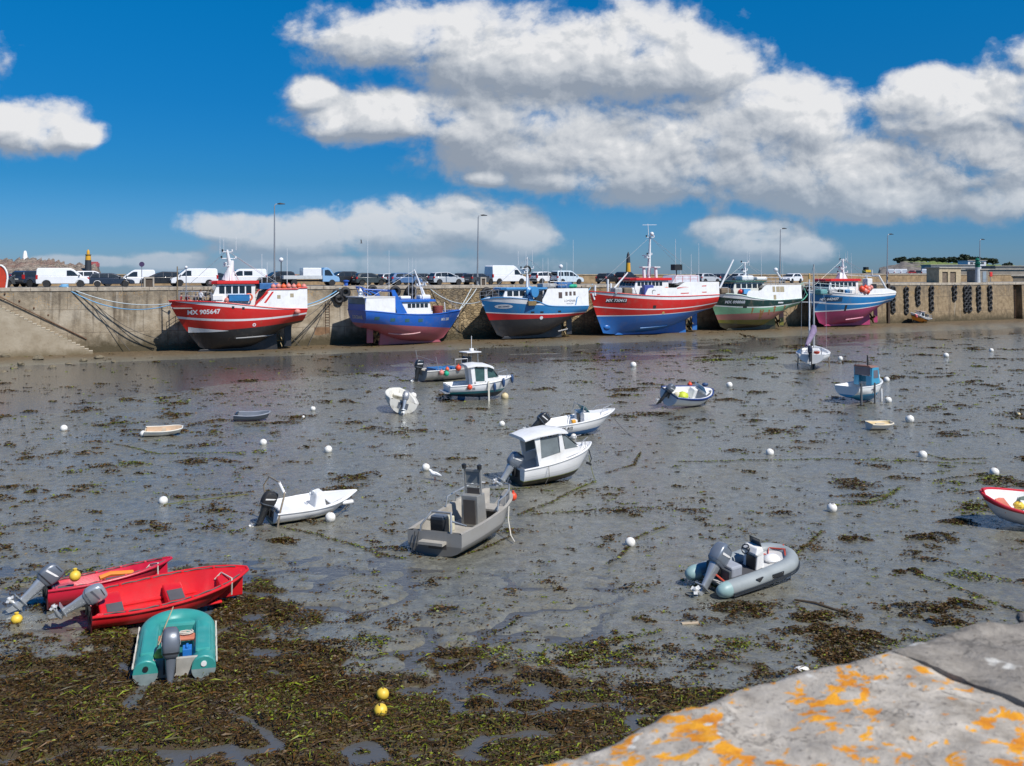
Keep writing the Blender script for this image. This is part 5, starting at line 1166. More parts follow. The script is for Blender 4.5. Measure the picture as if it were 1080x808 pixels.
b.tube([(q, (H.y(q, 1.5 + (x - q) * .05) or 2.) + .05, 1.5 + (x - q) * .05) for q in xx], .07, 6); b.build('bilge_keel', mat('worn_grey', (.25, .25, .25), .6), t)
fenders_balls(wp, [(X(288.5, 1.6) - k * .52, 1.5 - .1 * (k % 2), zt + .27 + .05 * (k % 2)) for k in range(7)], [PINKF, PINKF, ORG], 'faded pink float in the row along the red boat shelter roof', 'floats on the shelter roof of the red boat', .27)
p = XZ(240.3, 316.5, 1.6); fenders_balls(wp, [(p[0], 1.6, p[1] - .05)], PINKF, 'single pink float beside the blue fish box on the red boat', None, .36)
p = XZ(252, 314.5, 1.7); b = MB(); b.box((0, 0, 0), (2.0, 1.1, .62)); b.box((0, 0, .34), (2.06, 1.16, .07)); o = b.build('fish_box', BLUBOX, None, smooth=0, bevel=.03, loc=wp((p[0], 1.5, p[1])), rot=(0, 0, FRZ)); tag(o, 'large blue fish box on the deck of the red boat', 'box')
p = XZ(261, 312, 1.6); b = MB(); b.box((0, 0, 0), (.9, .25, 1.1)); b.box((.25, 0, -.75), (.4, .25, .4)); o = b.build('green_net_bag', GRNB, None, smooth=0, bevel=.08, loc=wp((p[0], 1.3, p[1] - .1)), rot=(0, 0, FRZ)); tag(o, 'bright green net bag propped by the red boat wheelhouse', 'net bag')
p = XZ(262.3, 313.6, 1.8); b = MB(); b.torus((0, 0, 0), .33, .085, 20, 8, Euler((R(90), 0, 0)).to_matrix()); o = b.build('lifebuoy', ORG, None, loc=wp((p[0], 1.85, p[1])), rot=(0, 0, FRZ)); tag(o, 'orange lifebuoy leaning on the green net bag', 'lifebuoy')
SKIN = (.45, .28, .20)
def person(loc, rz, shirt, trousers, label, lean=0.0, arm=0.4, hair=(.05, .03, .02), h=1.74, sit=False):
 J = [(0, 0, .96), (0, 0, 1.18), (0, lean * .1, 1.38), (0, lean * .16, 1.52), (0, lean * .2, 1.66),
         (.10, 0, .90), (.12, .05, .50), (.12, 0, .09), (.12, .14, .04), (-.10, 0, .90), (-.12, -.04, .50), (-.12, -.08, .09), (-.12, .06, .04),
         (.20, lean * .12, 1.40), (.27, .04, 1.13), (.25, .08 + arm * .35, .95 + arm * .2), (.24, .14 + arm * .4, .90 + arm * .24), (-.20, lean * .12, 1.40), (-.28, .02, 1.14), (-.26, .10 + arm * .25, .93 + arm * .1), (-.25, .16 + arm * .3, .87 + arm * .12)]
 E = [(0, 1), (1, 2), (2, 3), (3, 4), (0, 5), (5, 6), (6, 7), (7, 8), (0, 9), (9, 10), (10, 11), (11, 12), (2, 13), (13, 14), (14, 15), (15, 16), (2, 17), (17, 18), (18, 19), (19, 20)]
 rad = [.15, .14, .16, .06, .09, .10, .07, .045, .05, .10, .07, .045, .05, .07, .05, .036, .04, .07, .05, .036, .04]
 me = bpy.data.meshes.new('person'); me.from_pydata(J, E, []); o = bpy.data.objects.new('person', me); COL.objects.link(o)
 sk = o.modifiers.new('skin', 'SKIN');
 for i, q in enumerate(me.skin_vertices[0].data): q.radius = (rad[i], rad[i] * (.72 if i < 3 else 1)); q.use_root = (i == 0)
 sd = o.modifiers.new('smooth', 'SUBSURF'); sd.levels = sd.render_levels = 2
 m, nt, bs, oc = newmat('clothes_' + label[:12].replace(' ', '_')); sx = nd(nt, 'ShaderNodeSeparateXYZ', {0: oc})
 c = mixc(nt, mth(nt, 'GREATER_THAN', sx.outputs[2], .98), trousers, shirt); c = mixc(nt, mth(nt, 'GREATER_THAN', sx.outputs[2], 1.47), c, SKIN)
 c = mixc(nt, mth(nt, 'LESS_THAN', sx.outputs[2], .09), c, (.02, .02, .02)); fore = mth(nt, 'MULTIPLY', mth(nt, 'GREATER_THAN', mth(nt, 'ABSOLUTE', sx.outputs[0]), .195), mth(nt, 'LESS_THAN', sx.outputs[2], 1.12)); c = mixc(nt, fore, c, SKIN)
 nt.links.new(c, bs.inputs['Base Color']); bs.inputs['Roughness'].default_value = .8; me.materials.append(m)
 o.location = loc; o.rotation_euler = (0, 0, rz); o.scale = (h / 1.74,) * 3
 tag(o, label, 'person', 'crew on the red boat foredeck')
 b = MB(); b.ball((0, lean * .2 - .02, 1.70), (.10, .115, .09), 10); b.build('hair', mat('hair_%d' % int(hair[0]*100), hair, .8), o)
 return o
fz = H.sheer(X(205, 1))[1] - .62
b = MB(); b.box((X(204, 0), 0, fz - .06), (4.0, 2.6, .1)); b.build('foredeck_platform', DECKG, t, smooth=0)
person(wp((X(211.5, .5), .5, fz)), FRZ + 2.2, (.72, .72, .74), (.03, .035, .05), 'person in white T-shirt and dark trousers standing on the red boat foredeck', .1, .6, (.12, .06, .03))
person(wp((X(190.5, .3), .3, fz - .35)), FRZ + 1.2, (.35, .04, .04), (.03, .03, .04), 'person in dark red top leaning at the bow of the red boat', .5, .5)
person(wp((X(198, .6), .6, fz - .35)), FRZ - 1.0, (.28, .05, .05), (.04, .04, .06), 'person in red and black jacket in the middle of the bow crew', .4, .7)
person(wp((X(206, .2), .2, fz - .45)), FRZ + .4, (.03, .03, .035), (.02, .09, .25), 'person in black top and blue trousers beside the white shirted one', .6, .5)
# ---- 2: blue and pink trawler, bow to the right -------------------------------------------
BLUP = mat('trawler_blue_paint', (.015, .115, .46), .4, 0, .08, 1.5, dirt=((.1, .1, .1), .2))
BLU2 = (.012, .10, .42); PINK = (.34, .085, .11)
rz2 = R(36)
t, fr, H, wp = trawler('blue fishing boat with faded pink bottom and open stern facing left', (485.5, 327), 376, 359.5,
 [(380, 328), (392, 328.2), (423, 331), (445, 331.6), (461, 331), (474, 329.3)], 2.0,
 [([(392, 341.6), (433, 343.8), (472, 346)], BLU2)], PINK, 4.7, 2.3, 'blue_pink', rz=rz2, side=-1, off=1.0, railm=BLUP, dirt=.35, streak=.35, half=[(0, .90), (.15, .97), (.4, 1.), (.62, .95), (.78, .76), (.9, .42), (.97, .14), (1, .012)], flare=.8)
def X(px_, y=-2.0): return fr.x(px_, y)
def XZ(px_, py_, y=-2.0): return fr.xz(px_, py_, y)
L = fr.L; zt = XZ(400, 314.2)[1]
def sfz(q): return H.sheer(-L/2 + q * L)[1]
t1 = (XZ(415.5, 320)[0] + L/2) / L
b = MB(); gI = [q for q in np.linspace(.0, t1, 14)]
for sg in (-1, 1):
 rows = []
 for q in gI:
  yy, zz = H.sheer(-L/2 + q * L); rows.append([(-L/2 + q * L, sg * (yy + .004), zz - .01), (-L/2 + q * L, sg * (yy - .06), zt), (-L/2 + q * L, sg * (yy - .14), zt), (-L/2 + q * L, sg * (yy - .1), zz - .01)])
 b.loft(rows)
b.build('shelter_side', WHT, t, smooth=40)
b = MB(); b.loft([[(-L/2 + q * L - (.25 if q == 0 else 0), H.sheer(-L/2 + q * L)[0] - .02, zt + .01), (-L/2 + q * L - (.25 if q == 0 else 0), -H.sheer(-L/2 + q * L)[0] + .02, zt + .01), (-L/2 + q * L - (.25 if q == 0 else 0), -H.sheer(-L/2 + q * L)[0] + .02, zt + .13), (-L/2 + q * L - (.25 if q == 0 else 0), H.sheer(-L/2 + q * L)[0] - .02, zt + .13)] for q in gI]); b.build('shelter_roof', mat('weathered_white', (.62, .61, .58), .6, 0, .12, 1), t, smooth=30)
y0, z0 = H.sheer(-L/2)
for sg in (-1, 1):
 b = MB(); b.tube([(-L/2 + .06, sg * (y0 - .08), z0), (-L/2 + .06, sg * (y0 - .08), zt)], .06, 6); b.build('stern_post', BLUP, t)
b = MB(); b.box((-L/2 + .06, 0, z0 + .32), (.07, 2 * y0 - .2, .66)); b.build('stern_gate', BLUP, t, smooth=0)
vs, fs = text_mesh('L\'OCEANE', .5, .012); b = MB()
kz = spl([(0, 2.0), (1, 2.0)])
def transom_x(z): u = (z - 2.0) / (z0 - 2.0); return -L/2 + .3 * (1 - u) - .015
b.add([(transom_x(z0 - .75 + v.y), -v.x, z0 - .75 + v.y) for v in vs], fs); b.build('boat_name', mat('cream_lettering', (.6, .55, .42), .6), t, smooth=0, fix=False)
b = MB(); xg = XZ(419, 320)[0]; yy, zz = H.sheer(xg)
for sg in (-1, 1): b.loft([[(xg - .15, sg * (yy - .1), zz), (xg + 1.1, sg * (yy - .1), zz), (xg + 1.1, sg * (yy - .2), zz), (xg - .15, sg * (yy - .2), zz)], [(xg - .75, sg * (yy - .25), zt + .75), (xg - .3, sg * (yy - .25), zt + .75), (xg - .3, sg * (yy - .35), zt + .75), (xg - .75, sg * (yy - .35), zt + .75)]])
b.box((xg - .52, 0, zt + .72), (.4, 2 * yy - .5, .22)); b.build('gantry', BLUP, t, smooth=0)
b = MB(); xa = XZ(401, 315)[0]; za = XZ(395, 302.5, 0)[1]
for sg in (-1, 1): b.tube([(xa - 1.0, sg * .8, zt + .1), (xa - 1.6, sg * .5, za), (xa + .4, sg * .9, zt + .3)], .075, 6)
b.tube([(xa - 1.6, -.5, za), (xa - 1.6, .5, za)], .075, 6); b.tube([(xa - 1.3, -.7, zt + .9), (xa + 1.9, -1.2, zt + .75)], .07, 6); b.build('stern_gantry', BLUP, t)
b = MB(); b.lathe([(.3, 0), (.26, .5), (.1, .9), (.02, 1.0)], 12, (xa - 1.3, 0, zt + .1)); b.build('white_cover', WHT, t)
wa, wb = XZ(422.5, 331, -1.5)[0], XZ(454, 331, -1.5)[0]; zr = XZ(440, 318.6, -1.5)[1]; zf = sfz(.6) - .75
wheelhouse(t, [(wa, zf), (wb, zf), (wb + .1, zr - .9), (wb - .1, zr), (wa, zr)], 1.62, WHT, 5, zr - .62, zr - .16, BLUP, side_x=(wa + .8, wb - .3), rx=(wa - .25, wb + .95), roof_th=.28)
b = MB(); b.box(((wa + wb)/2 - .6, 0, zr + .48), (1.3, .9, .35)); b.build('life_raft', WHT, t, smooth=0, bevel=.12)
xm = XZ(449, 312, 0)[0]; mo = mast(t, xm, zr + .25, XZ(438, 290, 0)[1] + .6, lean=-1.5, bars=((.45, .6),), r=.12)
b = MB(); b.box((xm - .3, 0, zr + .5), (1.4, 1.0, .5)); b.build('mast_base', OFFW, t, smooth=0, bevel=.15)
for px_, yt, yb in ((387.8, 243, 314), (410.3, 264, 314)):
 a_ = XZ(px_, yb, -.5); whip(t, a_[0], -.5, a_[1], XZ(px_, yt, -.5)[1], .03)
for px_, yt, yb in ((431, 272, 316), (434.8, 272, 316), (438.6, 273, 316)):
 a_ = XZ(px_, yb, 0); whip(t, a_[0], 0, a_[1], XZ(px_, yt, 0)[1], .02)
xb_ = XZ(465, 328, -.9)[0]; b = MB(); b.lathe([(.55, -.5), (.62, .15), (.62, .5), (.5, .55)], 14, (xb_, -.2, sfz(.85) + .1)); b.build('rusty_tub', mat('rust_red', (.20, .045, .04), .7, 0, .3), t)
b = MB(); g = H.g; I = [i for i in range(H.nt + 1) if i / H.nt > .86]; b.loft([[(g[i][-1].x, g[i][-1].y * .98, g[i][-1].z + .04), (g[i][-1].x, -g[i][-1].y * .98, g[i][-1].z + .04)] for i in I], close=False, caps=False); b.build('bow_deck', BLUP, t, smooth=0)
for px_ in (470,):
 a_ = XZ(px_, 330, -.4); b = MB(); b.tube([(a_[0], -.3, a_[1]), (a_[0] - .1, -.3, a_[1] + 1.2)], .06, 6); b.build('bow_post', OFFW, t)
x, z = XZ(468, 336.6, -1.2); H.letter('MX 288', .42, x, z, mat('pale_lettering', (.5, .52, .55), .6), t, side=-1, bold=.015)
for px_, py_ in ((398, 336), (414, 337.5), (429, 338), (443, 338)):
 x, z = XZ(px_, py_, -2.2); H.patch(x - .28, x + .28, z - .18, z + .18, mat('green_stain', (.03, .10, .12), .7), t, 'scupper', side=-1, off=.01)
xx = [XZ(415 + 3 * k, 350, -2.2)[0] for k in range(11)]; b = MB(); zb_ = XZ(430, 352, -2.2)[1]
b.tube([(q, -((H.y(q, zb_ - .1 + .006 * (k - 5) ** 2, -1) or 1.8) + .05), zb_ - .1 + .006 * (k - 5) ** 2) for k, q in enumerate(xx)], .07, 6); b.build('bilge_keel', mat('pale_pink', (.55, .30, .30), .6), t)
# ---- 3: blue, red and black boat -----------------------------------------------------------
B3B = (.015, .155, .36); B3M = mat('boat_sky_blue', (.05, .22, .46), .4, 0, .06)
t, fr, H, wp = trawler('blue and white fishing boat with red band, black bottom and blue roofed wheelhouse', (507.5, 316), 612, 358,
 [(512, 313.8), (530, 314), (553, 315.2), (566, 318), (576, 322), (590, 323), (611, 323)], 2.55,
 [([(516.4, 339.3), (553, 336.9), (611, 333)], (.50, .015, .02)), ([(516, 330.6), (553, 331.8), (611, 330.2)], (.72, .72, .72)), ([(516, 329.6), (553, 330.9), (611, 329.4)], B3B), ([(510, 317.2), (534, 319), (554, 320.6), (576, 322.6), (611, 323.2)], (.72, .72, .72))], (.035, .037, .042), 5.0, 2.0, 'blue_red', railm=B3M, streak=.35, dirt=.15)
def X(px_, y=2.0): return fr.x(px_, y)
def XZ(px_, py_, y=2.0): return fr.xz(px_, py_, y)
L = fr.L; TT = lambda px_: (X(px_, 2.2) + L/2) / L
sf3 = lambda q: H.sheer(-L/2 + q * L)[1]; z1, z2 = XZ(600, 304.2, 2.2)[1], XZ(560, 315, 2.2)[1]; ta, tb = TT(569), TT(577)
upper_sides(H, 0, ta, lambda q: sf3(q) + (z1 - sf3(q)) * min(1, max(0, (ta - q) / (ta - tb))), WHT, t, 'shelter_side', roof=-.03)
for a_, c_ in (((588.7, 308.2), (592.6, 314.6)), ((596, 307.8), (598.6, 312)), ((600.4, 307.6), (603, 311.8)), ((604.8, 307.4), (607.4, 311.6))):
 p, q = XZ(*a_, 2.3), XZ(*c_, 2.3); up_panel(H, [(p[0], p[1]), (q[0], p[1]), (q[0], q[1]), (p[0], q[1])], mat('brown_window', (.10, .07, .06), .4), t, 'side_opening')
for (p0, p1, hh) in (((567, 315.4), (610.5, 313.2), .8),):
 a_, c_ = XZ(*p0, 2.3), XZ(*p1, 2.3); up_panel(H, [(a_[0], a_[1]), (c_[0], c_[1]), (c_[0], c_[1] + .11), (a_[0], a_[1] + .11)], B3M, t, 'blue_line', off=.014)
a_, c_ = XZ(609.6, 313.2, 2.3), XZ(607.5, 321.8, 2.3); up_panel(H, [(a_[0], a_[1]), (a_[0] + .14, a_[1]), (c_[0] + .14, c_[1]), (c_[0], c_[1])], B3M, t, 'blue_line', off=.014)
x, z = XZ(600.5, 317.3, 2.2); up_text(H, 'LOMENER', .36, x, z, BLET, t); x, z = XZ(600.5, 320.2, 2.2); up_text(H, 'ROSCOFF', .22, x, z, BLET, t)
x, z = XZ(533, 323.6, 1.7); H.patch(x - .95, x + .95, z - .24, z + .26, mat('plate_white', (.6, .6, .6), .5), t, 'name_plate', round_=True, off=.012); H.letter('MX 449402', .24, x, z, BLET, t, bold=.01, off=.022, tilt=R(3))
wa, wb = XZ(574, 311, 1.4)[0], XZ(530, 311, 1.4)[0]; zr = XZ(545, 305.6, 1.4)[1]; zf = sf3(.7) - .1
wheelhouse(t, [(wa, zf), (wb - .3, zf), (wb, zr - .8), (wb - .35, zr), (wa, zr)], 1.6, WHT, 6, zr - .72, zr - .14, B3M, side_x=(wa + .2, wb - .45), over=.3, roof_th=.25)
xd = XZ(561, 312.5, 2.2)[0]; yd, zd = H.sheer(xd)
b = MB(); rot = Euler((R(90), 0, R(20))).to_matrix(); b.lathe([(.12, -.5), (.62, -.46), (.66, -.3), (.40, -.1), (.40, .1), (.66, .3), (.62, .46), (.12, .5)], 18, (xd, yd - .1, zd + .95), rot); b.build('net_hauler', B3M, t)
b = MB(); b.box((xd + .25, yd - .2, zd + .2), (.55, .7, .8)); b.build('hauler_stand', B3M, t, smooth=0, bevel=.06)
b = MB(); b.box((xd + .15, yd + .10, zd - .35), (1.0, .3, .5)); b.build('hauler_plate', mat('worn_brass', (.25, .17, .07), .5, .3), t, smooth=0)
b = MB(); b.box((xd - .75, yd - .06, zd + .12), (.95, .25, 1.0)); b.build('side_door', BLK, t, smooth=0)
xm = XZ(556, 302, 0)[0]; mo = mast(t, xm, zr + .2, XZ(555, 271, 0)[1], lean=0, bars=((.62, 1.0),), r=.1)
b = MB(); b.torus((xm, 0, zr + .2 + (XZ(555, 271, 0)[1] - zr) * .55), .42, .12, 16, 8, Euler((R(90), 0, 0)).to_matrix()); b.build('loop_antenna', DARKM, mo)
for px_, yt, yb in ((546.5, 264.5, 276), (554.7, 264, 276), (561.5, 263.5, 276), (572.5, 272, 303), (578, 272, 303), (604.5, 253, 303), (597.8, 277, 303)):
 a_ = XZ(px_, yb, 0); whip(t, a_[0], 0, a_[1] - .4, XZ(px_, yt, 0)[1], .026)
a_ = XZ(591.5, 303, 0); zz = XZ(591.5, 282, 0)[1]; b = MB(); b.tube([(a_[0], 0, z1), (a_[0], 0, zz)], .05, 6); pb = b.build('dome_post', OFFW, t); b = MB(); b.ball((a_[0], 0, zz + .1), .26, 14); b.build('satellite_dome', OFFW, pb)
b = MB(); p = XZ(578, 302, .5); b.box((p[0], .5, p[1] + .1), (2.2, 1.5, .5));
b.build('deck_gear', mat('worn_grey_gear', (.3, .31, .32), .7, 0, .3), t, smooth=0, bevel=.1)
rails(t, [(XZ(px_, 303, 1.9)[0], 1.9, z1) for px_ in (580, 586, 592, 598)], .8)
p = XZ(593.5, 302.8, 1); b = MB(); b.box((0, 0, 0), (1.9, 1.3, .7)); o = b.build('tarp_bundle', BLU, None, smooth=0, bevel=.12, loc=wp((p[0], 1.0, z1 + .36)), rot=(0, 0, FRZ)); tag(o, 'dark blue tarpaulin bundle on top of the blue and red boat', 'bundle')
p = XZ(600.5, 303.4, 1); b = MB(); b.ball((0, 0, 0), (.55, .4, .28), 14); b.ball((-.45, .1, .02), (.3, .3, .24), 12); o = b.build('net_bundle', mat('net_green', (.01, .33, .19), .7, 0, .2), None, loc=wp((p[0], 1.4, z1 + .24)), rot=(0, 0, FRZ)); tag(o, 'bright green net bundle on the aft roof of the blue and red boat', 'net')
rp = [(X(px_, 1.2), H.sheer(X(px_, 1.2))[0] - .1, H.sheer(X(px_, 1.2))[1]) for px_ in (511, 516, 521, 526)]; rails(t, rp, .9, STEEL)
xx = [XZ(590 + k * 2.0, 347.5, 1.6)[0] for k in range(6)]; zq = XZ(592, 349.6, 1.6)[1]
b = MB(); b.tube([(q, (H.y(q, zq + .05 * k) or 1.2) + .06, zq + .05 * k) for k, q in enumerate(xx)], .09, 6); b.build('bilge_keel', mat('worn_grey', (.25, .25, .25), .6), t)
for px_, py_ in ((562, 329.6), (571, 329.4), (589.5, 328.6)):
 x, z = XZ(px_, py_, 2.3); H.patch(x - .2, x + .2, z - .1, z + .12, BLK, t, 'scupper', off=.014)
x, z = XZ(571, 335.3, 2.3); H.patch(x - .2, x + .2, z - .2, z + .2, WLET, t, 'plimsoll_disc', off=.014, round_=True)
# ---- 4: big red and blue boat -----------------------------------------------------------------
t, fr, H, wp = trawler('largest red fishing boat with bright blue bottom and long white derrick', (622, 307.4), 746.5, 354,
 [(624, 307), (637, 307.6), (652, 309), (677, 311.4), (700, 312.6), (720, 312.4), (745, 311)], 2.8,
 [([(635.7, 334.8), (679.4, 333.2), (721, 329.6), (745.4, 327)], (.72, .72, .72)), ([(635.7, 333.8), (679.4, 332.4), (721, 329.0), (745.4, 326.4)], RED), ([(631, 324.2), (665, 326.2), (693, 327.2), (745, 322)], (.74, .74, .74)), ([(631, 323), (665, 325), (693, 326.2), (745, 321)], RED), ([(623, 308.6), (640, 310.2), (658.6, 313), (679.4, 315.6), (707, 316.6), (745, 314.4)], (.75, .75, .75))],
 (.02, .135, .42), 5.8, 1.9, 'red_blue', railm=REDM, streak=.30, keel=[(0, 2.9), (.12, 2.35), (.25, 1.4), (.4, .6), (.55, .25), (.8, .1), (.93, .12), (1., .25)])
L = fr.L; TT = lambda px_: (X(px_, 2.5) + L/2) / L
sf4 = lambda q: H.sheer(-L/2 + q * L)[1]; z1 = XZ(733, 297.4, 2.5)[1]; zm_ = XZ(705, 303.5, 2.5)[1]; ta, tb, tc, td = TT(679), TT(683), TT(712), TT(721)
def top4(q):
 if q >= tb: return sf4(q) + (zm_ - sf4(q)) * max(0, min(1, (ta - q) / (ta - tb)))
 return zm_ + (z1 - zm_) * max(0, min(1, (tc - q) / (tc - td)))
upper_sides(H, 0, ta, top4, WHT, t, 'shelter_side', roof=-.03)
for pts_ in ([(713, 304.5), (720, 303.4), (745, 302)], [(692, 311.2), (720, 309.9), (745, 308.6)]):
 q = [XZ(px_, py_, 2.6) for px_, py_ in pts_]; up_panel(H, [(a_[0], a_[1]) for a_ in q] + [(a_[0], a_[1] + .13) for a_ in reversed(q)], mat('faded_red_line', (.55, .10, .08), .5), t, 'red_line', off=.016)
wa, wb = XZ(704, 304, 1.6)[0], XZ(668, 304, 1.6)[0]; zr = XZ(685, 295.8, 1.6)[1]; zf = sf4(.65) - .3
wheelhouse(t, [(wa, zf), (wb - .5, zf), (wb, zr - .95), (wb - .3, zr), (wa, zr)], 1.9, WHT, 7, zr - .66, zr - .14, REDM, side_x=(wa + .9, wb - .4), over=.4, roof_th=.32)
p = XZ(681.5, 306, 2.0); b = MB(); b.box((p[0], 2.35, p[1]), (1.35, .6, 1.25)); b.build('blue_locker', mat('locker_blue', (.06, .08, .30), .5), t, smooth=0, bevel=.04)
for k in range(3):
 p = XZ(687.5 + k * 2.7, 308.2, 2.3); b = MB(); b.torus((p[0], 2.75, p[1]), .27, .05, 16, 6, Euler((R(90), 0, 0)).to_matrix()); b.build('hoop', BLK, t)
p = XZ(701.6, 305.8, 2.4); b = MB(); b.torus((p[0], 2.72, p[1]), .30, .075, 18, 8, Euler((R(90), 0, 0)).to_matrix()); b.build('lifebuoy', ORG, t)
xm = XZ(684, 294, 0)[0]; ztop = XZ(685, 249, 0)[1]; mo = mast(t, xm, zr + .3, ztop, lean=-.25, bars=((.97, .75), (.55, .5)), r=.17)
b = MB(); b.ball((xm - .3, .3, ztop + .25), .26, 12); b.build('satellite_dome', OFFW, mo); b = MB(); b.tube([(xm, 0, ztop), (xm + .1, 0, XZ(685, 236, 0)[1]), ], [.05, .03], 6); b.tube([(xm - 1.2, 0, XZ(685, 237, 0)[1]), (xm + .9, 0, XZ(685, 237.5, 0)[1])], .03, 5); b.build('topmast', OFFW, mo)
for px_ in (679.5, 692):
 a_ = XZ(px_, 294, .8); b = MB(); b.tube([(a_[0], .8, zr + .3), (a_[0], .7, zr + 1.6)], .2, 8); b.box((a_[0], .7, zr + 1.65), (.9, .8, .14)); b.build('exhaust', OFFW, t, bevel=.02)
b = MB(); p = XZ(718, 292, 1); b.loft([[(p[0] - 2.6, -1.5, z1 - .2), (p[0] - 2.6, 1.5, z1 - .2), (p[0] + 1.7, 1.5, z1 - .2), (p[0] + 1.7, -1.5, z1 - .2)], [(p[0] - 2.6, -1.4, z1 + .85), (p[0] - 2.6, 1.4, z1 + .85), (p[0] + .9, 1.4, z1 + .85), (p[0] + .9, -1.4, z1 + .85)]]); b.build('upper_cabin', mat('pale_lilac_white', (.58, .60, .66), .45), t, smooth=0, bevel=.06)
b = MB(); b.plate([(p[0] + .2, 1.462, z1 + .15), (p[0] + 1.25, 1.462, z1 + .15), (p[0] + .85, 1.41, z1 + .72), (p[0] + .2, 1.41, z1 + .72)], .012); b.build('window', BGL, t, smooth=0)
b = MB(); q = XZ(713.5, 282, 0); b.box((q[0], 0, q[1]), (1.2, .9, .75)); b.tube([(q[0], 0, q[1]), (q[0], 0, z1 + .6)], .08, 6); b.build('searchlight_box', DARKM, t, smooth=0, bevel=.05)
rails(t, [(XZ(px_, 297, 2.3)[0], 2.3, z1) for px_ in (712, 720, 728, 736)], .75, REDM)
for px_, yt, yb in ((712.5, 252, 290), (718, 262, 292), (729, 268, 294), (737, 257, 296)):
 a_ = XZ(px_, yb, 0); whip(t, a_[0], 0, a_[1] - .3, XZ(px_, yt, 0)[1], .028)
a_, c_ = XZ(645, 305.5, .6), XZ(662, 287.6, .6); b = MB(); b.tube([(a_[0], .6, a_[1] - .2), (c_[0], .6, c_[1])], [.12, .08], 8); b.build('derrick', OFFW, t)
for px_, yt in ((641, 294.5), (644.2, 299), (627.5, 301)):
 a_ = XZ(px_, 310, .3); b = MB(); b.tube([(a_[0], .3, a_[1] - .2), (a_[0], .3, XZ(px_, yt, .3)[1])], .14, 8); b.build('bollard_post', OFFW, t)
for px_, w_, m_ in ((650, 1.1, mat('worn_grey_gear', (.3, .31, .32), .7)), (660, 1.2, mat('gear_brown', (.16, .12, .08), .8)), (669.5, 1.5, WHT), (673.5, 1.0, mat('gear_cream', (.62, .56, .44), .6))):
 a_ = XZ(px_, 307, 1.2); b = MB(); b.box((a_[0], 1.2, a_[1]), (w_, 1.2, .85)); b.build('deck_winch', m_, t, smooth=0, bevel=.18)
x, z = XZ(652, 317.2, 1.9); xs_ = [XZ(641.5, 315.2, 1.4), XZ(662.2, 317.2, 2.2)]
H.patch(xs_[1][0], xs_[0][0], z - .26, z + .26, BLK, t, 'number_board', off=.012) ; H.letter('MX 730413', .48, x, z, WLET, t, bold=.012, off=.024, tilt=R(0), shear=.15)
x, z = XZ(690, 323.8, 2.6); H.patch(x - .2, x + .2, z - .2, z + .2, BLK, t, 'scupper', off=.014)
x, z = XZ(699.5, 330, 2.6); H.patch(x - .17, x + .17, z - .17, z + .17, mat('plimsoll_gold', (.5, .36, .12), .5), t, 'plimsoll_disc', off=.014, round_=True)
a_ = XZ(627, 313, .5); b = MB(); b.box((a_[0] - .1, (H.y(*a_) or .5) + .02, a_[1]), (.28, .14, .8), Euler((0, R(20), 0)).to_matrix()); b.build('anchor', OFFW, t, smooth=0, bevel=.05)
b = MB(); a_ = XZ(637.5, 346, 0); b.ball((a_[0] - .4, 0, a_[1] + .1), (.6, .27, .36), 16); b.build('bulbous_bow', mat('bulb_blue', (.02, .135, .42), .4, 0, .1), t)
xx = [XZ(681 + 3 * k, 345, 2.4)[0] for k in range(10)]; zq = XZ(690, 346.3, 2.3)[1]; b = MB(); b.tube([(q, (H.y(q, zq + .03 * k) or 1.8) + .06, zq + .03 * k) for k, q in enumerate(xx)], .08, 6); b.build('bilge_keel', mat('keel_light_blue', (.10, .28, .55), .5), t)
# ---- 5: green boat --------------------------------------------------------------------------
DG = (.008, .035, .027); LG = (.17, .36, .21)
def mossy(nt, c, x, z, n1, n2):
 f = ramp(nt, mth(nt, 'ADD', z, mth(nt, 'MULTIPLY', mth(nt, 'SUBTRACT', n1, .5), 1.6)), [(.35, 0.), (.55, 1.)])
 return c
t, fr, H, wp = trawler('dark green and pale green fishing boat with white shelter and mossy bottom', (747.5, 309.6), 834, 349,
 [(749, 309.6), (758, 309.8), (772, 310), (782, 311.2), (793, 314), (814, 316.4), (833, 314.8)], 2.9,
 [([(760, 341), (790, 342.5), (833, 344)], (.14, .13, .02)), ([(762, 338.4), (790, 337.8), (833, 336)], (.32, .125, .105)), ([(759, 333.6), (782, 331), (813.7, 329.2), (833.7, 327.2)], LG), ([(755.8, 322.6), (792, 324.8), (833, 321.4)], (.68, .72, .70)), ([(755.8, 321.4), (792, 323.6), (833, 320.4)], DG), ([(748.4, 311.4), (766, 312.3), (792.6, 316.4), (813.7, 317.8), (833.7, 315.8)], (.74, .74, .73))], (.045, .04, .022), 5.2, 1.9, 'green', railm=mat('pale_green_rail', (.55, .66, .58), .5), dirt=.35, streak=.6)
L = fr.L; TT = lambda px_: (X(px_, 2.2) + L/2) / L
sf5 = lambda q: H.sheer(-L/2 + q * L)[1]; z1 = XZ(825, 300.6, 2.2)[1]; zm_ = XZ(795, 306.5, 2.2)[1]; ta, tb, tc, td = TT(786), TT(789), TT(801), TT(806)
def top5(q):
 if q >= tb: return sf5(q) + (zm_ - sf5(q)) * max(0, min(1, (ta - q) / (ta - tb)))
 return zm_ + (z1 - zm_) * max(0, min(1, (tc - q) / (tc - td)))
upper_sides(H, 0, ta, top5, WHT, t, 'shelter_side', roof=-.03, tumble=.07)
for a_, c_ in (((814.2, 302.2), (817, 308)), ((818.2, 302.2), (822, 308)), ((822.4, 302.2), (827, 308)), ((815, 311), (817.8, 316))):
 p, q = XZ(*a_, 2.4), XZ(*c_, 2.4); up_panel(H, [(p[0], p[1]), (q[0], p[1]), (q[0], q[1]), (p[0], q[1])], BEIGE, t, 'vent_grille')
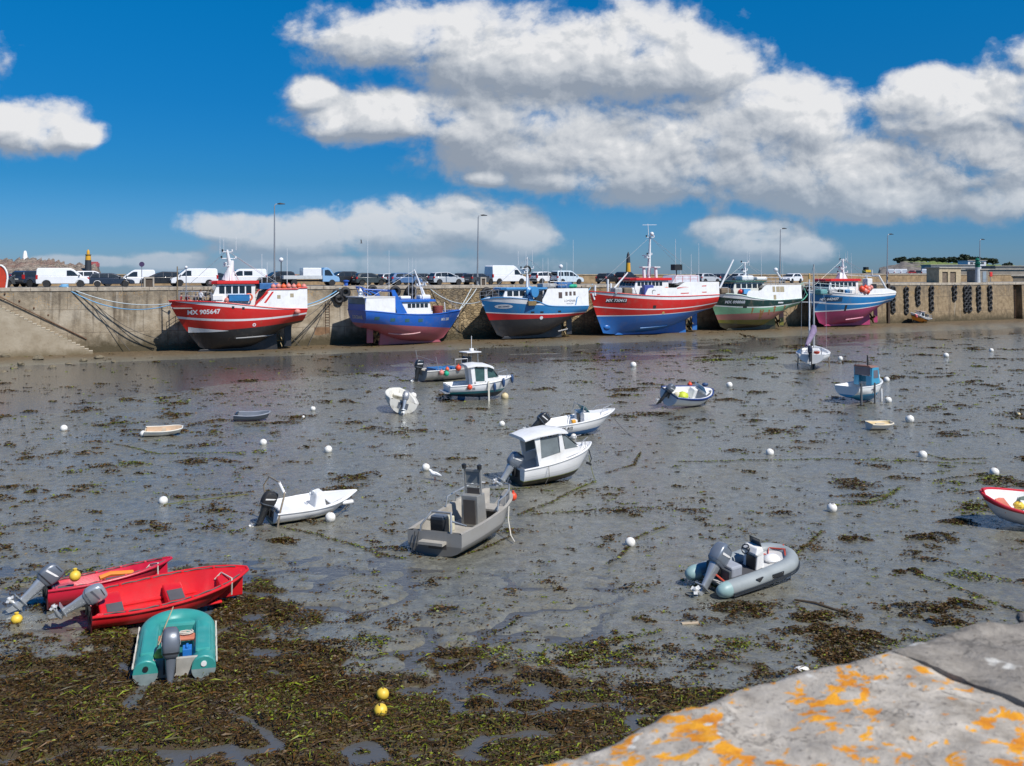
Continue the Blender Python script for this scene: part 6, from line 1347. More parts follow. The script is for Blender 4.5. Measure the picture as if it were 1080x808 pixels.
wa, wb = XZ(806, 304, 1.5)[0], XZ(773, 304, 1.5)[0]; zr = XZ(788, 297.8, 1.5)[1]; zf = sf5(.65) - .3
wheelhouse(t, [(wa, zf), (wb - .3, zf), (wb, zr - .95), (wb - .3, zr), (wa, zr)], 1.65, mat('boat_cream', (.62, .62, .56), .5, 0, .08), 5, zr - .75, zr - .16, mat('roof_dark_green', (.03, .09, .07), .5), side_x=(wa + .3, wb - .4), over=.3, roof_th=.22)
xm = XZ(785.5, 297, 0)[0]; mo = mast(t, xm, zr + .2, XZ(785.5, 276.5, 0)[1], lean=0, bars=((.97, .8), (.55, .6)), r=.17)
b = MB(); b.box((xm, 0, zr + .55), (2.0, 1.4, .7)); b.build('mast_base', OFFW, t, smooth=0, bevel=.2)
b = MB(); b.box((XZ(800, 296, 0)[0], 0, zr + .5), (1.8, 1.5, .45)); b.build('life_raft', WHT, t, smooth=0, bevel=.15)
a_, c_ = XZ(758, 303, .6), XZ(773.5, 274, .6); b = MB(); b.tube([(a_[0], .6, a_[1] - .4), (c_[0], .6, c_[1])], [.14, .10], 8); b.build('derrick', OFFW, t)
for px_, yt in ((754.5, 299), (757, 302)):
 a_ = XZ(px_, 310, .4); b = MB(); b.tube([(a_[0], .4, a_[1] - .3), (a_[0], .4, XZ(px_, yt, .4)[1])], [.22, .13], 8); b.build('bollard_post', OFFW, t)
b = MB(); a_, c_ = XZ(823.5, 294, 0), XZ(819, 287, 0); b.tube([(a_[0], 0, a_[1]), (c_[0], 0, c_[1])], [.14, .12], 8); b.ball((c_[0] + .15, 0, c_[1] + .3), .3, 12); b.build('satellite_dome', OFFW, t)
rails(t, [(XZ(px_, 300, 2.0)[0], 2.0, z1) for px_ in (808, 813, 818, 823, 828)], 1.0); rails(t, [(XZ(px_, 300, -1.6)[0], -1.6, z1) for px_ in (808, 813, 818, 823, 828)], 1.0)
rails(t, [(X(px_, 1.4), H.sheer(X(px_, 1.4))[0] - .1, H.sheer(X(px_, 1.4))[1]) for px_ in (750, 756, 762, 768)], .8, OFFW)
for px_, yt, yb in ((803, 262, 298), (825.5, 268, 300), (788, 265, 278), (790.5, 266, 278)):
 a_ = XZ(px_, yb, 0); whip(t, a_[0], 0, a_[1] - .3, XZ(px_, yt, 0)[1], .024)
for px_, w_, m_ in ((765, 1.6, mat('gear_brown', (.16, .12, .08), .8)), (778, 1.2, WHT)):
 a_ = XZ(px_, 307, 1.2); b = MB(); b.box((a_[0], .8, a_[1]), (w_, 1.2, .75)); b.build('deck_winch', m_, t, smooth=0, bevel=.18)
a_ = XZ(785.5, 308.5, 1.8); b = MB(); b.box((0, 0, 0), (1.1, .8, .6)); b.box((0, 0, .32), (1.16, .86, .06)); o = b.build('fish_box', mat('box_light_blue', (.10, .33, .62), .5), None, smooth=0, bevel=.03, loc=wp((a_[0], 1.9, a_[1] + .1)), rot=(0, 0, FRZ)); tag(o, 'light blue fish box by the green boat wheelhouse', 'box')
a_ = XZ(781, 308, 1.8); b = MB(); b.ball((0, 0, 0), .3, 12); b.lathe([(.05, .28), (.06, .38), (.02, .4)], 8); o = b.build('float_buoy', mat('signal_red', (.6, .04, .03), .45), None, loc=wp((a_[0], 1.8, a_[1] + .05))); tag(o, 'red float beside the light blue fish box on the green boat', 'buoy')
x, z = XZ(776.5, 318.8, 1.8); H.letter('MX 898068', .5, x, z, mat('pale_lettering', (.5, .52, .55), .6), t, bold=.02, off=.016)
a_, c_ = XZ(819.2, 319.9, 2.3), XZ(824.8, 318.4, 2.3); H.patch(c_[0], a_[0], a_[1], c_[1], mat('plate_white', (.6, .6, .6), .5), t, 'name_plate', off=.014)
x, z = XZ(787.5, 323.6, 2.3); H.patch(x - .25, x + .25, z - .16, z + .16, BLK, t, 'scupper', off=.016)
RS = mat('rust_streak', (.26, .125, .045), .8, 0, .35, 4)
for px_, y0, y1, w_ in ((794.8, 324.6, 331.5, .16), (803.5, 326.5, 337, .40), (811, 326.6, 332, .2), (816.5, 323, 330, .3), (828, 322, 326, .25)):
 a_, c_ = XZ(px_, y0, 2.4), XZ(px_, y1, 2.4); n_ = 6; b = MB(); rows = []
 for k in range(n_ + 1):
  zz = a_[1] + (c_[1] - a_[1]) * k / n_; ww = w_ * (.35 + .65 * abs(math.sin(k * 1.7 + px_)) ) * (1 - .5 * k / n_)
  yl, yr = H.y(a_[0] - ww, zz), H.y(a_[0] + ww, zz)
  if yl and yr: rows.append([(a_[0] - ww, yl + .008, zz), (a_[0] + ww, yr + .008, zz)])
 if len(rows) > 1: b.loft(rows, close=False, caps=False); b.build('rust_stain', RS, t, fix=False)
# ---- 6: blue and pink boat on the right ------------------------------------------------------
t, fr, H, wp = trawler('blue fishing boat with deep pink bottom and red roofed wheelhouse at right', (852.3, 306), 932.5, 344.5,
 [(854, 306), (862, 306.2), (875, 307.4), (890, 309.4), (905, 310.6), (920, 310.4), (932, 308.8)], 3.0,
 [([(862, 331), (884.5, 328.4), (911, 325.4), (932.4, 321)], (.72, .72, .72)), ([(862, 329.8), (884.5, 327.2), (911, 324.6), (932.4, 320.6)], (.012, .17, .40)), ([(859, 319.2), (895.7, 321.4), (932, 318)], (.72, .72, .72)), ([(859, 318.1), (895.7, 320.3), (932, 317)], (.012, .17, .40)), ([(854.5, 308), (868, 309), (884.5, 311.8), (907, 314), (932, 312.2)], (.75, .75, .75))],
 (.36, .04, .12), 5.2, 2.0, 'blue_magenta', streak=.28, dirt=.2)
L = fr.L; TT = lambda px_: (X(px_, 2.2) + L/2) / L
sf6 = lambda q: H.sheer(-L/2 + q * L)[1]
z1 = XZ(918, 304.5, 2.2)[1]; ta = TT(903); tb = TT(909)
upper_sides(H, 0, ta, lambda q: sf6(q) + (z1 - sf6(q)) * max(0, min(1, (ta - q) / (ta - tb))) * (1 - .65 * max(0, 1 - q / .12)), WHT, t, 'aft_bulwark')
wa, wb = XZ(905, 304, 1.5)[0], XZ(874, 304, 1.5)[0]; zr = XZ(890, 296.6, 1.5)[1]; zf = sf6(.7) - .1
wheelhouse(t, [(wa, zf), (wb - .3, zf), (wb, zr - .95), (wb - .3, zr), (wa, zr)], 1.6, WHT, 6, zr - .78, zr - .14, REDM, side_x=(wa + .4, wb - .4), over=.35, roof_th=.34)
xm = XZ(888.5, 294, 0)[0]; mo = mast(t, xm, zr + .3, XZ(888.5, 273, 0)[1], lean=-.1, bars=((.94, .8), (.55, .9), (.32, 1.2)), r=.2)
b = MB(); b.box((xm + .2, 0, zr + .7), (1.6, 1.0, .9), top=.5); b.build('mast_base', OFFW, t, smooth=0, bevel=.1)
for px_, yt, yb in ((897.8, 267, 296), (885, 264, 275), (892, 266, 275), (894, 265, 275)):
 a_ = XZ(px_, yb, 0); whip(t, a_[0], 0, a_[1] - .3, XZ(px_, yt, 0)[1], .024)
a_, c_ = XZ(920, 291, 0), XZ(930.5, 311, 0)
for sg in (-1, 1):
 b = MB(); b.tube([(a_[0], sg * 1.2, a_[1]), (c_[0], sg * 1.7, c_[1] - .5)], [.13, .16], 8); b.build('stern_gallows', WHT, t)
b = MB(); b.tube([(a_[0], -1.3, a_[1]), (a_[0], 1.3, a_[1])], .12, 8); b.tube([(a_[0], 0, a_[1]), (a_[0], 0, a_[1] + .9)], .05, 6); b.tube([(a_[0], 0, a_[1] - .1), (xm, 0, a_[1] + .15)], .04, 6); b.build('gallows_beam', WHT, t)
p = XZ(921, 302.3, 1.6); b = MB(); b.box((p[0], 1.7, p[1]), (1.0, .1, .75)); b.build('louvre', BLK, t, smooth=0)
p = XZ(916, 298.5, 1); b = MB(); b.box((p[0], .8, p[1]), (1.0, 1.0, 1.3)); b.build('deck_house', WHT, t, smooth=0, bevel=.12)
rails(t, [(X(px_, 1.4), H.sheer(X(px_, 1.4))[0] - .1, H.sheer(X(px_, 1.4))[1]) for px_ in (855, 861, 868, 875, 882, 889, 896)], 1.05, mat('rail_teal_white', (.5, .62, .62), .5))
for px_, w_, m_ in ((866, 1.3, mat('gear_teal', (.12, .30, .30), .6)), (876, 1.6, mat('worn_grey_gear', (.3, .31, .32), .7)), (884, 1.0, BLK), (891, .9, BLUBOX), (897, .8, WHT)):
 a_ = XZ(px_, 307, 1.2); b = MB(); b.box((a_[0], 1.2, a_[1] - .1), (w_, 1.2, .7)); b.build('deck_winch', m_, t, smooth=0, bevel=.15)
RO = mat('buoy_red_orange', (.70, .07, .025), .45)
for i, (px_, py_, r_) in enumerate(((907.5, 305, .42), (910.5, 306.8, .42), (911.5, 303.5, .36), (914.5, 304.8, .36), (913.5, 307.6, .34), (917, 303.4, .32))):
 p = XZ(px_, py_, 2.3); b = MB(); b.ball((0, 0, 0), (r_, r_, r_ * 1.1), 14); b.lathe([(.05, r_), (.07, r_ * 1.35), (.02, r_ * 1.4)], 8); o = b.build('float_buoy', RO if i % 2 == 0 else PINKF, None, loc=wp((p[0], 2.55, p[1]))); tag(o, 'orange red float in the cluster hung aft of the right hand wheelhouse', 'buoy', 'floats hung on the blue boat at right')
x, z = XZ(876.5, 315.8, 1.8); a_, c_ = XZ(871.5, 315, 1.5), XZ(888, 317.6, 2.0); H.patch(c_[0], a_[0], z - .32, z + .28, mat('board_navy', (.012, .05, .10), .5), t, 'number_board', off=.012); H.letter('MX 642437', .48, x - .1, z, WLET, t, bold=.012, off=.024, tilt=R(3), shear=.12)
x, z = XZ(894, 325, 2.3); H.patch(x - .14, x + .14, z - .4, z + .42, BLK, t, 'overboard_discharge', off=.016)
xx = [XZ(895 + 2 * k, 336, 1.8)[0] for k in range(9)]; zq = XZ(902, 337.3, 1.8)[1]; b = MB(); b.tube([(q, (H.y(q, zq + .04 * k) or 1.2) + .07, zq + .04 * k) for k, q in enumerate(xx)], .10, 6); b.build('bilge_keel', mat('pale_magenta', (.5, .16, .24), .5), t)
# ---- 7: little orange boat by the wall -------------------------------------------------------
t, fr, H, wp = trawler('small tilted orange hulled boat with white cabin at the wall foot', (958.8, 331), 977.5, 341.2, [(959, 331), (965, 332.2), (972, 333.4), (977, 334)], .75, [([(962, 337.5), (970, 339), (977, 340.6)], (.72, .25, .015)), ([(959, 333.6), (968, 335), (977, 336.6)], (.03, .035, .04)), ([(959, 332.6), (968, 334), (977, 335.6)], (.6, .6, .58))], (.03, .028, .02), 1.9, .5, 'orange', zb=.25, keel=[(0, .6), (.3, .35), (.7, .2), (1, .45)], deck=.3, rail=.04, name='small_boat')
t['category'] = 'small boat'; del t['group']
t.rotation_euler = Euler((R(-6), R(-7), FRZ), 'XYZ')
b = MB(); b.tprism([(-.6, .9), (.45, .9), (.3, 1.75), (-.45, 1.8)], lambda x, z: .6 - .1 * (z - .9)); b.build('cabin', WHT, t, smooth=0, bevel=.06)
for sg in (-1, 1):
 b = MB(); vs = [(-.4, sg * .585, 1.2), (.28, sg * .585, 1.2), (.2, sg * .54, 1.62), (-.36, sg * .54, 1.62)]; b.plate(vs if sg < 0 else vs[::-1], .01); b.build('window', BGL, t, smooth=0)
b = MB(); b.box((-.05, 0, 1.86), (1.1, 1.3, .1)); b.build('cabin_roof', mat('pale_rust_roof', (.55, .42, .38), .6), t, smooth=0, bevel=.03)
b = MB(); b.loft([[(-1.75, -.2, .8), (-1.4, -.2, .8), (-1.4, .2, .8), (-1.75, .2, .8)], [(-1.85, -.22, 1.5), (-1.35, -.22, 1.55), (-1.35, .22, 1.55), (-1.85, .22, 1.5)]]); b.build('outboard_motor', BLK, t, smooth=0, bevel=.06)
for k, (x, z, m_) in enumerate(((1.35, 1.15, mat('dusty_pink_float', (.6, .12, .12), .5)), (1.2, .95, mat('dusty_pink_float', (.6, .12, .12), .5)))):
 b = MB(); b.ball((x, .55, z), .19, 10); b.build('fender', m_, t)
rails(t, [(-.7 - k * .35, .75, .95) for k in range(4)], .55, STEEL)
# ---------------------------------------------------------------- small boats on the mud
class SF:
 """a small boat from its stern point and bow point on the mud (photo columns and rows)"""
 def __init__(s, sp, bp, L=None, z=0.):
  a = gp(*sp); b = gp(*bp); d = b - a; s.rz = math.atan2(d.y, d.x); s.L = L or d.length
  s.o = (a + b) / 2; s.o.z = z
def small(name, label, cat, sp, bp, L=None, z=0.0, roll=0., pitch=0., group=None):
 f = SF(sp, bp, L); f.o.z = float(ground_h(f.o.x, f.o.y)) * .5 + z
 t = thing(name, label, cat, f.o, f.rz, group, 0, 0)
 t.rotation_euler = (Euler((0, 0, f.rz)).to_matrix() @ Euler((R(roll), R(pitch), 0)).to_matrix()).to_euler()
 M = Matrix.Translation(f.o) @ t.rotation_euler.to_matrix().to_4x4()
 return t, f.L, (lambda p: M @ Vector(p)), f.rz
DINGHY = [(0, .86), (.2, .96), (.45, 1.), (.65, .93), (.82, .70), (.93, .36), (1, .03)]
BLUNT = [(0, .9), (.2, .97), (.5, 1.), (.72, .97), (.88, .80), (.96, .58), (1, .40)]
def open_hull(t, L, B, sheer, keel, outm, inm, floor, half=DINGHY, rake=.35, srake=-.04, th=.06, rail=None, railm=None, bulge=2.4, flare=.62, fine0=.4, linname='inner_hull', inset=.92):
 H = Hull(hull_grid(L, B, sheer, keel, half, rake, srake, 30, 10, fine0, bulge, flare)); H.build(outm, t)
 b = MB(); rings = []; g = H.g; n = len(g)
 for i, r in enumerate(g):
  if i == 0: ox = th
  else: ox = 0
  s_ = r[-1]; zf = min(s_.z - .03, max(floor, r[0].z + .05)); k = next((j for j in range(len(r)) if r[j].z >= zf), len(r) - 1)
  yf = max(.002, min(r[k].y * inset, s_.y) - th * .8); xf = r[k].x + ox if i < n - 1 else r[k].x - th
  yi = max(.002, s_.y - th)
  P = [(s_.x, s_.y, s_.z + .003), (s_.x + ox, yi, s_.z + .003), (xf * .5 + (s_.x + ox) * .5, (yi + yf) / 2 + .01, (s_.z + zf) / 2), (xf, yf, zf)]
  rings.append(P + [(x, -y, z) for x, y, z in reversed(P)])
 b.loft(rings, close=False, caps=False); b.f.append(tuple(range(1, 7))); b.m.append(0)
 b.build(linname, inm, t, smooth=35)
 if rail:
  q = MB(); pts = [Vector((p[-1].x, p[-1].y, p[-1].z)) for p in g]; q.tube(pts + [Vector((p.x, -p.y, p.z)) for p in reversed(pts)], rail, 8); q.build('gunwale', railm, t)
 return H
SIL = mat('outboard_silver', (.40, .43, .46), .3, .5, .08); SILD = mat('outboard_grey', (.14, .16, .19), .35, .3, .1); OBK = mat('outboard_black', (.022, .024, .027), .35, .1, .15, coat=.3); ALU = mat('aluminium', (.52, .52, .50), .42, .75, .12, 2, dirt=((.3, .28, .25), .5))
PROPM = mat('prop_white_metal', (.6, .6, .58), .4, .3)
def outboard(t, pos, tilt, s=1.0, cowl=None, leg=None, yaw=0., steer=True, leglen=1.0):
 cowl, leg = cowl or OBK, leg or OBK
 M = Matrix.Translation(pos) @ Euler((0, 0, R(yaw))).to_matrix().to_4x4() @ Euler((0, R(tilt), 0)).to_matrix().to_4x4() @ Matrix.Scale(s, 4)
 def put(b, name, m, par, **k): b.v = [tuple(M @ Vector(v)) for v in b.v]; return b.build(name, m, par, **k)
 def ring(z, cx, lx, ly, n=14, e=.6):
  o = []
  for k in range(n):
   a_ = 2*math.pi*k/n; c_, s_ = math.cos(a_), math.sin(a_); o.append((cx + lx * abs(c_)**e * (1 if c_ > 0 else -1), ly * abs(s_)**e * (1 if s_ > 0 else -1), z))
  return o
 dz = -(leglen - 1) * .3
 b = MB(); b.loft([ring(.06, -.13, .15, .10), ring(-.12, -.13, .13, .085), ring(-.30, -.13, .105, .06), ring(-.52 + dz, -.13, .10, .05), ring(-.66 + dz, -.13, .10, .035)])
 o = put(b, 'outboard_motor', leg, t, smooth=50)
 b = MB(); b.loft([ring(z, cx, lx, ly, 20, .42) for z, cx, lx, ly in ((.03, -.13, .165, .115), (.09, -.13, .215, .145), (.22, -.125, .232, .152), (.36, -.115, .226, .148), (.45, -.10, .205, .132), (.50, -.085, .165, .105), (.515, -.07, .10, .06))]); put(b, 'cowling', cowl, o, smooth=38)
 b = MB(); b.loft([ring(.095, -.13, .221, .150, 20, .42), ring(.125, -.13, .226, .153, 20, .42)]); put(b, 'cowling_seam', SILD if cowl is not SILD else OBK, o)
 b = MB(); b.loft([ring(.455, -.10, .150, .134, 20, .42), ring(.475, -.10, .14, .125, 20, .42)]); put(b, 'cowling_vent', OBK if cowl is not OBK else SILD, o)
 for sg in (-1, 1):
  b = MB(); q = sg * .156; b.plate([(-.30, q, .24), (-.02, q, .30), (.04, q, .34), (-.02, q, .34), (-.30, q, .29)][::sg], .003); put(b, 'side_stripe', WHT if cowl is not SIL else SILD, o, smooth=0)
 b = MB(); b.box((-.19, 0, -.53 + dz), (.36, .2, .02)); b.ball((-.16, 0, -.68 + dz), (.20, .055, .055), 10); b.prism([(-.05, -.70 + dz), (-.22, -.70 + dz), (-.25, -.90 + dz), (-.16, -.90 + dz)], -.012, .012); put(b, 'gearcase', leg, o, smooth=40)
 b = MB()
 for k in range(3):
  a_ = k * 2*math.pi/3; b.box((-.38, .06 * math.cos(a_), -.68 + dz + .06 * math.sin(a_)), (.018, .085, .08), Euler((a_, 0, .5)).to_matrix())
 b.lathe([(.045, -.09), (.05, .0), (.03, .06)], 10, (-.38, 0, -.68 + dz), Euler((0, R(-90), 0)).to_matrix()); put(b, 'propeller', PROPM, o, smooth=30)
 M = Matrix.Translation(pos) @ Euler((0, 0, R(yaw))).to_matrix().to_4x4() @ Matrix.Scale(s, 4)
 b = MB(); b.box((-.01, .09, -.12), (.07, .03, .30)); b.box((-.01, -.09, -.12), (.07, .03, .30)); b.box((-.02, 0, -.02), (.09, .2, .06)); put(b, 'clamp_bracket', DARKM, o, smooth=0)
 return o
def ball_thing(p, r, m, label, group=None, name='mooring_buoy', cat='buoy', squash=1.0):
 b = MB(); b.ball((0, 0, r * squash * .92), (r, r, r * squash), 18)
 o = b.build(name, m, None, loc=p); tag(o, label, cat, group)
 q = MB(); q.torus((0, 0, r * 1.9 * squash), r * .22, r * .07, 10, 6, Euler((R(90), 0, 0)).to_matrix()); q.build('ring', RUSTM, o)
 return o
YEL = mat('buoy_yellow', (.72, .50, .05), .45, 0, .12, 6, dirt=((.45, .36, .15), .4))
# ---- A: the two red dinghies
RP = mat('red_polyethylene', (.60, .012, .018), .38, 0, .1, 1.5, bump=.1, dirt=((.42, .05, .045), .5), coat=.1); RP2 = mat('pinkish_red_polyethylene', (.52, .010, .035), .36, 0, .1, 1.2, bump=.1, dirt=((.34, .05, .07), .5), coat=.15); PAD = mat('grey_pad', (.09, .085, .09), .7)
ROPE = mat('white_rope', (.55, .52, .45), .8); DARKR = mat('dark_rope', (.10, .09, .08), .85)
def red_dinghy(label, sp, bp, m, roll, motor, L=None, B=1.55):
 t, L, wp, rz = small('red_dinghy', label, 'dinghy', sp, bp, L, .03, roll, -1)
 hm = hull_paint('hull_red_%d' % motor, (.16, .02, .012), [(.10, .0, .0, (.60, .012, .018) if motor == 1 else (.52, .010, .035))], .16, .0)
 H = open_hull(t, L, B, [(0, .52), (.3, .53), (.6, .58), (.85, .66), (1, .73)], [(0, .02), (.5, 0), (.72, .05), (.88, .2), (1, .46)], hm, m, .16, half=[(0, .80), (.2, .95), (.42, 1.), (.62, .93), (.8, .72), (.92, .42), (1, .10)], rake=.35, th=.16, rail=.035, railm=m, bulge=2.8, inset=.96, flare=.48)
 b = MB(); b.box((.02 * L, 0, .31), (.42, B * .62, .30)); b.build('thwart', m, t, smooth=0, bevel=.03)
 b = MB(); b.box((.02 * L, -.15, .466), (.34, .5, .02)); b.build('seat_pad', PAD, t, smooth=0)
 b = MB(); b.box((-.38 * L, 0, .33), (.5, B * .68, .30)); b.build('stern_bench', m, t, smooth=0, bevel=.04)
 b = MB(); b.box((-.36 * L, -.28, .487), (.34, .42, .02)); b.build('seat_pad', PAD, t, smooth=0)
 b = MB(); b.prism([(.30 * L, .16), (.30 * L, .56), (.46 * L, .72), (.46 * L, .16)], -.2, .2); b.build('bow_locker', m, t, smooth=0, bevel=.03)
 b = MB()
 for y_ in (.36, -.36): b.box((0, y_, .185), (L * .62, .10, .05))
 b.build('floor_rib', m, t, smooth=0, bevel=.02)
 g = H.g
 for sg in (-1, 1):
  pts = [(g[i][-1].x, sg * (g[i][-1].y - .07), g[i][-1].z + .02 + .012 * math.sin(i * 1.9)) for i in range(2, 29)]
  b = MB(); b.tube(pts, .016, 6); b.build('grab_rope', DARKR, t)
  for i in (6, 12, 18, 24):
   b = MB(); p = g[i][-1]; b.box((p.x, sg * (p.y - .07), p.z + .02), (.06, .07, .05)); b.build('rope_eye', m, t, smooth=0, bevel=.01)
 b = MB(); p = g[26][-1]; b.tube([(p.x, -p.y - .02, p.z - .3), (p.x, -p.y - .03, p.z), (p.x + .03, -p.y + .12, p.z + .04), (p.x - .1, p.y - .2, p.z - .05), (p.x - .25, p.y - .2, p.z - .2)], .018, 6); b.build('painter_rope', ROPE, t)
 b = MB(); b.box((-L/2 - .02, 0, .34), (.05, .5, .34)); b.build('motor_board', mat('dark_board', (.03, .03, .03), .6), t, smooth=0)
 b = MB(); b.box((-L/2 - .02, -.42, .22), (.03, .30, .22)); b.box((-L/2 - .02, .42, .22), (.03, .30, .22)); b.build('stern_recess_shade', mat('recess_shade_red', (.05, .005, .008), .6), t, smooth=0)  # flat plates on the transom; the dark of a recess is put into their colour
 if motor == 1: outboard(t, (-L/2 - .05, .05, .54), 62, .88, SIL, SIL, -6)
 else: outboard(t, (-L/2 - .05, .0, .54), 50, .98, SILD, SIL, 8)
 return t, L, wp, rz, H
t, L, wp, rz, H = red_dinghy('bright red plastic dinghy with silver outboard, in front of the other red one', (95, 661), (260, 632), RP, 9, 1)
t2, L2, wp2, rz2_, H2 = red_dinghy('pinkish red dinghy with dark outboard, half hidden behind the bright red dinghy', (61, 642), (172, 624), RP2, -6, 2, 2.8, 1.36)
b = MB(); b.ball((0, 0, 0), .13, 16); b.lathe([(.04, .12), (.05, .18), (.02, .19)], 8); o = b.build('float_buoy', YEL, None, loc=wp2((-L2/2 + .58, -.38, .74))); tag(o, 'yellow ball float sitting inside the pinkish red dinghy beside its transom', 'buoy')
b = MB(); b.ball((0, 0, 0), (.13, .12, .11), 14); b.lathe([(.04, .1), (.05, .15), (.02, .16)], 8); o = b.build('float_buoy', YEL, None, loc=gp(17.5, 653, .13)); tag(o, 'yellow ball float on the mud at the propeller of the dark outboard', 'buoy')
b = MB(); b.tube([(-.35, 0, 0), (-.1, .05, .05), (.15, 0, .04), (.4, .06, 0)], .06, 8); o = b.build('orange_bag', mat('orange_bag', (.70, .22, .02), .6), None, loc=wp2((.02 * L2, -.42, .60)), rot=(0, 0, rz2_)); tag(o, 'rolled orange bag lying on the gunwale of the pinkish red dinghy', 'bag')
# ---- B: teal tender
TEAL = mat('teal_plastic', (.035, .27, .245), .42, 0, .12, 2.0, dirt=((.12, .33, .30), .4)); TEALG = mat('worn_grey_teal', (.20, .25, .25), .6, 0, .2, 5)
t, L, wp, rz = small('teal_tender', 'teal plastic tender with dark outboard, stern towards the camera', 'tender', (184, 716), (188, 667), None, .02, 2, -2)
B = 1.55; r_ = .235
def tube_boat(t, L, B, r, m, capm, rise=.12, zc=None, cone=.25, bowr=.9, flat=1.0):
 zc = zc or r; hb = B/2 - r; pts = []; xs = -L/2
 xb = L/2 - r - hb * bowr
 for k in range(7): pts.append((xs + (xb - xs) * k / 6, hb, zc + rise * (max(0, k - 2) / 4) ** 2 * .5))
 for k in range(1, 18):
  a_ = math.pi/2 - math.pi * k / 18; pts.append((xb + hb * bowr * math.cos(a_), hb * math.sin(a_), zc + rise * (.5 + .5 * math.sin(math.pi * k / 18))))
 for k in range(7): pts.append((xb + (xs - xb) * k / 6, -hb, zc + rise * (max(0, 4 - k) / 4) ** 2 * .5))
 b = MB(); b.tube(pts, r, 16); o = b.build('side_tube', m, t)
 for sg in (-1, 1):
  b = MB(); b.lathe([(r, 0), (r * .93, cone * .45), (r * .62, cone * .85), (r * .2, cone)], 16, (xs, sg * hb, zc), Euler((0, R(-90), 0)).to_matrix()); b.build('tube_end', capm, o)
 return pts, hb
pts, hb = tube_boat(t, L, B, r_, TEAL, TEAL, rise=.10, cone=.05)
for sg in (-1, 1):
 b = MB(); b.lathe([(r_ * .99, 0), (r_ * .985, .03), (.02, .035)], 16, (-L/2 - .05, sg * hb, r_), Euler((0, R(-90), 0)).to_matrix());
 b.build('end_cap', TEAL, t)
 b = MB(); b.add([(-L/2 - .088, sg * (hb + r_ * .98 * math.cos(a_)), r_ + r_ * .98 * math.sin(a_)) for a_ in np.linspace(math.pi, 2 * math.pi, 14)], [tuple(range(14))]); b.build('worn_patch', TEALG, t, smooth=0)
 b = MB(); b.lathe([(.055, 0), (.055, .02), (.01, .021)], 12, (-L/2 - .08, sg * hb, r_ + .1), Euler((0, R(-90), 0)).to_matrix()); b.build('drain_plug', OBK if sg > 0 else WHT, t)
 b = MB(); b.box((-.08 * L, sg * (hb - .02), r_ * 1.86), (L * .62, r_ * 1.35, .10)); b.build('side_deck', TEAL, t, smooth=0, bevel=.05)
b = MB(); b.box((.04 * L, 0, .12), (L * .80, 2 * hb - .1, .1)); b.build('floor', mat('teal_dark_floor', (.018, .15, .135), .6, 0, .15), t, smooth=0)
b = MB(); b.box((.32 * L, 0, .27), (.5, 2 * hb - .16, .36)); b.build('bow_step', TEAL, t, smooth=0, bevel=.06)
b = MB(); b.box((-.46 * L, 0, .24), (.07, 2 * hb - .2, .38)); b.build('transom', mat('grey_transom', (.34, .33, .30), .7, 0, .2, 4), t, smooth=0, bevel=.015)
b = MB(); b.box((-.02 * L, 0, .37), (.26, 2 * hb + .02, .07)); b.build('thwart', mat('salmon_seat', (.50, .17, .10), .6, 0, .12), t, smooth=0, bevel=.03)
b = MB(); b.tube([(.0 + .08 * math.cos(k * .9), -.18 + .14 * math.sin(k * .9), .43 + .004 * k) for k in range(14)], .014, 5); b.build('coiled_rope', ROPE, t)
for sg in (-1, 1):
 b = MB(); b.tube([(x, y + sg * (r_ + .01), .30 + .04 * math.sin(i * 2.2)) for i, (x, y) in enumerate([(-L/2 + .05 + k * .16, sg * hb) for k in range(13)])], .018, 5); b.build('grab_rope', ROPE, t)
b = MB(); b.tube([(-.3 * L, .35, .5), (.1 * L, .25, .52), (.42 * L, .12, .62)], .012, 5); b.build('painter_rope', mat('tan_rope', (.42, .34, .2), .8), t)
outboard(t, (-.46 * L - .06, .10, .46), 16, 1.12, SILD, SILD, 4, leglen=1.1)
b = MB(); b.box((0, 0, .11), (.26, .18, .22)); b.box((.02, 0, .24), (.14, .05, .05)); b.lathe([(.03, .22), (.03, .27)], 8, (-.08, 0, 0)); o = b.build('jerrycan', mat('fuel_blue', (.02, .16, .50), .45), None, smooth=0, bevel=.025, loc=wp((-.24 * L, -.22, .17)), rot=(0, 0, rz)); tag(o, 'blue fuel can on the floor of the teal tender', 'fuel can')
b = MB(); b.ball((0, 0, 0), (.13, .13, .16), 14); o = b.build('float_buoy', YEL, None, loc=wp((-.40 * L, .28, .42))); tag(o, 'yellow float wedged beside the outboard of the teal tender', 'buoy')
# ---- C: grey inflatable with console
GT = mat('grey_hypalon', (.25, .28, .29), .5, 0, .12, 2.0, dirt=((.3, .33, .33), .4)); GTE = mat('teal_grey_cone', (.25, .38, .38), .45, 0, .12)
t, L, wp, rz = small('inflatable_boat', 'grey rigid inflatable with white console and large silver outboard', 'inflatable boat', (749, 624), (833, 602), 2.9, .06, 6, -3)
B = 1.5; pts, hb = tube_boat(t, L, B, .20, GT, GTE, rise=.10, zc=.29, cone=.34, bowr=1.25)
for dz in (-.05, -.11):
 b = MB(); n = len(pts); off = []
 for i, p in enumerate(pts):
  a_ = Vector(pts[max(0, i-1)]); c_ = Vector(pts[min(n-1, i+1)]); tn = (c_ - a_).normalized(); on = Vector((tn.y, -tn.x, 0)).normalized() * -1
  off.append(Vector(p) + on * .212 + Vector((0, 0, dz)))
 b.tube(off, .018, 6); b.build('rubbing_strake', OBK, t)
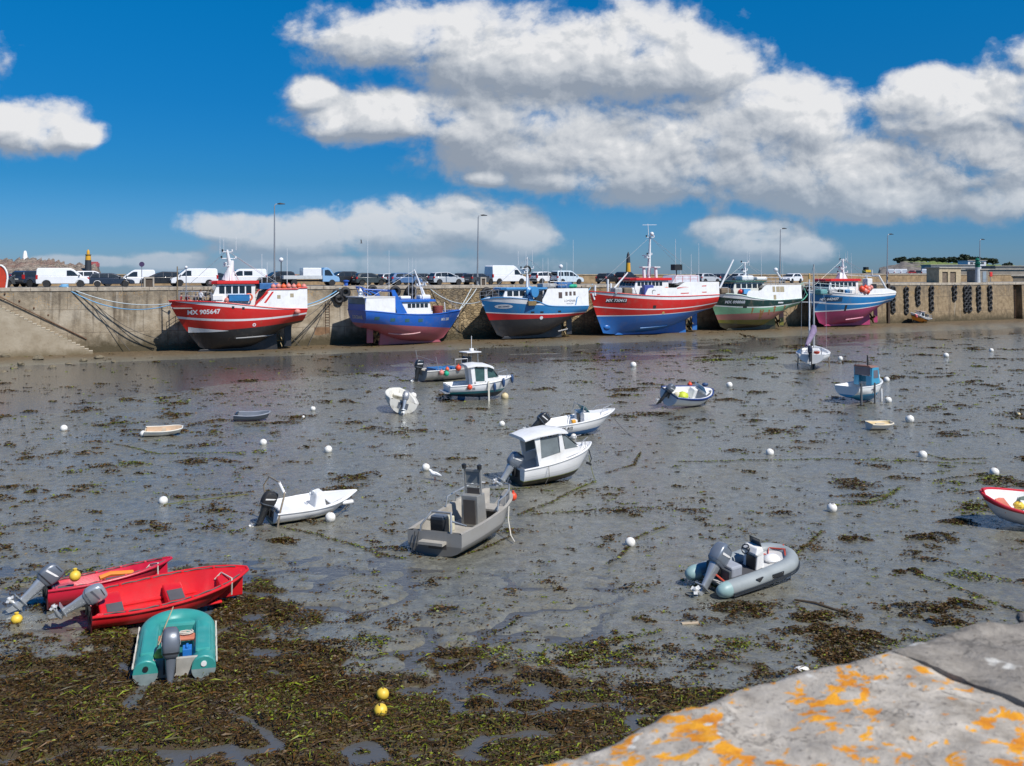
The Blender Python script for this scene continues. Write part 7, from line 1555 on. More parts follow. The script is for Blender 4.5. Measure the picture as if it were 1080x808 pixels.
b = MB(); g = hull_grid(L * .92, B * .72, [(0, .30), (.6, .32), (1, .5)], [(0, .0), (.55, .0), (.85, .12), (1, .4)], DINGHY, .3); rings = [[Vector((p.x - .1, -p.y, p.z)) for p in reversed(r)] + [Vector((p.x - .1, p.y, p.z)) for p in r[1:]] for r in g]; b.loft(rings, close=True, caps=True); b.build('rigid_hull', mat('hull_grey_white', (.5, .5, .49), .5, 0, .1), t)
b = MB(); b.box((-.02 * L, 0, .30), (L * .8, 2 * hb - .3, .04)); b.build('floor', mat('dark_floor', (.06, .06, .065), .7), t, smooth=0)
b = MB(); b.box((-.42 * L, 0, .42), (.08, 2 * hb - .3, .40)); b.build('transom', mat('dark_transom', (.06, .065, .07), .5), t, smooth=0, bevel=.015)
b = MB(); b.loft([[(-.10, -.24, .3), (-.10, .24, .3), (.25, .2, .3), (.25, -.2, .3)], [(-.06, -.23, .67), (-.06, .23, .67), (.22, .19, .67), (.22, -.19, .67)], [(-.16, -.26, .74), (-.16, .26, .74), (.2, .2, .78), (.2, -.2, .78)], [(-.06, -.22, .9), (-.06, .22, .9), (.14, .18, .9), (.14, -.18, .9)]]); cs = b.build('console', WHT, t, smooth=0, bevel=.03)
b = MB(); b.box((-.115, -.06, .5), (.03, .3, .32)); b.build('console_hatch', OBK, cs, smooth=0)
b = MB(); b.torus((-.20, .06, .82), .12, .018, 18, 6, Euler((0, R(-65), 0)).to_matrix()); b.tube([(-.20, .06, .82), (-.08, .06, .84)], .02, 6); b.box((-.2, .06, .82), (.03, .24, .03)); b.build('steering_wheel', OBK, t)
b = MB(); b.plate([(.10, -.2, .9), (.10, .2, .9), (.04, .17, 1.1), (.04, -.17, 1.1)], .012); b.build('windscreen', mat('smoked_screen', (.05, .055, .06), .1), t, smooth=0)
b = MB(); b.box((-.28 * L, 0, .45), (.4, .5, .3)); b.build('seat', mat('seat_grey', (.3, .32, .36), .5), t, smooth=0, bevel=.05)
b = MB(); b.tube([(.15 * L, .35, .5), (.25 * L, .1, .42), (.33 * L, .3, .5), (.40 * L, -.1, .56), (.32 * L, -.3, .50), (.45 * L, .1, .58)], .02, 6); b.build('mooring_rope', mat('red_rope', (.5, .06, .03), .7), t)
b = MB(); b.ball((.22 * L, -.1, .42), (.24, .2, .12), 10); b.build('white_bag', WHT, t)
b = MB(); b.box((.05 * L, -hb - .192, .34), (.42, .03, .13), Euler((R(8), 0, 0)).to_matrix()); b.build('name_patch', OBK, t, smooth=0, bevel=.01)
for xx in (-.18 * L, .30 * L):
 b = MB(); q = .1; b.prism([(xx - .12, .42), (xx + .12, .43), (xx, .32)], -hb - .207 + (.14 if xx > 0 else 0), -hb - .17 + (.14 if xx > 0 else 0)); b.build('black_patch', OBK, t, smooth=0)
outboard(t, (-.42 * L - .06, 0, .56), 44, 1.2, mat('outboard_blue_grey', (.17, .20, .24), .3, .3, .1, coat=.3), SIL, 10)
b = MB(); b.tube([(-.42 * L - .2, -.08, .48), (-.42 * L - .1, -.35, .34), (-.42 * L + .05, -.5, .42)], .025, 6); b.build('fuel_hose', mat('red_rope', (.5, .06, .03), .7), t)
# ---- D: low white boat with a black outboard and thin arch
t, L, wp, rz = small('white_skiff', 'low white open skiff with black hooded outboard and thin bent pole arch', 'skiff', (285, 553), (375, 538), None, .02, 6, -1)
B = 1.45; H = open_hull(t, L, B, [(0, .50), (.4, .49), (.75, .53), (1, .62)], [(0, .02), (.5, 0), (.8, .06), (.94, .22), (1, .42)], hull_paint('hull_skiff', (.26, .25, .17), [(.13, .0, .0, (.60, .59, .52)), (.17, .0, .0, (.76, .76, .75))], .25, .15), WHT, .36, half=[(0, .86), (.25, .97), (.45, 1.), (.65, .86), (.82, .55), (.93, .24), (1, .03)], rake=.6, th=.14, rail=.03, railm=WHT)
b = MB(); b.loft([[(-.10, -.28, .3), (-.10, .28, .3), (.35, .24, .3), (.35, -.24, .3)], [(-.04, -.24, .80), (-.04, .24, .80), (.22, .2, .86), (.22, -.2, .86)]]); cs = b.build('console', WHT, t, smooth=0, bevel=.06)
b = MB(); b.torus((-.10, 0, .82), .11, .015, 14, 6, Euler((0, R(-60), 0)).to_matrix()); b.build('steering_wheel', SIL, cs)
b = MB(); b.loft([[(.12 * L, -.52, .52), (.12 * L, .52, .52), (.12 * L, .5, .48), (.12 * L, -.5, .48)], [(.34 * L, -.26, .60), (.34 * L, .26, .60), (.34 * L, .24, .55), (.34 * L, -.24, .55)], [(.47 * L, -.04, .635), (.47 * L, .04, .635), (.47 * L, .03, .6), (.47 * L, -.03, .6)]]); b.build('foredeck', WHT, t, smooth=0)
b = MB(); b.box((-.36 * L, 0, .40), (.4, 1.0, .14)); b.build('stern_bench', WHT, t, smooth=0, bevel=.04)
b = MB(); b.box((-L/2 - .01, 0, .32), (.05, .62, .36)); b.build('motor_well', OBK, t, smooth=0)
outboard(t, (-L/2 - .04, 0, .52), 22, 1.0, mat('black_hood', (.018, .018, .02), .75), OBK, 0)
A_ = mat('weathered_pole', (.22, .18, .13), .7)
b = MB(); b.tube([(-.46 * L, .62, .5), (-.50 * L, .66, 1.05), (-.45 * L, .58, 1.36), (-.44 * L, -.25, 1.40)], .025, 6); b.build('arch_pole', A_, t)
b = MB(); b.tube([(-.50 * L, -.60, -.02), (-.48 * L, -.62, .5), (-.42 * L, -.5, 1.0), (-.40 * L, -.38, 1.12)], .03, 6); b.build('arch_pole', A_, t)
b = MB(); b.tube([(-.40 * L, -.40, 1.06), (-.44 * L, -.2, 1.40)], .045, 8); b.build('white_tube', WHT, t)
b = MB(); b.tube([(H.g[i][-1].x, -H.g[i][-1].y + .08, H.g[i][-1].z - .02 - .10 * abs(math.sin(i * .55))) for i in range(6, 28)], .014, 5); b.build('grab_rope', mat('blue_grey_rope', (.2, .28, .36), .8), t)
b = MB(); b.tube([(-.12, 0, 0), (.14, 0, 0)], [.07, .07], 10); b.ball((-.14, 0, 0), .07, 8); b.ball((.15, 0, 0), .07, 8); o = b.build('fender', WHT, None, loc=wp((.33 * L, -.42, .42)), rot=(0, 0, rz)); tag(o, 'white cylindrical fender hung on the near bow of the low white skiff', 'fender')
# ---- E: aluminium boat with tall console
AL2 = mat('raw_aluminium', (.40, .395, .37), .5, .55, .12, 1.6, dirt=((.26, .25, .23), .6)); ALB = mat('alu_beige_deck', (.36, .335, .29), .75, .1, .15, 3)
t, L, wp, rz = small('aluminium_boat', 'bare aluminium work boat with tall upright console and bow rails', 'work boat', (458, 587), (527, 550), 3.95, .02, -2, -2)
B = 2.0; H = open_hull(t, L, B, [(0, .72), (.4, .74), (.75, .84), (1, .98)], [(0, .02), (.6, .02), (.85, .10), (1, .42)], hull_paint('hull_alu', (.15, .148, .14), [(.40, .03, .0, (.27, .265, .25))], .35, .1), ALB, .28, half=BLUNT, rake=.5, th=.12, bulge=6, flare=1.0, fine0=.55, linname='inner_deck', inset=1.0)
b = MB(); b.loft([[(.02 * L, -.3, .28), (.02 * L, .3, .28), (.16 * L, .3, .28), (.16 * L, -.3, .28)], [(.03 * L, -.28, 1.22), (.03 * L, .28, 1.22), (.15 * L, .28, 1.22), (.15 * L, -.28, 1.22)]]); cs = b.build('console', AL2, t, smooth=0, bevel=.015)
b = MB(); b.box((.014 * L, -.02, .74), (.02, .40, .74)); b.build('console_door', mat('console_dark', (.07, .06, .055), .5), cs, smooth=0)
for (y_, z_, sy, sz) in ((-.27, 1.6, .05, .76), (.27, 1.6, .05, .76), (0, 1.94, .54, .07), (0, 1.5, .5, .04)):
 b = MB(); b.box((.10 * L, y_, z_), (.05, sy, sz)); b.build('screen_frame', AL2, t, smooth=0)
b = MB(); b.plate([(.10 * L, -.24, 1.54), (.10 * L, .24, 1.54), (.10 * L, .24, 1.90), (.10 * L, -.24, 1.90)], .01); b.build('screen_pane', mat('pale_screen', (.22, .24, .24), .1), t, smooth=0)
b = MB(); b.box((.10 * L, 0, 1.3), (.04, .42, .2)); b.build('dark_panel', mat('console_dark', (.07, .06, .055), .5), t, smooth=0)
for y_ in (-.27, .27):
 b = MB(); b.lathe([(.02, 0), (.07, .02), (.08, .14), (.03, .17)], 10, (.09 * L, y_, 1.98)); b.build('work_light', OBK, t)
for sg in (-1, 1):
 P_ = [(H.sheer(x * L)[0] - .1, H.sheer(x * L)[1], x * L) for x in (.08, .2, .32, .42)]; b = MB()
 b.tube([(P_[0][2] - .1, sg * P_[0][0], P_[0][1])] + [(x, sg * y, z + .30) for y, z, x in P_] + [(.46 * L, sg * .35, 1.2)], .025, 6)
 for y, z, x in P_[1:]: b.tube([(x, sg * y, z), (x, sg * y, z + .30)], .02, 6)
 b.build('bow_rail', ALU, t)
b = MB(); b.tube([(-.49 * L, .55, .25), (-.47 * L, .5, .85), (-.40 * L, .3, 1.18), (-.40 * L, -.35, 1.18), (-.47 * L, -.5, .85), (-.49 * L, -.5, .2)], .035, 8); b.tube([(-.44 * L, .4, 1.0), (-.28 * L, .55, .75)], .03, 6); b.tube([(-.44 * L, -.42, 1.0), (-.30 * L, -.6, .72)], .03, 6); b.build('stern_hoop', ALU, t)
b = MB(); b.box((-.37 * L, .12, .70), (.34, .46, .62)); b.build('black_engine_box', OBK, t, smooth=0, bevel=.04); b = MB(); b.box((-.37 * L, .12, 1.03), (.3, .42, .06)); b.build('box_lid', SILD, t, smooth=0, bevel=.02)
b = MB(); b.box((-.53 * L, 0, .45), (.26, .8, .08)); b.build('stern_step', ALB, t, smooth=0); b = MB(); b.box((-.503 * L, -.1, .24), (.03, .6, .30)); b.build('motor_recess', mat('console_dark', (.07, .06, .055), .5), t, smooth=0)
for y_ in (.5, .62): b = MB(); b.tube([(-.51 * L, y_, .7), (-.54 * L, y_ + .1, -.02)], .012, 5); b.build('hanging_cable', OBK, t)
b = MB(); b.box((-.12 * L, .45, .50), (.3, .34, .44)); b.build('seat_locker', mat('pale_locker', (.55, .52, .38), .6), t, smooth=0, bevel=.03)
b = MB(); b.box((.3 * L, 0, .60), (.62, 1.3, .06)); b.build('bow_deck', ALB, t, smooth=0)
b = MB(); pr = [(.20 * L, -H.sheer(.20 * L)[0] - .02, H.sheer(.20 * L)[1] - .02), (.14 * L, -H.sheer(.2 * L)[0] - .10, .45), (.05 * L, -H.sheer(.2 * L)[0] - .35, .1), (-.02 * L, -H.sheer(.2 * L)[0] - .6, .03)]; b.tube(pr, .018, 6); b.build('bow_line', ROPE, t)
b = MB(); b.ball((0, 0, 0), (.12, .12, .14), 12); b.lathe([(.03, .12), (.04, .18), (.02, .19)], 8); o = b.build('float_buoy', mat('buoy_red_orange', (.70, .07, .025), .45), None, loc=wp((.47 * L, -.62, .80))); tag(o, 'orange float hung at the right bow of the aluminium boat', 'buoy')
# ---- F: white cabin boat
CW = mat('gelcoat_white', (.78, .78, .77), .32, 0, .05, 1.0, dirt=((.50, .46, .36), .4), coat=.2, streak=.12)
HF = hull_paint('hull_cabin', (.035, .03, .018), [(.36, 0., 0., (.32, .36, .02)), (.385, 0., 0., (.78, .78, .77)), (.56, .02, .0, (.60, .60, .58)), (.575, .02, .0, (.78, .78, .77))], .0, .0)
t, L, wp, rz = small('cabin_boat', 'white cabin motor boat with open back wheelhouse and grey outboard', 'motor boat', (550, 511), (621, 503), 3.35, .02, 1, -5)
B = 1.75; H = open_hull(t, L, B, [(0, .84), (.35, .90), (.7, 1.04), (1, 1.20)], [(0, .0), (.5, .0), (.8, .06), (.93, .22), (1, .5)], HF, CW, .42, rake=.55, th=.12, rail=.035, railm=CW, bulge=2.6)
b = MB(); b.loft([[(.02 * L, -.62, .9), (.02 * L, .62, .9), (.02 * L, .5, 1.30), (.02 * L, -.5, 1.30)], [(.22 * L, -.6, 1.0), (.22 * L, .6, 1.0), (.22 * L, .42, 1.32), (.22 * L, -.42, 1.32)], [(.42 * L, -.2, 1.1), (.42 * L, .2, 1.1), (.42 * L, .12, 1.18), (.42 * L, -.12, 1.18)]]); b.build('foredeck', CW, t, smooth=30, bevel=.03)
for sg in (-1, 1):
 b = MB(); b.prism([(-.30 * L, .8), (-.27 * L, .8), (-.27 * L, 1.95), (-.34 * L, 1.95)], sg * .66 - .03, sg * .66 + .03)
 b.prism([(-.02 * L, .9), (.05 * L, .9), (.01 * L, 1.95), (-.03 * L, 1.95)], sg * .66 - .03, sg * .66 + .03)
 b.prism([(-.27 * L, .8), (-.02 * L, .9), (-.02 * L, 1.22), (-.27 * L, 1.12)], sg * .66 - .03, sg * .66 + .03)
 b.prism([(.05 * L, .95), (.26 * L, 1.1), (.25 * L, 1.30), (.04 * L, 1.30)], sg * .66 - .03 - sg*.05, sg * .66 + .03 - sg*.05); b.build('cabin_side', CW, t, smooth=0)
GLS = mat('cabin_glass', (.17, .20, .21), .08, 0, .2)
for sg in (-1, 1):
 b = MB(); b.prism([(-.265 * L, 1.14), (-.03 * L, 1.24), (-.045 * L, 1.88), (-.30 * L, 1.88)], sg * .655 - .008, sg * .655 + .008); b.build('side_window', GLS, t, smooth=0)
 b = MB(); b.prism([(.05 * L, 1.30), (.22 * L, 1.30), (.04 * L, 1.88), (.025 * L, 1.88)], sg * .635 - .008, sg * .635 + .008); b.build('side_window', GLS, t, smooth=0)
b = MB(); b.plate([(.245 * L, -.56, 1.31), (.245 * L, .56, 1.31), (.055 * L, .56, 1.9), (.055 * L, -.56, 1.9)], .012); b.build('windscreen', GLS, t, smooth=0)
b = MB(); b.loft([[(x, -.78 * k, z), (x, -.5 * k, z + .07), (x, .5 * k, z + .07), (x, .78 * k, z), (x, .78 * k, z - .05), (x, -.78 * k, z - .05)] for x, z, k in ((-.46 * L, 1.93, .9), (-.3 * L, 2.02, 1), (-.05 * L, 2.03, 1), (.09 * L, 1.94, .9))]); b.build('cabin_roof', CW, t, smooth=50)
b = MB(); b.prism([(-.05 * L, .45), (.01 * L, .45), (.01 * L, 1.9), (-.03 * L, 1.9)], -.6, -.12); b.build('cabin_bulkhead', CW, t, smooth=0)
b = MB(); b.box((-.12 * L, .2, .72), (.4, .5, .6)); b.build('helm_seat', CW, t, smooth=0, bevel=.05)
for sg in (-1, 1):
 b = MB(); b.tube([(.27 * L, sg * .5, 1.12), (.30 * L, sg * .5, 1.42), (.42 * L, sg * .25, 1.50)], .018, 6); b.tube([(.36 * L, sg * .36, 1.15), (.36 * L, sg * .38, 1.47)], .015, 6); b.build('bow_rail', STEEL, t)
outboard(t, (-L/2 - .08, 0, .78), 40, 1.15, mat('outboard_blue_grey', (.17, .20, .24), .3, .3, .1, coat=.3), SIL, 0)
b = MB(); b.box((-L/2 - .01, .0, .55), (.04, .7, .4)); b.build('motor_board', mat('dark_board', (.03, .03, .03), .6), t, smooth=0)
b = MB(); b.tube([(-.22 * L, -.92, .86), (-.23 * L, -.97, .5), (-.28 * L, -.95, .25)], .012, 5); b.build('hanging_line', DARKR, t)
b = MB(); b.tube([(L/2 - .12, 0, .95), (L/2 - .05, -.05, .55), (L/2 - .2, -.12, .38)], .02, 6); b.box((L/2 - .22, -.12, .40), (.30, .06, .08), Euler((0, .5, .4)).to_matrix()); b.build('anchor', DARKM, t)
# ---- G: white sports boat with blue bottom
HG = hull_paint('hull_sport', (.03, .16, .42), [(.36, .03, .0, (.78, .78, .77)), (.52, .03, .0, (.55, .55, .55)), (.54, .03, .0, (.78, .78, .77))], .05, .0)
t, L, wp, rz = small('sports_boat', 'white open sports boat with blue bottom and black outboard', 'motor boat', (573, 461.5), (648, 456.5), 4.0, .02, 2, -4)
B = 1.8; H = open_hull(t, L, B, [(0, .74), (.4, .78), (.75, .90), (1, 1.05)], [(0, .0), (.5, .0), (.8, .08), (.93, .28), (1, .6)], HG, CW, .36, rake=.8, th=.16, rail=.035, railm=CW)
x_, z_ = -.26 * L, .58; H.letter('MX 412', .2, x_, z_, BLK, t, side=-1, bold=.006, off=.02)
b = MB(); b.loft([[(.10 * L, -.6, .78), (.10 * L, .6, .78), (.10 * L, .5, 1.08), (.10 * L, -.5, 1.08)], [(.28 * L, -.45, .88), (.28 * L, .45, .88), (.28 * L, .36, 1.02), (.28 * L, -.36, 1.02)], [(.45 * L, -.10, .98), (.45 * L, .10, .98), (.45 * L, .06, 1.02), (.45 * L, -.06, 1.02)]]); b.build('foredeck', CW, t, smooth=30, bevel=.03)
for y_ in (-.38, .38):
 b = MB(); b.loft([[(.0, y_ - .22, .36), (.0, y_ + .22, .36), (.12 * L, y_ + .2, .36), (.12 * L, y_ - .2, .36)], [(.03, y_ - .2, 1.15), (.03, y_ + .2, 1.15), (.11 * L, y_ + .18, 1.15), (.11 * L, y_ - .18, 1.15)]]); b.build('console', CW, t, smooth=0, bevel=.04)
b = MB(); b.plate([(.10 * L, -.55, 1.12), (.10 * L, .55, 1.12), (.04 * L, .5, 1.46), (.04 * L, -.5, 1.46)], .012); b.build('windscreen', mat('green_screen', (.16, .30, .27), .08), t, smooth=0)
b = MB(); b.tube([(-.02 * L, -.6, 1.0), (.02 * L, -.58, 1.50), (.02 * L, .58, 1.50), (-.02 * L, .6, 1.0)], .02, 6); b.build('screen_frame', STEEL, t)
b = MB(); b.box((.03 * L - .1, .1, .75), (.03, .3, .6)); b.build('cabin_door', mat('console_dark', (.07, .06, .055), .5), t, smooth=0)
b = MB(); b.box((-.10 * L, -.3, .62), (.3, .36, .5)); b.build('seat', WHT, t, smooth=0, bevel=.05)
b = MB(); b.box((-.13 * L, -.55, .82), (.2, .16, .16)); b.build('orange_cushion', mat('cushion_orange', (.75, .35, .03), .6), t, smooth=0, bevel=.03)
b = MB(); b.tube([(.25 * L, -.5, 1.0), (.30 * L, -.4, 1.25), (.46 * L, -.08, 1.3), (.46 * L, .08, 1.3), (.30 * L, .4, 1.25), (.25 * L, .5, 1.0)], .016, 6); b.build('bow_rail', STEEL, t)
outboard(t, (-L/2 - .04, 0, .76), 55, 1.15, OBK, OBK, 0)
# ---- H: white and teal cabin boat
HH = hull_paint('hull_teal', (.02, .03, .05), [(.50, 0., 0., (.012, .19, .23)), (.66, 0., 0., (.74, .75, .75))], .1, .05)
t, L, wp, rz = small('cabin_boat', 'white cabin boat with teal waterline and blue side fenders', 'motor boat', (471, 423), (541, 420), 4.35, .0, 0, -1)
B = 2.2; H = open_hull(t, L, B, [(0, 1.04), (.35, 1.08), (.7, 1.22), (1, 1.42)], [(0, .38), (.3, .22), (.5, .15), (.8, .18), (.93, .35), (1, .6)], HH, CW, .62, rake=.55, th=.12, rail=.04, railm=CW, bulge=2.4, half=[(0, .90), (.2, .97), (.45, 1.), (.65, .94), (.82, .72), (.93, .38), (1, .04)])
b = MB(); b.prism([(-.34 * L, .0), (-.24 * L, 0), (-.22 * L, .5), (-.34 * L, .5)], -.06, .06); b.build('rudder', mat('rudder_blue', (.02, .12, .25), .5), t, smooth=0)
b = MB(); b.box((-L/2 - .02, 0, .92), (.04, 1.0, .24)); b.build('stern_panel', mat('panel_white', (.7, .71, .72), .5), t, smooth=0); b = MB(); b.box((-L/2 - .18, 0, .62), (.34, 1.7, .06)); b.build('stern_platform', STEEL, t, smooth=0)
for sg in (-1, 1):
 b = MB(); b.prism([(-.14 * L, 1.1), (.04 * L, 1.1), (.04 * L, 1.25), (-.14 * L, 1.25)], sg * .82 - .03, sg * .82 + .03); b.prism([(-.16 * L, 1.1), (-.11 * L, 1.1), (-.13 * L, 2.2), (-.19 * L, 2.2)], sg * .82 - .03, sg * .82 + .03); b.prism([(.02 * L, 1.1), (.07 * L, 1.1), (.06 * L, 2.2), (.02 * L, 2.2)], sg * .82 - .03, sg * .82 + .03)
 b.prism([(.07 * L, 1.1), (.27 * L, 1.25), (.25 * L, 1.45), (.07 * L, 1.42)], sg * .78 - .03, sg * .78 + .03); b.build('cabin_side', CW, t, smooth=0)
GG = mat('green_glass', (.045, .10, .10), .08, 0, .3)
for sg in (-1, 1):
 b = MB(); b.prism([(-.11 * L, 1.26), (.02 * L, 1.26), (.02 * L, 2.12), (-.13 * L, 2.12)], sg * .815 - .01, sg * .815 + .01); b.build('side_window', GG, t, smooth=0)
 b = MB(); b.prism([(.075 * L, 1.44), (.22 * L, 1.46), (.13 * L, 2.05), (.075 * L, 2.08)], sg * .775 - .01, sg * .775 + .01); b.build('side_window', GG, t, smooth=0)
b = MB(); b.plate([(.25 * L, -.7, 1.46), (.25 * L, .7, 1.46), (.13 * L, .66, 2.1), (.13 * L, -.66, 2.1)], .012); b.build('windscreen', GG, t, smooth=0)
b = MB(); b.prism([(-.155 * L, .64), (-.13 * L, .64), (-.14 * L, 2.18), (-.17 * L, 2.18)], -.78, .1); b.build('cabin_bulkhead', CW, t, smooth=0)
b = MB(); b.loft([[(x, -.95, z), (x, -.6, z + .09), (x, .6, z + .09), (x, .95, z), (x, .95, z - .06), (x, -.95, z - .06)] for x, z in ((-.24 * L, 2.2), (-.1 * L, 2.27), (.08 * L, 2.2), (.16 * L, 2.06))]); b.build('cabin_roof', CW, t, smooth=50)
b = MB(); b.loft([[(.16 * L, -.72, 1.2), (.16 * L, .72, 1.2), (.16 * L, .6, 1.46), (.16 * L, -.6, 1.46)], [(.44 * L, -.2, 1.36), (.44 * L, .2, 1.36), (.44 * L, .14, 1.44), (.44 * L, -.14, 1.44)]]); b.build('foredeck', CW, t, smooth=0, bevel=.04)
b = MB(); b.tube([(.22 * L, -.65, 1.3), (.24 * L, -.62, 1.75), (.40 * L, -.3, 1.85), (.40 * L, .3, 1.85), (.24 * L, .62, 1.75), (.22 * L, .65, 1.3)], .022, 6); b.tube([(.40 * L, -.3, 1.4), (.40 * L, -.3, 1.85)], .02, 6); b.build('bow_rail', STEEL, t)
x, z = -.20 * L, .84; H.letter('MX 35', .2, x, z, BLET, t, side=-1, bold=.006, off=.02)
for px_, zc in ((.15 * L, .88), (.30 * L, 1.12), (.48 * L, 1.25)):
 yy = H.sheer(px_)[0]; b = MB(); b.ball((px_, -yy - .10, zc), (.11, .11, .30), 10); b.tube([(px_, -yy - .08, zc + .25), (px_, -yy + .04, H.sheer(px_)[1])], .012, 5); b.build('side_fender', mat('fender_navy', (.02, .055, .14), .5), t)
b = MB(); yy = H.sheer(-.18 * L)[0]; b.ball((-.23 * L, -yy - .16, .98), .17, 12); b.build('orange_fender', mat('buoy_red_orange', (.70, .07, .025), .45), t)
b = MB(); b.box((.06 * L, -H.sheer(.06 * L)[0] - .07, .62), (.10, .07, 1.35)); b.build('beaching_leg', mat('leg_cream', (.6, .57, .48), .6), t, smooth=0)
b = MB(); b.box((.06 * L, H.sheer(.06 * L)[0] + .07, .62), (.10, .07, 1.35)); b.build('beaching_leg', mat('leg_cream', (.6, .57, .48), .6), t, smooth=0)
# ---- I: aluminium oyster boat behind it
t, L, wp, rz = small('aluminium_barge', 'long aluminium fishing barge with blue gear and small wheel shelter', 'work boat', (440, 403.5), (512, 398), 5.4, .0, 0, 0)
B = 2.1; H = open_hull(t, L, B, [(0, .85), (.5, .85), (1, 1.0)], [(0, .02), (.7, .02), (1, .35)], mat('dull_aluminium', (.34, .335, .32), .55, .5, .15, 1.5, dirt=((.22, .21, .2), .6)), ALB, .35, half=BLUNT, rake=.5, th=.10, bulge=3.4, rail=.05, railm=ALU)
for x, c_ in ((-.28, 'tarp_blue'), (-.16, 'box_blue'), (-.02, 'tarp_blue'), (.08, 'worn_grey')):
 b = MB(); b.box((x * L, .05, .82), (.62, 1.5, .34)); o = b.build('gear_crate', MATS[c_], None, smooth=0, bevel=.06, loc=wp((0, 0, 0)), rot=(0, 0, rz)); o['label'] = ''
 tag(o, {-.28: 'blue gear heap nearest the outboard of the aluminium barge', -.16: 'bright blue crate second from the stern of the aluminium barge', -.02: 'dark blue gear heap amidships on the aluminium barge', .08: 'grey crate just behind the wheel shelter of the aluminium barge'}[x], 'crate')
b = MB(); b.loft([[(.20 * L, -.5, .4), (.20 * L, .5, .4), (.38 * L, .5, .4), (.38 * L, -.5, .4)], [(.20 * L, -.45, 1.25), (.20 * L, .45, 1.25), (.35 * L, .45, 1.25), (.35 * L, -.45, 1.25)]]); b.build('console', AL2, t, smooth=0, bevel=.02)
b = MB(); b.box((.30 * L, 0, 2.02), (1.3, 1.2, .08)); b.build('shelter_roof', WHT, t, smooth=0, bevel=.03)
for x in (.22, .37):
 for y_ in (-.5, .5):
  b = MB(); b.tube([(x * L, y_, 1.1), (x * L, y_ * .95, 2.0)], .035, 6); b.build('shelter_post', ALU if x > .3 else OBK, t)
b = MB(); b.box((.25 * L, .1, 1.45), (.5, .6, .5)); b.build('hauler', OBK, t, smooth=0, bevel=.1)
b = MB(); b.tube([(.32 * L, 0, 2.05), (.32 * L, 0, 3.25)], .025, 6); b.box((.32 * L, 0, 2.2), (.3, .2, .18)); b.build('aerial', OFFW, t)
b = MB(); b.tube([(.42 * L, -.3, .95), (.36 * L, -.3, 2.3)], .02, 5); b.build('pole', STEEL, t)
b = MB(); b.tube([(-.46 * L, .7, .85), (-.50 * L, .8, 2.3)], .018, 5); b.tube([(-.30 * L, -.8, .85), (-.36 * L, -.9, 1.9)], .018, 5); b.tube([(-.48 * L, .8, 1.9), (-.35 * L, -.9, 1.5)], .012, 5); b.build('stern_pole', STEEL, t)
rails(t, [(x * L, -.9, .86) for x in (-.05, .05, .15)], .75, STEEL, False)
outboard(t, (-L/2 - .06, 0, .92), 12, 1.4, OBK, OBK, 0)
for (x, y_, z, r_, m_, lb) in ((-.30, -1.18, .72, .20, PINKF, 'pink float low on the side of the aluminium barge, left of the green one'), (-.22, -1.18, .62, .20, mat('net_green', (.01, .33, .19), .7), 'green float on the side of the aluminium barge'), (-.20, -1.1, .95, .15, ORG, 'small orange float above the green one on the aluminium barge'), (-.02, -1.1, .98, .22, mat('buoy_red_orange', (.70, .07, .025), .45), 'red float on the gunwale of the aluminium barge'), (.16, -1.05, 1.1, .18, PINKF, 'pale pink float near the wheel shelter of the aluminium barge')):
 b = MB(); b.ball((0, 0, 0), r_, 12); b.lathe([(.03, r_ * .9), (.05, r_ * 1.3), (.02, r_ * 1.35)], 8); o = b.build('float_buoy', m_, None, loc=wp((x * L, y_, z))); tag(o, lb, 'buoy')
# ---- J: tilted white dinghy seen from astern
CRM = mat('cream_white', (.66, .64, .57), .45, 0, .06, 2, dirt=((.45, .43, .36), .4))
t, L, wp, rz = small('white_dinghy', 'cream white dinghy heeled over with its stern towards the camera', 'dinghy', (425, 440.5), (415, 426), 2.9, .10, 0, 0)
t.rotation_euler = (Euler((0, 0, rz)).to_matrix() @ Euler((R(15), R(-5), 0)).to_matrix()).to_euler()
H = open_hull(t, L, 1.9, [(0, .76), (.5, .72), (1, .92)], [(0, .0), (.5, 0), (.85, .1), (1, .45)], mat('hull_scum_white', (.60, .59, .54), .5, 0, .1, 1.5, dirt=((.10, .09, .05), .7)), CRM, .28, rake=.3, th=.20, rail=.04, railm=CRM)
b = MB(); b.box((.34 * L, 0, .62), (.7, .8, .12)); b.build('foredeck', CRM, t, smooth=0, bevel=.05)
b = MB(); b.box((-.1, 0, .45), (.3, 1.3, .12)); b.build('thwart', CRM, t, smooth=0, bevel=.03)
b = MB(); b.box((-L/2 - .02, 0, .5), (.05, .6, .34)); b.build('motor_board', SILD, t, smooth=0)
outboard(t, (-L/2 - .05, 0, .76), 30, 1.15, mat('outboard_mid_grey', (.25, .26, .28), .4, .2), SIL, 0)
# ---- K, L, P: little tenders
t, L, wp, rz = small('grey_tender', 'small slate grey tender lying alone on the left flat', 'tender', (249.5, 444.5), (283, 444), 1.85, .02, 6, 0)
GR = mat('slate_grey_plastic', (.13, .15, .18), .5, 0, .12); open_hull(t, L, .95, [(0, .40), (.5, .36), (1, .46)], [(0, .02), (.7, .02), (1, .12)], GR, GR, .10, half=BLUNT, rake=.15, th=.08, rail=.035, railm=mat('slate_rim', (.24, .26, .30), .5))
for x in (-.25, .15):
 b = MB(); b.box((x * L, 0, .26), (.16, .7, .03)); b.build('thwart', GR, t, smooth=0, bevel=.01)
b = MB(); b.box((-L/2 + .10, 0, .42), (.12, .6, .06)); b.build('stern_pad', OBK, t, smooth=0, bevel=.02)
t, L, wp, rz = small('white_tender', 'little white tender with sandy inside beside a white buoy', 'tender', (156, 461), (189.5, 459.5), 1.75, .0, 8, 0)
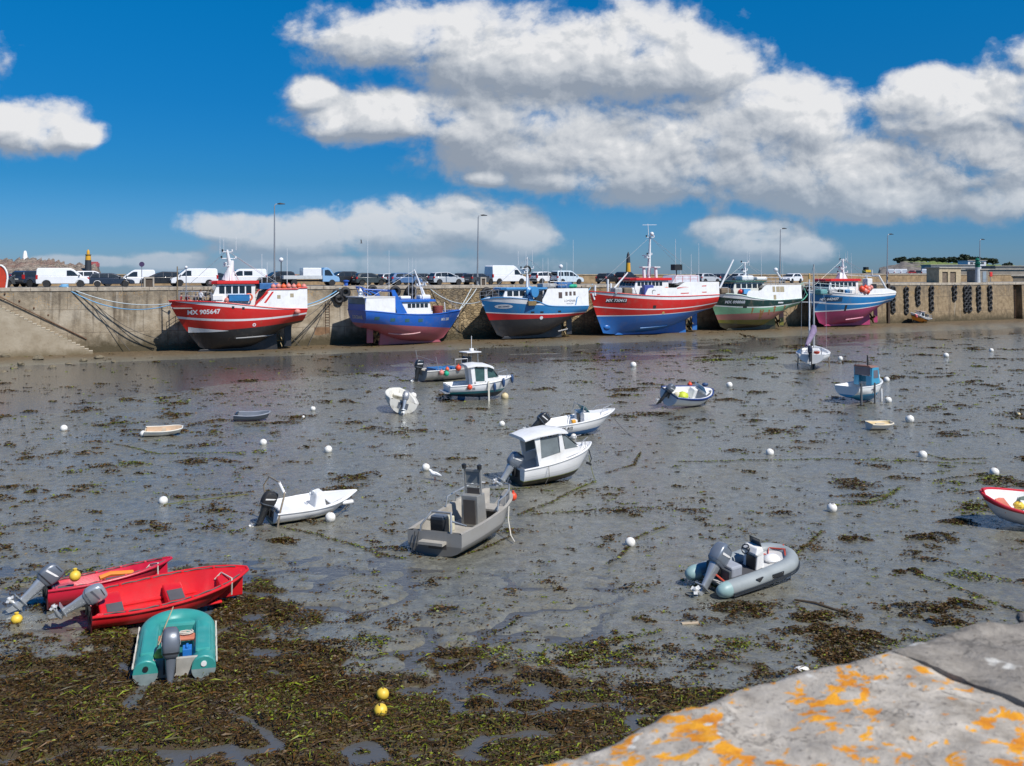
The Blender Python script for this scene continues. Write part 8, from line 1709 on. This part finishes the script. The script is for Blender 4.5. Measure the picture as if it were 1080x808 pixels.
open_hull(t, L, .95, [(0, .36), (.5, .34), (1, .40)], [(0, .02), (.7, .02), (1, .12)], CRM, mat('sandy_inside', (.50, .36, .24), .8, 0, .12), .16, half=BLUNT, rake=.15, th=.06, rail=.03, railm=CRM)
b = MB(); b.box((.0, 0, .27), (.18, .8, .03)); b.build('thwart', mat('pale_wood', (.48, .38, .26), .7), t, smooth=0)
t, L, wp, rz = small('beige_tender', 'tiny beige tender with pale yellow cover near the blue cabin boat', 'tender', (916.5, 454), (940, 453.5), 1.25, .0, 4, 0)
open_hull(t, L, .85, [(0, .36), (.5, .34), (1, .38)], [(0, .02), (.7, .02), (1, .10)], mat('beige_white', (.55, .53, .48), .5), mat('pale_yellow_cover', (.62, .48, .26), .7, 0, .1), .30, half=BLUNT, rake=.12, th=.05, rail=.035, railm=mat('cream_rim', (.64, .58, .46), .5))
b = MB(); b.box((0, 0, .335), (.5, .14, .02)); b.build('cover_seam', mat('cream_rim', (.64, .58, .46), .5), t, smooth=0)
# ---- M: white and blue open boat heeled towards the camera
HM = hull_paint('hull_mblue', (.62, .63, .63), [(.68, .0, .03, (.012, .035, .16))], .15, .05)
t, L, wp, rz = small('open_boat', 'white open boat with navy rubbing band heeled towards the camera', 'open boat', (699, 431), (749, 425.5), 3.55, .06, 0, 0)
t.rotation_euler = (Euler((0, 0, rz)).to_matrix() @ Euler((R(20), R(4), 0)).to_matrix()).to_euler()
H = open_hull(t, L, 1.8, [(0, .84), (.5, .82), (.8, .92), (1, 1.05)], [(0, .02), (.5, 0), (.8, .06), (.93, .25), (1, .5)], HM, CW, .38, rake=.35, th=.14, rail=.05, railm=mat('navy_rubber', (.012, .04, .17), .5))
b = MB(); b.loft([[(.22 * L, -.55, .86), (.22 * L, .55, .86), (.22 * L, .45, 1.08), (.22 * L, -.45, 1.08)], [(.46 * L, -.12, 1.02), (.46 * L, .12, 1.02), (.46 * L, .08, 1.1), (.46 * L, -.08, 1.1)]]); b.build('foredeck', CW, t, smooth=0, bevel=.04)
b = MB(); b.plate([(.22 * L, -.5, 1.02), (.22 * L, .5, 1.02), (.14 * L, .45, 1.36), (.14 * L, -.45, 1.36)], .015); b.build('windscreen', mat('screen_blue', (.10, .22, .38), .15), t, smooth=0)
b = MB(); b.box((.10 * L, .2, .7), (.3, .5, .7)); b.build('console', CW, t, smooth=0, bevel=.06)
b = MB(); b.box((.35 * L, -.2, 1.075), (.34, .22, .02)); b.build('deck_hatch', mat('hatch_grey', (.2, .22, .25), .4), t, smooth=0)
b = MB(); b.box((.30 * L, .42, .98), (.3, .3, .06)); b.build('pale_blue_pad', mat('pale_blue_pad', (.3, .55, .65), .6), t, smooth=0)
outboard(t, (-L/2 - .05, 0, .80), 30, 1.1, SILD, OBK, 0)
for (x, y_, z, s_, m_, lb, nm) in ((-.20, -.25, .62, (.34, .3, .28), mat('lime_oilskin', (.5, .58, .04), .6), 'lime green oilskin bundle in the navy banded open boat', 'oilskin'), (-.27, -.05, .7, (.2, .2, .18), mat('net_cream', (.6, .55, .4), .8), 'cream net heap beside the lime oilskin', 'net'), (-.36, .1, .6, (.3, .26, .2), mat('net_dark_grey', (.14, .14, .13), .8), 'dark grey net heap at the stern of the navy banded boat', 'net')):
 b = MB(); b.ball((0, 0, 0), s_, 12); b.v = [tuple(Vector(v) * (1 + .25 * (random.random() - .5))) for v in b.v]; o = b.build(nm + '_heap', m_, None, loc=wp((x * L, y_ - .1, z))); tag(o, lb, nm)
b = MB(); b.ball((0, 0, 0), .15, 12); b.lathe([(.03, .13), (.04, .2), (.02, .21)], 8); o = b.build('float_buoy', mat('buoy_red_orange', (.70, .07, .025), .45), None, loc=wp((.24 * L, .62, 1.12))); tag(o, 'orange float on the far gunwale of the navy banded open boat', 'buoy')
b = MB(); b.ball((0, 0, 0), (.2, .12, .12), 12); o = b.build('fender', mat('fender_navy', (.02, .055, .14), .5), None, loc=wp((.47 * L, .12, 1.12))); tag(o, 'navy fender at the bow of the navy banded open boat', 'fender')
# ---- N: sailing boat on legs
HN = hull_paint('hull_sail', (.03, .03, .035), [(.50, .0, .0, (.70, .70, .69))], .3, .1)
t, L, wp, rz = small('sailing_boat', 'white two masted sailing boat standing on legs with a furled purple sail', 'sailing boat', (853, 396.5), (862, 380), 6.2, .0, 0, 0)
B = 2.75; H = open_hull(t, L, B, [(0, 1.35), (.5, 1.32), (1, 1.6)], [(0, .55), (.3, .45), (.6, .42), (.85, .6), (1, 1.0)], HN, WHT, 1.22, half=[(0, .72), (.2, .9), (.45, 1.), (.7, .8), (.88, .4), (1, .03)], rake=.6, th=.14, rail=.04, railm=WHT)
b = MB(); b.prism([(-.15 * L, 0), (.2 * L, 0), (.25 * L, .55), (-.2 * L, .55)], -.09, .09); b.build('keel', mat('keel_dark', (.03, .03, .03), .6), t, smooth=0)
b = MB(); b.prism([(-.52 * L, .1), (-.44 * L, .1), (-.43 * L, 1.3), (-.51 * L, 1.45)], -.05, .05); b.build('rudder', mat('rudder_dark', (.03, .03, .035), .5), t, smooth=0)
b = MB(); b.loft([[(-.12 * L, -.65, 1.3), (-.12 * L, .65, 1.3), (-.12 * L, .55, 1.62), (-.12 * L, -.55, 1.62)], [(.22 * L, -.45, 1.4), (.22 * L, .45, 1.4), (.22 * L, .38, 1.62), (.22 * L, -.38, 1.62)]]); b.build('coachroof', WHT, t, smooth=0, bevel=.05)
zt_ = 8.9; b = MB(); b.tube([(.10 * L, 0, 1.5), (.10 * L, 0, zt_)], [.075, .06], 8); b.build('main_mast', mat('mast_alloy', (.45, .45, .44), .45, .4), t)
b = MB(); b.tube([(.02 * L, .34, 1.3), (.02 * L, .34, 7.6)], [.07, .055], 8); o = b.build('second_mast', OFFW, t); q = MB(); q.lathe([(.07, 7.6), (.09, 7.7), (.08, 8.05), (.02, 8.1)], 8, (.02 * L, .34, 0)); q.build('mast_cap', mat('cap_ochre', (.6, .38, .12), .6), o)
b = MB(); b.tube([(.10 * L, -1.0, 5.6), (.10 * L, 1.0, 5.6)], .03, 6); b.build('spreader', OFFW, t)
for y0, y1 in ((-1.0, -1.05), (1.0, 1.05)):
 b = MB(); b.tube([(.06 * L, y1, 1.35), (.10 * L, y0, 5.6), (.10 * L, 0, zt_ - .1)], .012, 4); b.build('shroud', STEEL, t)
b = MB(); b.tube([(.10 * L, 0, zt_ - .1), (.49 * L, 0, 1.6)], .012, 4); b.tube([(.10 * L, 0, zt_ - .1), (-.48 * L, .3, 1.4)], .012, 4); b.build('stay', STEEL, t)
b = MB(); b.tube([(.09 * L, 0, 2.9), (-.18 * L, .25, 2.4), (-.40 * L, .45, 1.85)], .05, 8); b.build('boom', OFFW, t)
b = MB(); b.tube([(.085 * L, 0, 3.55), (.05 * L, .02, 3.1), (-.1 * L, .16, 2.72), (-.25 * L, .3, 2.4), (-.40 * L, .45, 2.0)], [.22, .30, .24, .20, .12], 10); b.v = [tuple(Vector(v) + Vector((0, 0, .05 * math.sin(v[0] * 9)))) for v in b.v]; b.build('furled_sail', mat('sail_purple', (.20, .15, .24), .85, 0, .2, 4), t)
for sg in (-1, 1):
 b = MB(); b.tube([(.0, sg * 1.24, 1.3), (.0, sg * 1.30, 0)], .05, 6); b.build('beaching_leg', A_, t)
rails(t, [(-.48 * L, .78, 1.36), (-.50 * L, 0, 1.36), (-.48 * L, -.78, 1.36)], .55, STEEL)
outboard(t, (-L/2 - .05, .1, 1.45), 8, 1.25, mat('outboard_navy', (.02, .025, .05), .4), OBK, 0)
b = MB(); b.ball((-.44 * L, -.4, 1.5), (.18, .25, .15), 10); b.build('red_cushion', mat('buoy_red_orange', (.70, .07, .025), .45), t)
# ---- O: blue cabin boat on legs
HO = hull_paint('hull_bluecab', (.015, .17, .36), [(.50, .0, .0, (.03, .28, .48)), (.62, .0, .0, (.70, .71, .70))], .15, .1)
t, L, wp, rz = small('blue_cabin_boat', 'small boat with sky blue wheelhouse, white sides and blue bottom', 'motor boat', (888, 427), (931, 420.5), 3.6, .0, 0, -1)
B = 1.9; H = open_hull(t, L, B, [(0, 1.12), (.4, 1.10), (.75, 1.18), (1, 1.36)], [(0, .45), (.2, .3), (.4, .08), (.75, .05), (.9, .3), (1, .7)], HO, WHT, .6, rake=.4, th=.09, rail=.035, railm=WHT)
CBL = mat('cabin_sky_blue', (.05, .27, .42), .45, 0, .08)
for sg in (-1, 1): b = MB(); b.prism([(.0, 1.1), (.26 * L, 1.16), (.22 * L, 2.15), (.02 * L, 2.2)], sg * .60 - .02, sg * .60 + .02); b.build('cabin_side', CBL, t, smooth=0)
b = MB(); b.prism([(.24 * L, 1.15), (.27 * L, 1.15), (.22 * L, 1.55), (.2 * L, 1.55)], -.58, .58); b.build('cabin_front', CBL, t, smooth=0)
b = MB(); b.box((.0, -.42, 1.35), (.04, .34, .6)); b.box((.0, .42, 1.35), (.04, .34, .6)); b.box((.0, 0, 1.95), (.04, 1.16, .5)); b.build('cabin_back', CBL, t, smooth=0)
b = MB(); b.box((-.024, 0, 1.92), (.01, 1.06, .46)); b.build('back_curtain', mat('grey_curtain', (.16, .14, .15), .7), t, smooth=0)
for sg in (-1, 1):
 b = MB(); b.prism([(.06 * L, 1.5), (.21 * L, 1.5), (.19 * L, 2.0), (.06 * L, 2.0)], sg * .625 - .006, sg * .625 + .006); b.build('side_window', mat('curtain_glass', (.13, .12, .14), .3), t, smooth=0)
b = MB(); b.plate([(.245 * L, -.54, 1.56), (.245 * L, .54, 1.56), (.235 * L, .5, 2.08), (.235 * L, -.5, 2.08)], .012); b.build('windscreen', mat('screen_blue', (.10, .22, .38), .15), t, smooth=0)
b = MB(); b.loft([[(-.08, -.66, 2.18), (-.08, .66, 2.18), (-.08, .5, 2.30), (-.08, -.5, 2.30)], [(.24 * L, -.62, 2.14), (.24 * L, .62, 2.14), (.24 * L, .46, 2.24), (.24 * L, -.46, 2.24)]]); b.build('cabin_roof', mat('rust_brown_roof', (.20, .10, .075), .7, 0, .15), t, smooth=0, bevel=.03)
b = MB(); b.loft([[(.25 * L, -.55, 1.14), (.25 * L, .55, 1.14), (.25 * L, .42, 1.5), (.25 * L, -.42, 1.5)], [(.43 * L, -.2, 1.26), (.43 * L, .2, 1.26), (.43 * L, .12, 1.42), (.43 * L, -.12, 1.42)]]); b.build('foredeck', mat('pale_blue_deck', (.5, .64, .68), .5), t, smooth=0, bevel=.03)
b = MB(); b.tube([(.04 * L, -.3, 1.2), (.02 * L, -.3, 2.95)], .05, 6); b.build('exhaust_pole', DARKM, t)
b = MB(); b.box((-L/2 + .06, -.98, .70), (.12, .08, 1.4)); b.build('beaching_leg', mat('leg_grey', (.10, .105, .11), .6), t, smooth=0)
b = MB(); b.box((-.08 * L, -1.0, .66), (.10, .07, 1.3)); b.build('beaching_leg', mat('leg_grey', (.10, .105, .11), .6), t, smooth=0)
b = MB(); b.box((.22 * L, -.80, .42), (.09, .07, .8)); b.build('beaching_leg', WHT, t, smooth=0)
b = MB(); b.tube([(.34 * L, -.4, 1.3), (.40 * L, -.3, 1.6), (.50 * L, 0, 1.62), (.40 * L, .3, 1.6)], .02, 6); b.build('bow_rail', OFFW, t)
x, z = -.1 * L, .9; H.letter('MARIE', .14, x, z, BLET, t, side=-1, off=.02, name='boat_name')
# ---- Q: red rimmed boat at the right edge
HQ = hull_paint('hull_redrim', (.62, .63, .66), [(.66, .0, .030, (.36, .015, .03))], .1, .05)
RW = mat('rim_red', (.50, .02, .035), .4, 0, .06)
t, L, wp, rz = small('rowing_boat', 'white rowing boat with broad red rim cut by the right picture edge', 'rowing boat', (1150, 559), (1042, 553), 3.6, .06, 0, 0)
t.rotation_euler = (Euler((0, 0, rz + R(4))).to_matrix() @ Euler((R(-13), R(-2), 0)).to_matrix()).to_euler()
H = open_hull(t, L, 1.75, [(0, .72), (.5, .70), (.8, .80), (1, .96)], [(0, .02), (.5, 0), (.8, .06), (.93, .2), (1, .45)], HQ, WHT, .22, half=[(0, .8), (.2, .94), (.45, 1.), (.65, .95), (.82, .78), (.93, .5), (1, .10)], rake=.3, th=.08, rail=.05, railm=RW)
b = MB(); b.tube([(L/2 - .1, 0, .9), (L/2 + .0, 0, 1.12)], .035, 8); b.build('stem_post', RW, t)
b = MB(); b.box((.30 * L, 0, .58), (.3, 1.0, .04)); b.build('thwart', mat('coral_seat', (.55, .16, .10), .6), t, smooth=0); b = MB(); b.box((.08 * L, 0, .56), (.32, 1.5, .05)); b.build('thwart', WHT, t, smooth=0); b = MB(); b.box((-.06 * L, .0, .40), (.5, 1.1, .2)); b.build('red_locker', mat('deep_red', (.42, .01, .02), .5), t, smooth=0)
for (x, y_, z, s_, m_, lb, nm) in ((.19, .38, .66, (.17, .15, .12), YEL, 'yellow sponge like float in the bow of the red rimmed rowing boat', 'float'), (.02, .30, .60, (.3, .2, .18), mat('net_teal', (.08, .2, .2), .8), 'teal net heap in the red rimmed rowing boat', 'net'), (.05, -.45, .66, (.34, .2, .14), mat('net_green_grey', (.13, .18, .15), .8), 'grey green rope heap along the far side of the red rimmed boat', 'rope heap')):
 b = MB(); b.ball((0, 0, 0), s_, 12); b.v = [tuple(Vector(v) * (1 + .3 * (random.random() - .5))) for v in b.v]; o = b.build(nm.replace(' ', '_'), m_, None, smooth=0, loc=wp((x * L, y_, z))); tag(o, lb, nm)
# ---------------------------------------------------------------- buoys, gull, ropes, foreground wall
BW = mat('buoy_white', (.76, .75, .71), .42, 0, .08, 6, dirt=((.36, .32, .20), .75))
def buoy(px, py, dpx, label, m=None, name='mooring_buoy', group='white mooring buoys lying on the mud', squash=1.0):
 p = gp(px, py + dpx / 2); r = dpx / 2 * p.y / F; p.z = float(ground_h(p.x, p.y)) - r * random.uniform(.1, .3)
 o = ball_thing(p, r, m or BW, label, group, name, squash=squash); o.rotation_euler = (random.uniform(-.5, .5), random.uniform(-.5, .5), random.random() * 6); return o
for a in [(65, 452, 7.5, 'white mooring buoy alone at far left, left of the white tender'), (150.5, 458, 7, 'white mooring buoy touching the end of the little white tender'), (173, 527, 9.5, 'white mooring buoy on the open mud left of the low white skiff'),
          (276, 466, 7.5, 'white mooring buoy straight below the slate grey tender'), (348, 473, 8.5, 'white mooring buoy on the mud above the bow of the low white skiff'), (347, 546.5, 11, 'white mooring buoy touching the near side of the low white skiff'),
          (329.5, 431, 5.5, 'small white buoy between the grey tender and the tilted dinghy'), (447.5, 493, 8.5, 'white mooring buoy just above the seagull'), (530, 447, 6.5, 'white mooring buoy between the teal waterline cabin boat and sports boat'),
          (434.5, 416.5, 7, 'white buoy behind the heeled cream dinghy'), (666, 571.5, 11, 'white mooring buoy in the middle flat left of the grey inflatable'), (668, 384, 6.5, 'white mooring buoy below the largest red boat'),
          (770, 405.5, 6.5, 'white mooring buoy right of the navy banded open boat'), (885.5, 378, 5, 'small white buoy just right of the sailing boat'), (936.5, 400, 6, 'upper white buoy beside the sky blue wheelhouse boat bow'),
          (936.5, 421.5, 7, 'lower white buoy at the bow of the sky blue wheelhouse boat'), (960.5, 442, 9, 'white mooring buoy above right of the beige tender'), (973, 478.5, 9, 'white mooring buoy below right of the beige tender'),
          (1047.5, 497, 9.5, 'white mooring buoy right above the red rimmed rowing boat'), (877, 535.5, 10.5, 'white mooring buoy between the inflatable and the red rimmed rowing boat'), (809.5, 476, 8.5, 'white mooring buoy alone between the open boat and grey inflatable'),
          (999, 374.5, 5.5, 'far white buoy at right, below the tyre chains'), (1047, 369, 4.5, 'farthest white buoy near the right picture edge'), (319.5, 440, 3, 'tiny white float left of the heeled cream dinghy'), (604.5, 461, 6.5, 'white buoy behind the bow of the white cabin boat')]:
 buoy(*a)
buoy(1074, 437, 4, 'tiny cream float at the right edge above the beige tender', mat('cream_float', (.6, .5, .3), .5), group=None)
buoy(533, 416.5, 8, 'cream float under the bow of the teal waterline cabin boat', MATS['cream_float'], group=None)
buoy(403, 733, 13.5, 'upper one of two yellow buoys on the near seaweed', YEL, group=None, squash=.92)
buoy(402, 750, 14.5, 'lower one of two yellow buoys on the near seaweed', YEL, group=None, squash=.92)
b = MB(); b.ball((0, 0, 0), (.16, .10, .06), 14); o = b.build('white_float', BW, None, loc=gp(846, 706, .06)); tag(o, 'long white float on the mud behind the edge of the near wall', 'float')
PS_ = mat('pale_plank', (.42, .34, .24), .8)
b = MB(); b.box((0, 0, .02), (.42, .10, .035), None); o = b.build('driftwood', PS_, None, smooth=0, bevel=.01, loc=gp(728, 658, .01), rot=(0, 0, .15)); tag(o, 'pale piece of driftwood on the mud below the grey inflatable', 'driftwood')
b = MB(); b.tube([(0, 0, .04), (.4, -.3, .07), (.8, -.75, .05), (1.1, -1.0, .03)], [.02, .03, .025, .012], 6); o = b.build('driftwood_branch', mat('dark_branch', (.07, .05, .03), .8), None, loc=gp(838, 634, .02)); tag(o, 'thin dark branch on the mud right of the grey inflatable', 'branch')
p = gp(459, 508); t = thing('seagull', 'white seagull standing on the mud below a white buoy', 'seagull', p, R(150)); t.scale = (1.25,) * 3
GW = mat('gull_white', (.78, .78, .77), .7); GB = mat('gull_grey', (.34, .36, .38), .7)
bp_ = [(-.24, 0, .20), (-.16, 0, .21), (-.05, 0, .22), (.06, 0, .235), (.13, 0, .27), (.17, 0, .32), (.215, 0, .33), (.24, 0, .325)]; rr = [.012, .045, .075, .08, .055, .04, .042, .012]
b = MB(); b.tube(bp_, rr, 12); b.build('body', GW, t)
for sg in (-1, 1):
 b = MB(); b.loft([[(.07, sg * .05, .27), (.07, sg * .085, .24), (.07, sg * .06, .2)], [(-.08, sg * .05, .28), (-.08, sg * .088, .235), (-.08, sg * .06, .19)], [(-.26, sg * .012, .215), (-.26, sg * .03, .2), (-.26, sg * .015, .19)]]); b.build('wing', GB, t)
 b = MB(); b.tube([(.01, sg * .03, .16), (.0, sg * .03, .01)], .008, 5); b.box((.025, sg * .03, .008), (.06, .04, .01)); b.build('leg', ORG, t)
b = MB(); b.loft([[(.235, -.012, .33), (.235, .012, .33), (.235, .01, .315), (.235, -.01, .315)], [(.285, -.002, .318), (.285, .002, .318), (.285, .002, .314), (.285, -.002, .314)]]); b.build('beak', YEL, t)
pq = at(381, 256.5, 140); t = thing('flying_seagull', 'tiny dark gull flying above the blue trawler', 'seagull', pq, .5)
b = MB(); b.tube([(-.2, 0, 0), (-.05, 0, .02), (.12, 0, .03), (.2, 0, .03)], [.01, .06, .06, .02], 8); b.build('body', mat('gull_dark', (.08, .07, .07), .8), t)
for sg in (-1, 1):
 b = MB(); b.loft([[(.06, 0, .05), (-.06, 0, .05), (-.06, 0, .03), (.06, 0, .03)], [(.05, sg * .12, .35), (-.06, sg * .12, .35), (-.06, sg * .12, .335), (.05, sg * .12, .335)], [(-.05, sg * .16, .62), (-.08, sg * .16, .62), (-.08, sg * .16, .61), (-.05, sg * .16, .61)]]); b.build('wing', mat('gull_dark', (.08, .07, .07), .8), t)
# ---- mooring ropes between boats and quay
def rope(a, b, sag, r, m, label, group=None):
 q = MB(); q.tube(cat_rope(a, b, sag), r, 6); o = q.build('mooring_rope', m, None); tag(o, label, 'rope', group); return o
RB = mat('rope_blue', (.16, .36, .55), .8); RWH = mat('rope_white_blue', (.50, .55, .55), .8); RGN = mat('rope_sea_green', (.10, .36, .26), .8)
def qd(px_, w=.3): return on_quay(px_, w) + Vector((0, 0, .08))
def qa(px_, py_, off=.3):                     # a point in front of the quay face seen at column / row
 s0 = sq(px_, -off); p = ql(s0, off, 0); p.z = HC - (py_ - HY) / F * p.y; return p
bw1 = at(180, 321.5, 89.0)
rope(qd(67), bw1, 1.2, .055, RB, 'pale blue mooring rope from the quay to the red boat bow, lower one')
rope(qd(70), at(181, 320, 89.2), .75, .05, RWH, 'whitish mooring rope from the quay to the red boat bow, upper one')
rope(qd(82), qa(167, 357, 1.2), .9, .032, DARKR, 'dark slack rope hanging on the wall left of the red boat')
rope(qd(80), qa(137, 370, .8), .0, .03, DARKR, 'dark straight rope running down the wall to the bank')
b = MB(); b.torus((0, 0, .12), .34, .10, 16, 8); b.torus((.05, .03, .26), .28, .09, 16, 8); o = b.build('rope_coil', RB, None, loc=on_quay(67.5, .55)); tag(o, 'coil of blue rope on the quay edge below the white panel van', 'rope coil')
st1 = at(318.5, 322.5, 94.0)
rope(st1, qd(363, .4), .35, .055, RB, 'blue mooring rope from the red boat stern to the blue bollard')
rope(at(318, 324.5, 94.2), qd(366, .4), .5, .05, RWH, 'white mooring rope from the red boat stern beside the blue one')
rope(at(319, 337, 94.5), qa(349, 312, .5), .2, .032, DARKR, 'dark rope from the low stern of the red boat up to the wall')
rope(qa(325, 365, 2.0), qa(347, 315, .4), .0, .026, DARKR, 'dark rope running down the wall right of the red boat stern')
rope(qa(304, 352, 2.0), qa(318, 367, 2.2), .0, .03, DARKR, 'thin chain on the bank under the red boat rudder')
rope(qd(449, .3), at(507, 318, 104.), 1.0, .05, RWH, 'white mooring rope from the wall to the blue and red boat bow')
rope(at(484, 327.5, 103.6), qd(499, .3), .1, .05, RWH, 'steep white rope from the blue bow up to the quay')
rope(at(482, 329, 103.2), qd(505, .3), .3, .05, RWH, 'lower slack white rope from the blue bow to the quay near the lamp')
rope(at(611, 309, 111.), qd(625, .3), .5, .06, RB, 'blue rope from the blue and red boat stern to the quay')
rope(at(622.5, 308, 110.5), qd(612, .3), .3, .05, DARKR, 'dark bow rope of the largest red boat leading left to the quay')
rope(at(833, 304, 122.), qd(846, .4), .3, .07, RGN, 'upper green mooring rope between the green boat and the quay')
rope(at(833, 307, 122.), at(853, 308, 125.5), 1.3, .07, RGN, 'lower slack green rope between the green boat and blue boat bow')
rope(at(853, 310, 125.3), qd(847, .3), .6, .06, RGN, 'short green rope from the blue boat bow back to the quay')
def slack(a, b_, sag, m, label): rope(gp(*a, .03) if len(a) == 2 else a, gp(*b_, .03) if len(b_) == 2 else b_, sag, .014, m, label)
slack((628, 507), at(621, 480, 36.2), .12, mat('weedy_rope', (.12, .13, .03), .85), 'weedy anchor line from the white cabin boat bow')
slack((676, 466), at(647.5, 441, 47.5), .15, DARKR, 'dark anchor line from the sports boat bow')
slack((868, 560), (834, 590), .0, mat('weedy_rope', (.12, .13, .03), .85), 'weedy line on the mud ahead of the grey inflatable')
slack((347, 551), at(376, 521, 30.5), .05, DARKR, 'thin dark line from the low white skiff bow to its buoy')
slack((173, 532), (262, 521), .0, MATS['weedy_rope'], 'weedy line on the mud right of the buoy left of the skiff')
slack((878, 541), (950, 516), .0, MATS['weedy_rope'], 'weedy line leading right from the buoy near the red rimmed boat')
slack((1078, 500), (1049, 501), .0, MATS['weedy_rope'], 'weedy line by the buoy right above the red rimmed rowing boat')
slack((189, 459), (300, 447), .0, DARKR, 'dark line on the mud right of the little white tender')
slack((705, 556), (668, 573), .0, mat('weedy_rope', (.12, .13, .03), .85), 'weedy chain lying right of the middle white buoy')
# ---- the near wall the photograph was taken over
zt = 7.0
def wall_mat(name, dark):
 m, nt, bs, oc = newmat(name)
 n1 = noise(nt, oc, 2.2, 8, .65); n2 = noise(nt, oc, 11, 8, .7); n3 = noise(nt, oc, 60, 5, .7)
 c = mixc(nt, ramp(nt, n2, [(.32, 0.), (.68, 1.)]), tuple(v * dark for v in (.20, .17, .13)), tuple(v * dark for v in (.60, .54, .455)))
 c = mixc(nt, ramp(nt, n1, [(.42, 0.), (.68, .75)]), c, tuple(v * dark for v in (.33, .30, .26)))
 c = mixc(nt, ramp(nt, n3, [(.56, 0.), (.68, .85)]), c, (.11, .095, .08))
 wl_ = ramp(nt, noise(nt, oc, 7, 3, .5, .3), [(.66, 0.), (.69, .9)]); c = mixc(nt, wl_, c, (.62, .60, .54))
 ck = mth(nt, 'ABSOLUTE', mth(nt, 'SUBTRACT', noise(nt, oc, 2.6, 6, .6, 1.2), .5)); c = mixc(nt, ramp(nt, ck, [(.0, .75), (.012, 0.)]), c, (.09, .08, .065))
 if dark > .8:
  a_ = mth(nt, 'ADD', mth(nt, 'MULTIPLY', noise(nt, scaled(nt, oc, (1, 1.6, 1)), 15.0, 9, .64, .3), 1.0), mth(nt, 'MULTIPLY', mth(nt, 'SUBTRACT', noise(nt, oc, 4.0, 2), .5), .50))
  f = ramp(nt, a_, [(.568, 0.), (.60, 1.)])
  c = mixc(nt, f, c, mixc(nt, ramp(nt, n2, [(.35, 0.), (.65, 1.)]), (.50, .15, .003), (.80, .38, .015)))
 nt.links.new(c, bs.inputs['Base Color']); bs.inputs['Roughness'].default_value = .9
 bp = nd(nt, 'ShaderNodeBump', {'Strength': .7, 'Distance': .015, 'Height': mth(nt, 'ADD', n2, mth(nt, 'MULTIPLY', n3, .4))}); nt.links.new(bp.outputs[0], bs.inputs['Normal'])
 return m
E0 = Vector((.054, 1.860, 0)); ED = Vector((1.369, .741, 0)).normalized(); EN = Vector((-ED.y, ED.x, 0))    # outer edge of the coping, EN outward
wt = thing('near_parapet', 'pale granite parapet with orange lichen in the near right corner', 'wall', E0 + Vector((0, 0, zt)), math.atan2(ED.y, ED.x))
edge_px = [(440, 860), (520, 828), (575, 808), (608, 796), (640, 784), (675, 770), (700, 757), (719, 748), (745, 739), (781, 727), (810, 716), (834, 710), (870, 704), (897, 700), (940, 687), (984, 674), (1005, 666), (1022, 661), (1045, 659.5), (1070, 659), (1100, 655), (1200, 630), (1400, 590)]
loc_edge = []
for px_, py_ in edge_px:
 Y = F * (HC - zt) / (py_ - HY); q = Vector(((px_ - 540) / F * Y, Y, 0)) - Vector((.068, 1.834, 0)); loc_edge.append((q.dot(ED), q.dot(EN)))
ex, ey = [q[0] for q in loc_edge], [q[1] for q in loc_edge]
SEAM = (Vector(((1024 - 540) / F, 1, 0)) * (F * 1.0 / (722 - HY)) - E0).dot(ED)
def slab(x0, x1, m, name, dz, seed, y_in=-.66):
 nx_, ny_ = int((x1 - x0) / .02), 34; rings = []
 for j in range(ny_ + 1):
  v_ = j / ny_; row = []
  for i in range(nx_ + 1):
   x = x0 + (x1 - x0) * i / nx_; yo = float(np.interp(x, ex, ey)) if x > ex[0] else ey[0]
   y = yo + (y_in - yo) * v_
   dd = min(v_ * (yo - y_in), (1 - v_) * (yo - y_in) + .04, x - x0 + .036, x1 - x + .036)
   rd = -.022 * max(0., 1 - dd / .05) ** 2
   n_ = (fbm(np.array([x * 6 + seed]), np.array([y * 6]), 4, 50)[0] - .5) * .042 + (fbm(np.array([x * 28]), np.array([y * 28 + seed]), 3, 51)[0] - .5) * .014
   row.append((x, y, dz + rd + n_))
  rings.append(row)
 b = MB(); b.loft(rings, close=False, caps=False)
 low = [(p[0], p[1] + .012, p[2] - .30) for p in rings[0]]; b.loft([low, [(p[0], p[1], p[2]) for p in rings[0]]], close=False, caps=False)
 low2 = [(p[0], p[1], p[2] - .30) for p in rings[-1]]; b.loft([rings[-1], low2], close=False, caps=False)
 for k in (0, -1): b.loft([[r[k] for r in rings], [(r[k][0], r[k][1], r[k][2] - .30) for r in rings]], close=False, caps=False)
 return b.build(name, m, wt, smooth=60)
slab(-2.6, SEAM - .001, wall_mat('granite_lichen', 1.0), 'coping_stone', 0.0, 3)
slab(SEAM + .001, 6.0, wall_mat('granite_grey', .66), 'coping_stone', .004, 9)
b = MB(); b.box((1.7, -.34, -3.68), (8.6, .56, 6.8)); b.build('wall_body', mat('near_wall_stone', (.26, .23, .19), .9, 0, .25, 1.2, .5, 6), wt, smooth=0)
b = MB(); b.box((SEAM, -.3, -.16), (.02, .6, .26)); b.build('mortar_joint', mat('mortar', (.10, .09, .08), .9), wt, smooth=0)
b = MB(); b.ball((0, 0, 0), (.016, .018, .016), 10); b.v = [tuple(Vector(v) * (1 + .2 * (random.random() - .5))) for v in b.v]; pz = Vector(((1078 - 540) / F * 2.62, 2.62, HC - (652 - HY) / F * 2.62)); o = b.build('loose_stone', mat('dark_stone', (.13, .12, .11), .9, 0, .2, 12), None, smooth=0, loc=pz); tag(o, 'dark loose stone on the grey end of the near parapet', 'stone')
b = MB(); b.box((5, -15.7, -4.2), (90, 30, 7.1)); o = b.build('promenade', MATS['concrete'], None, smooth=0, loc=wt.location, rot=(0, 0, wt.rotation_euler.z)); struct(o)
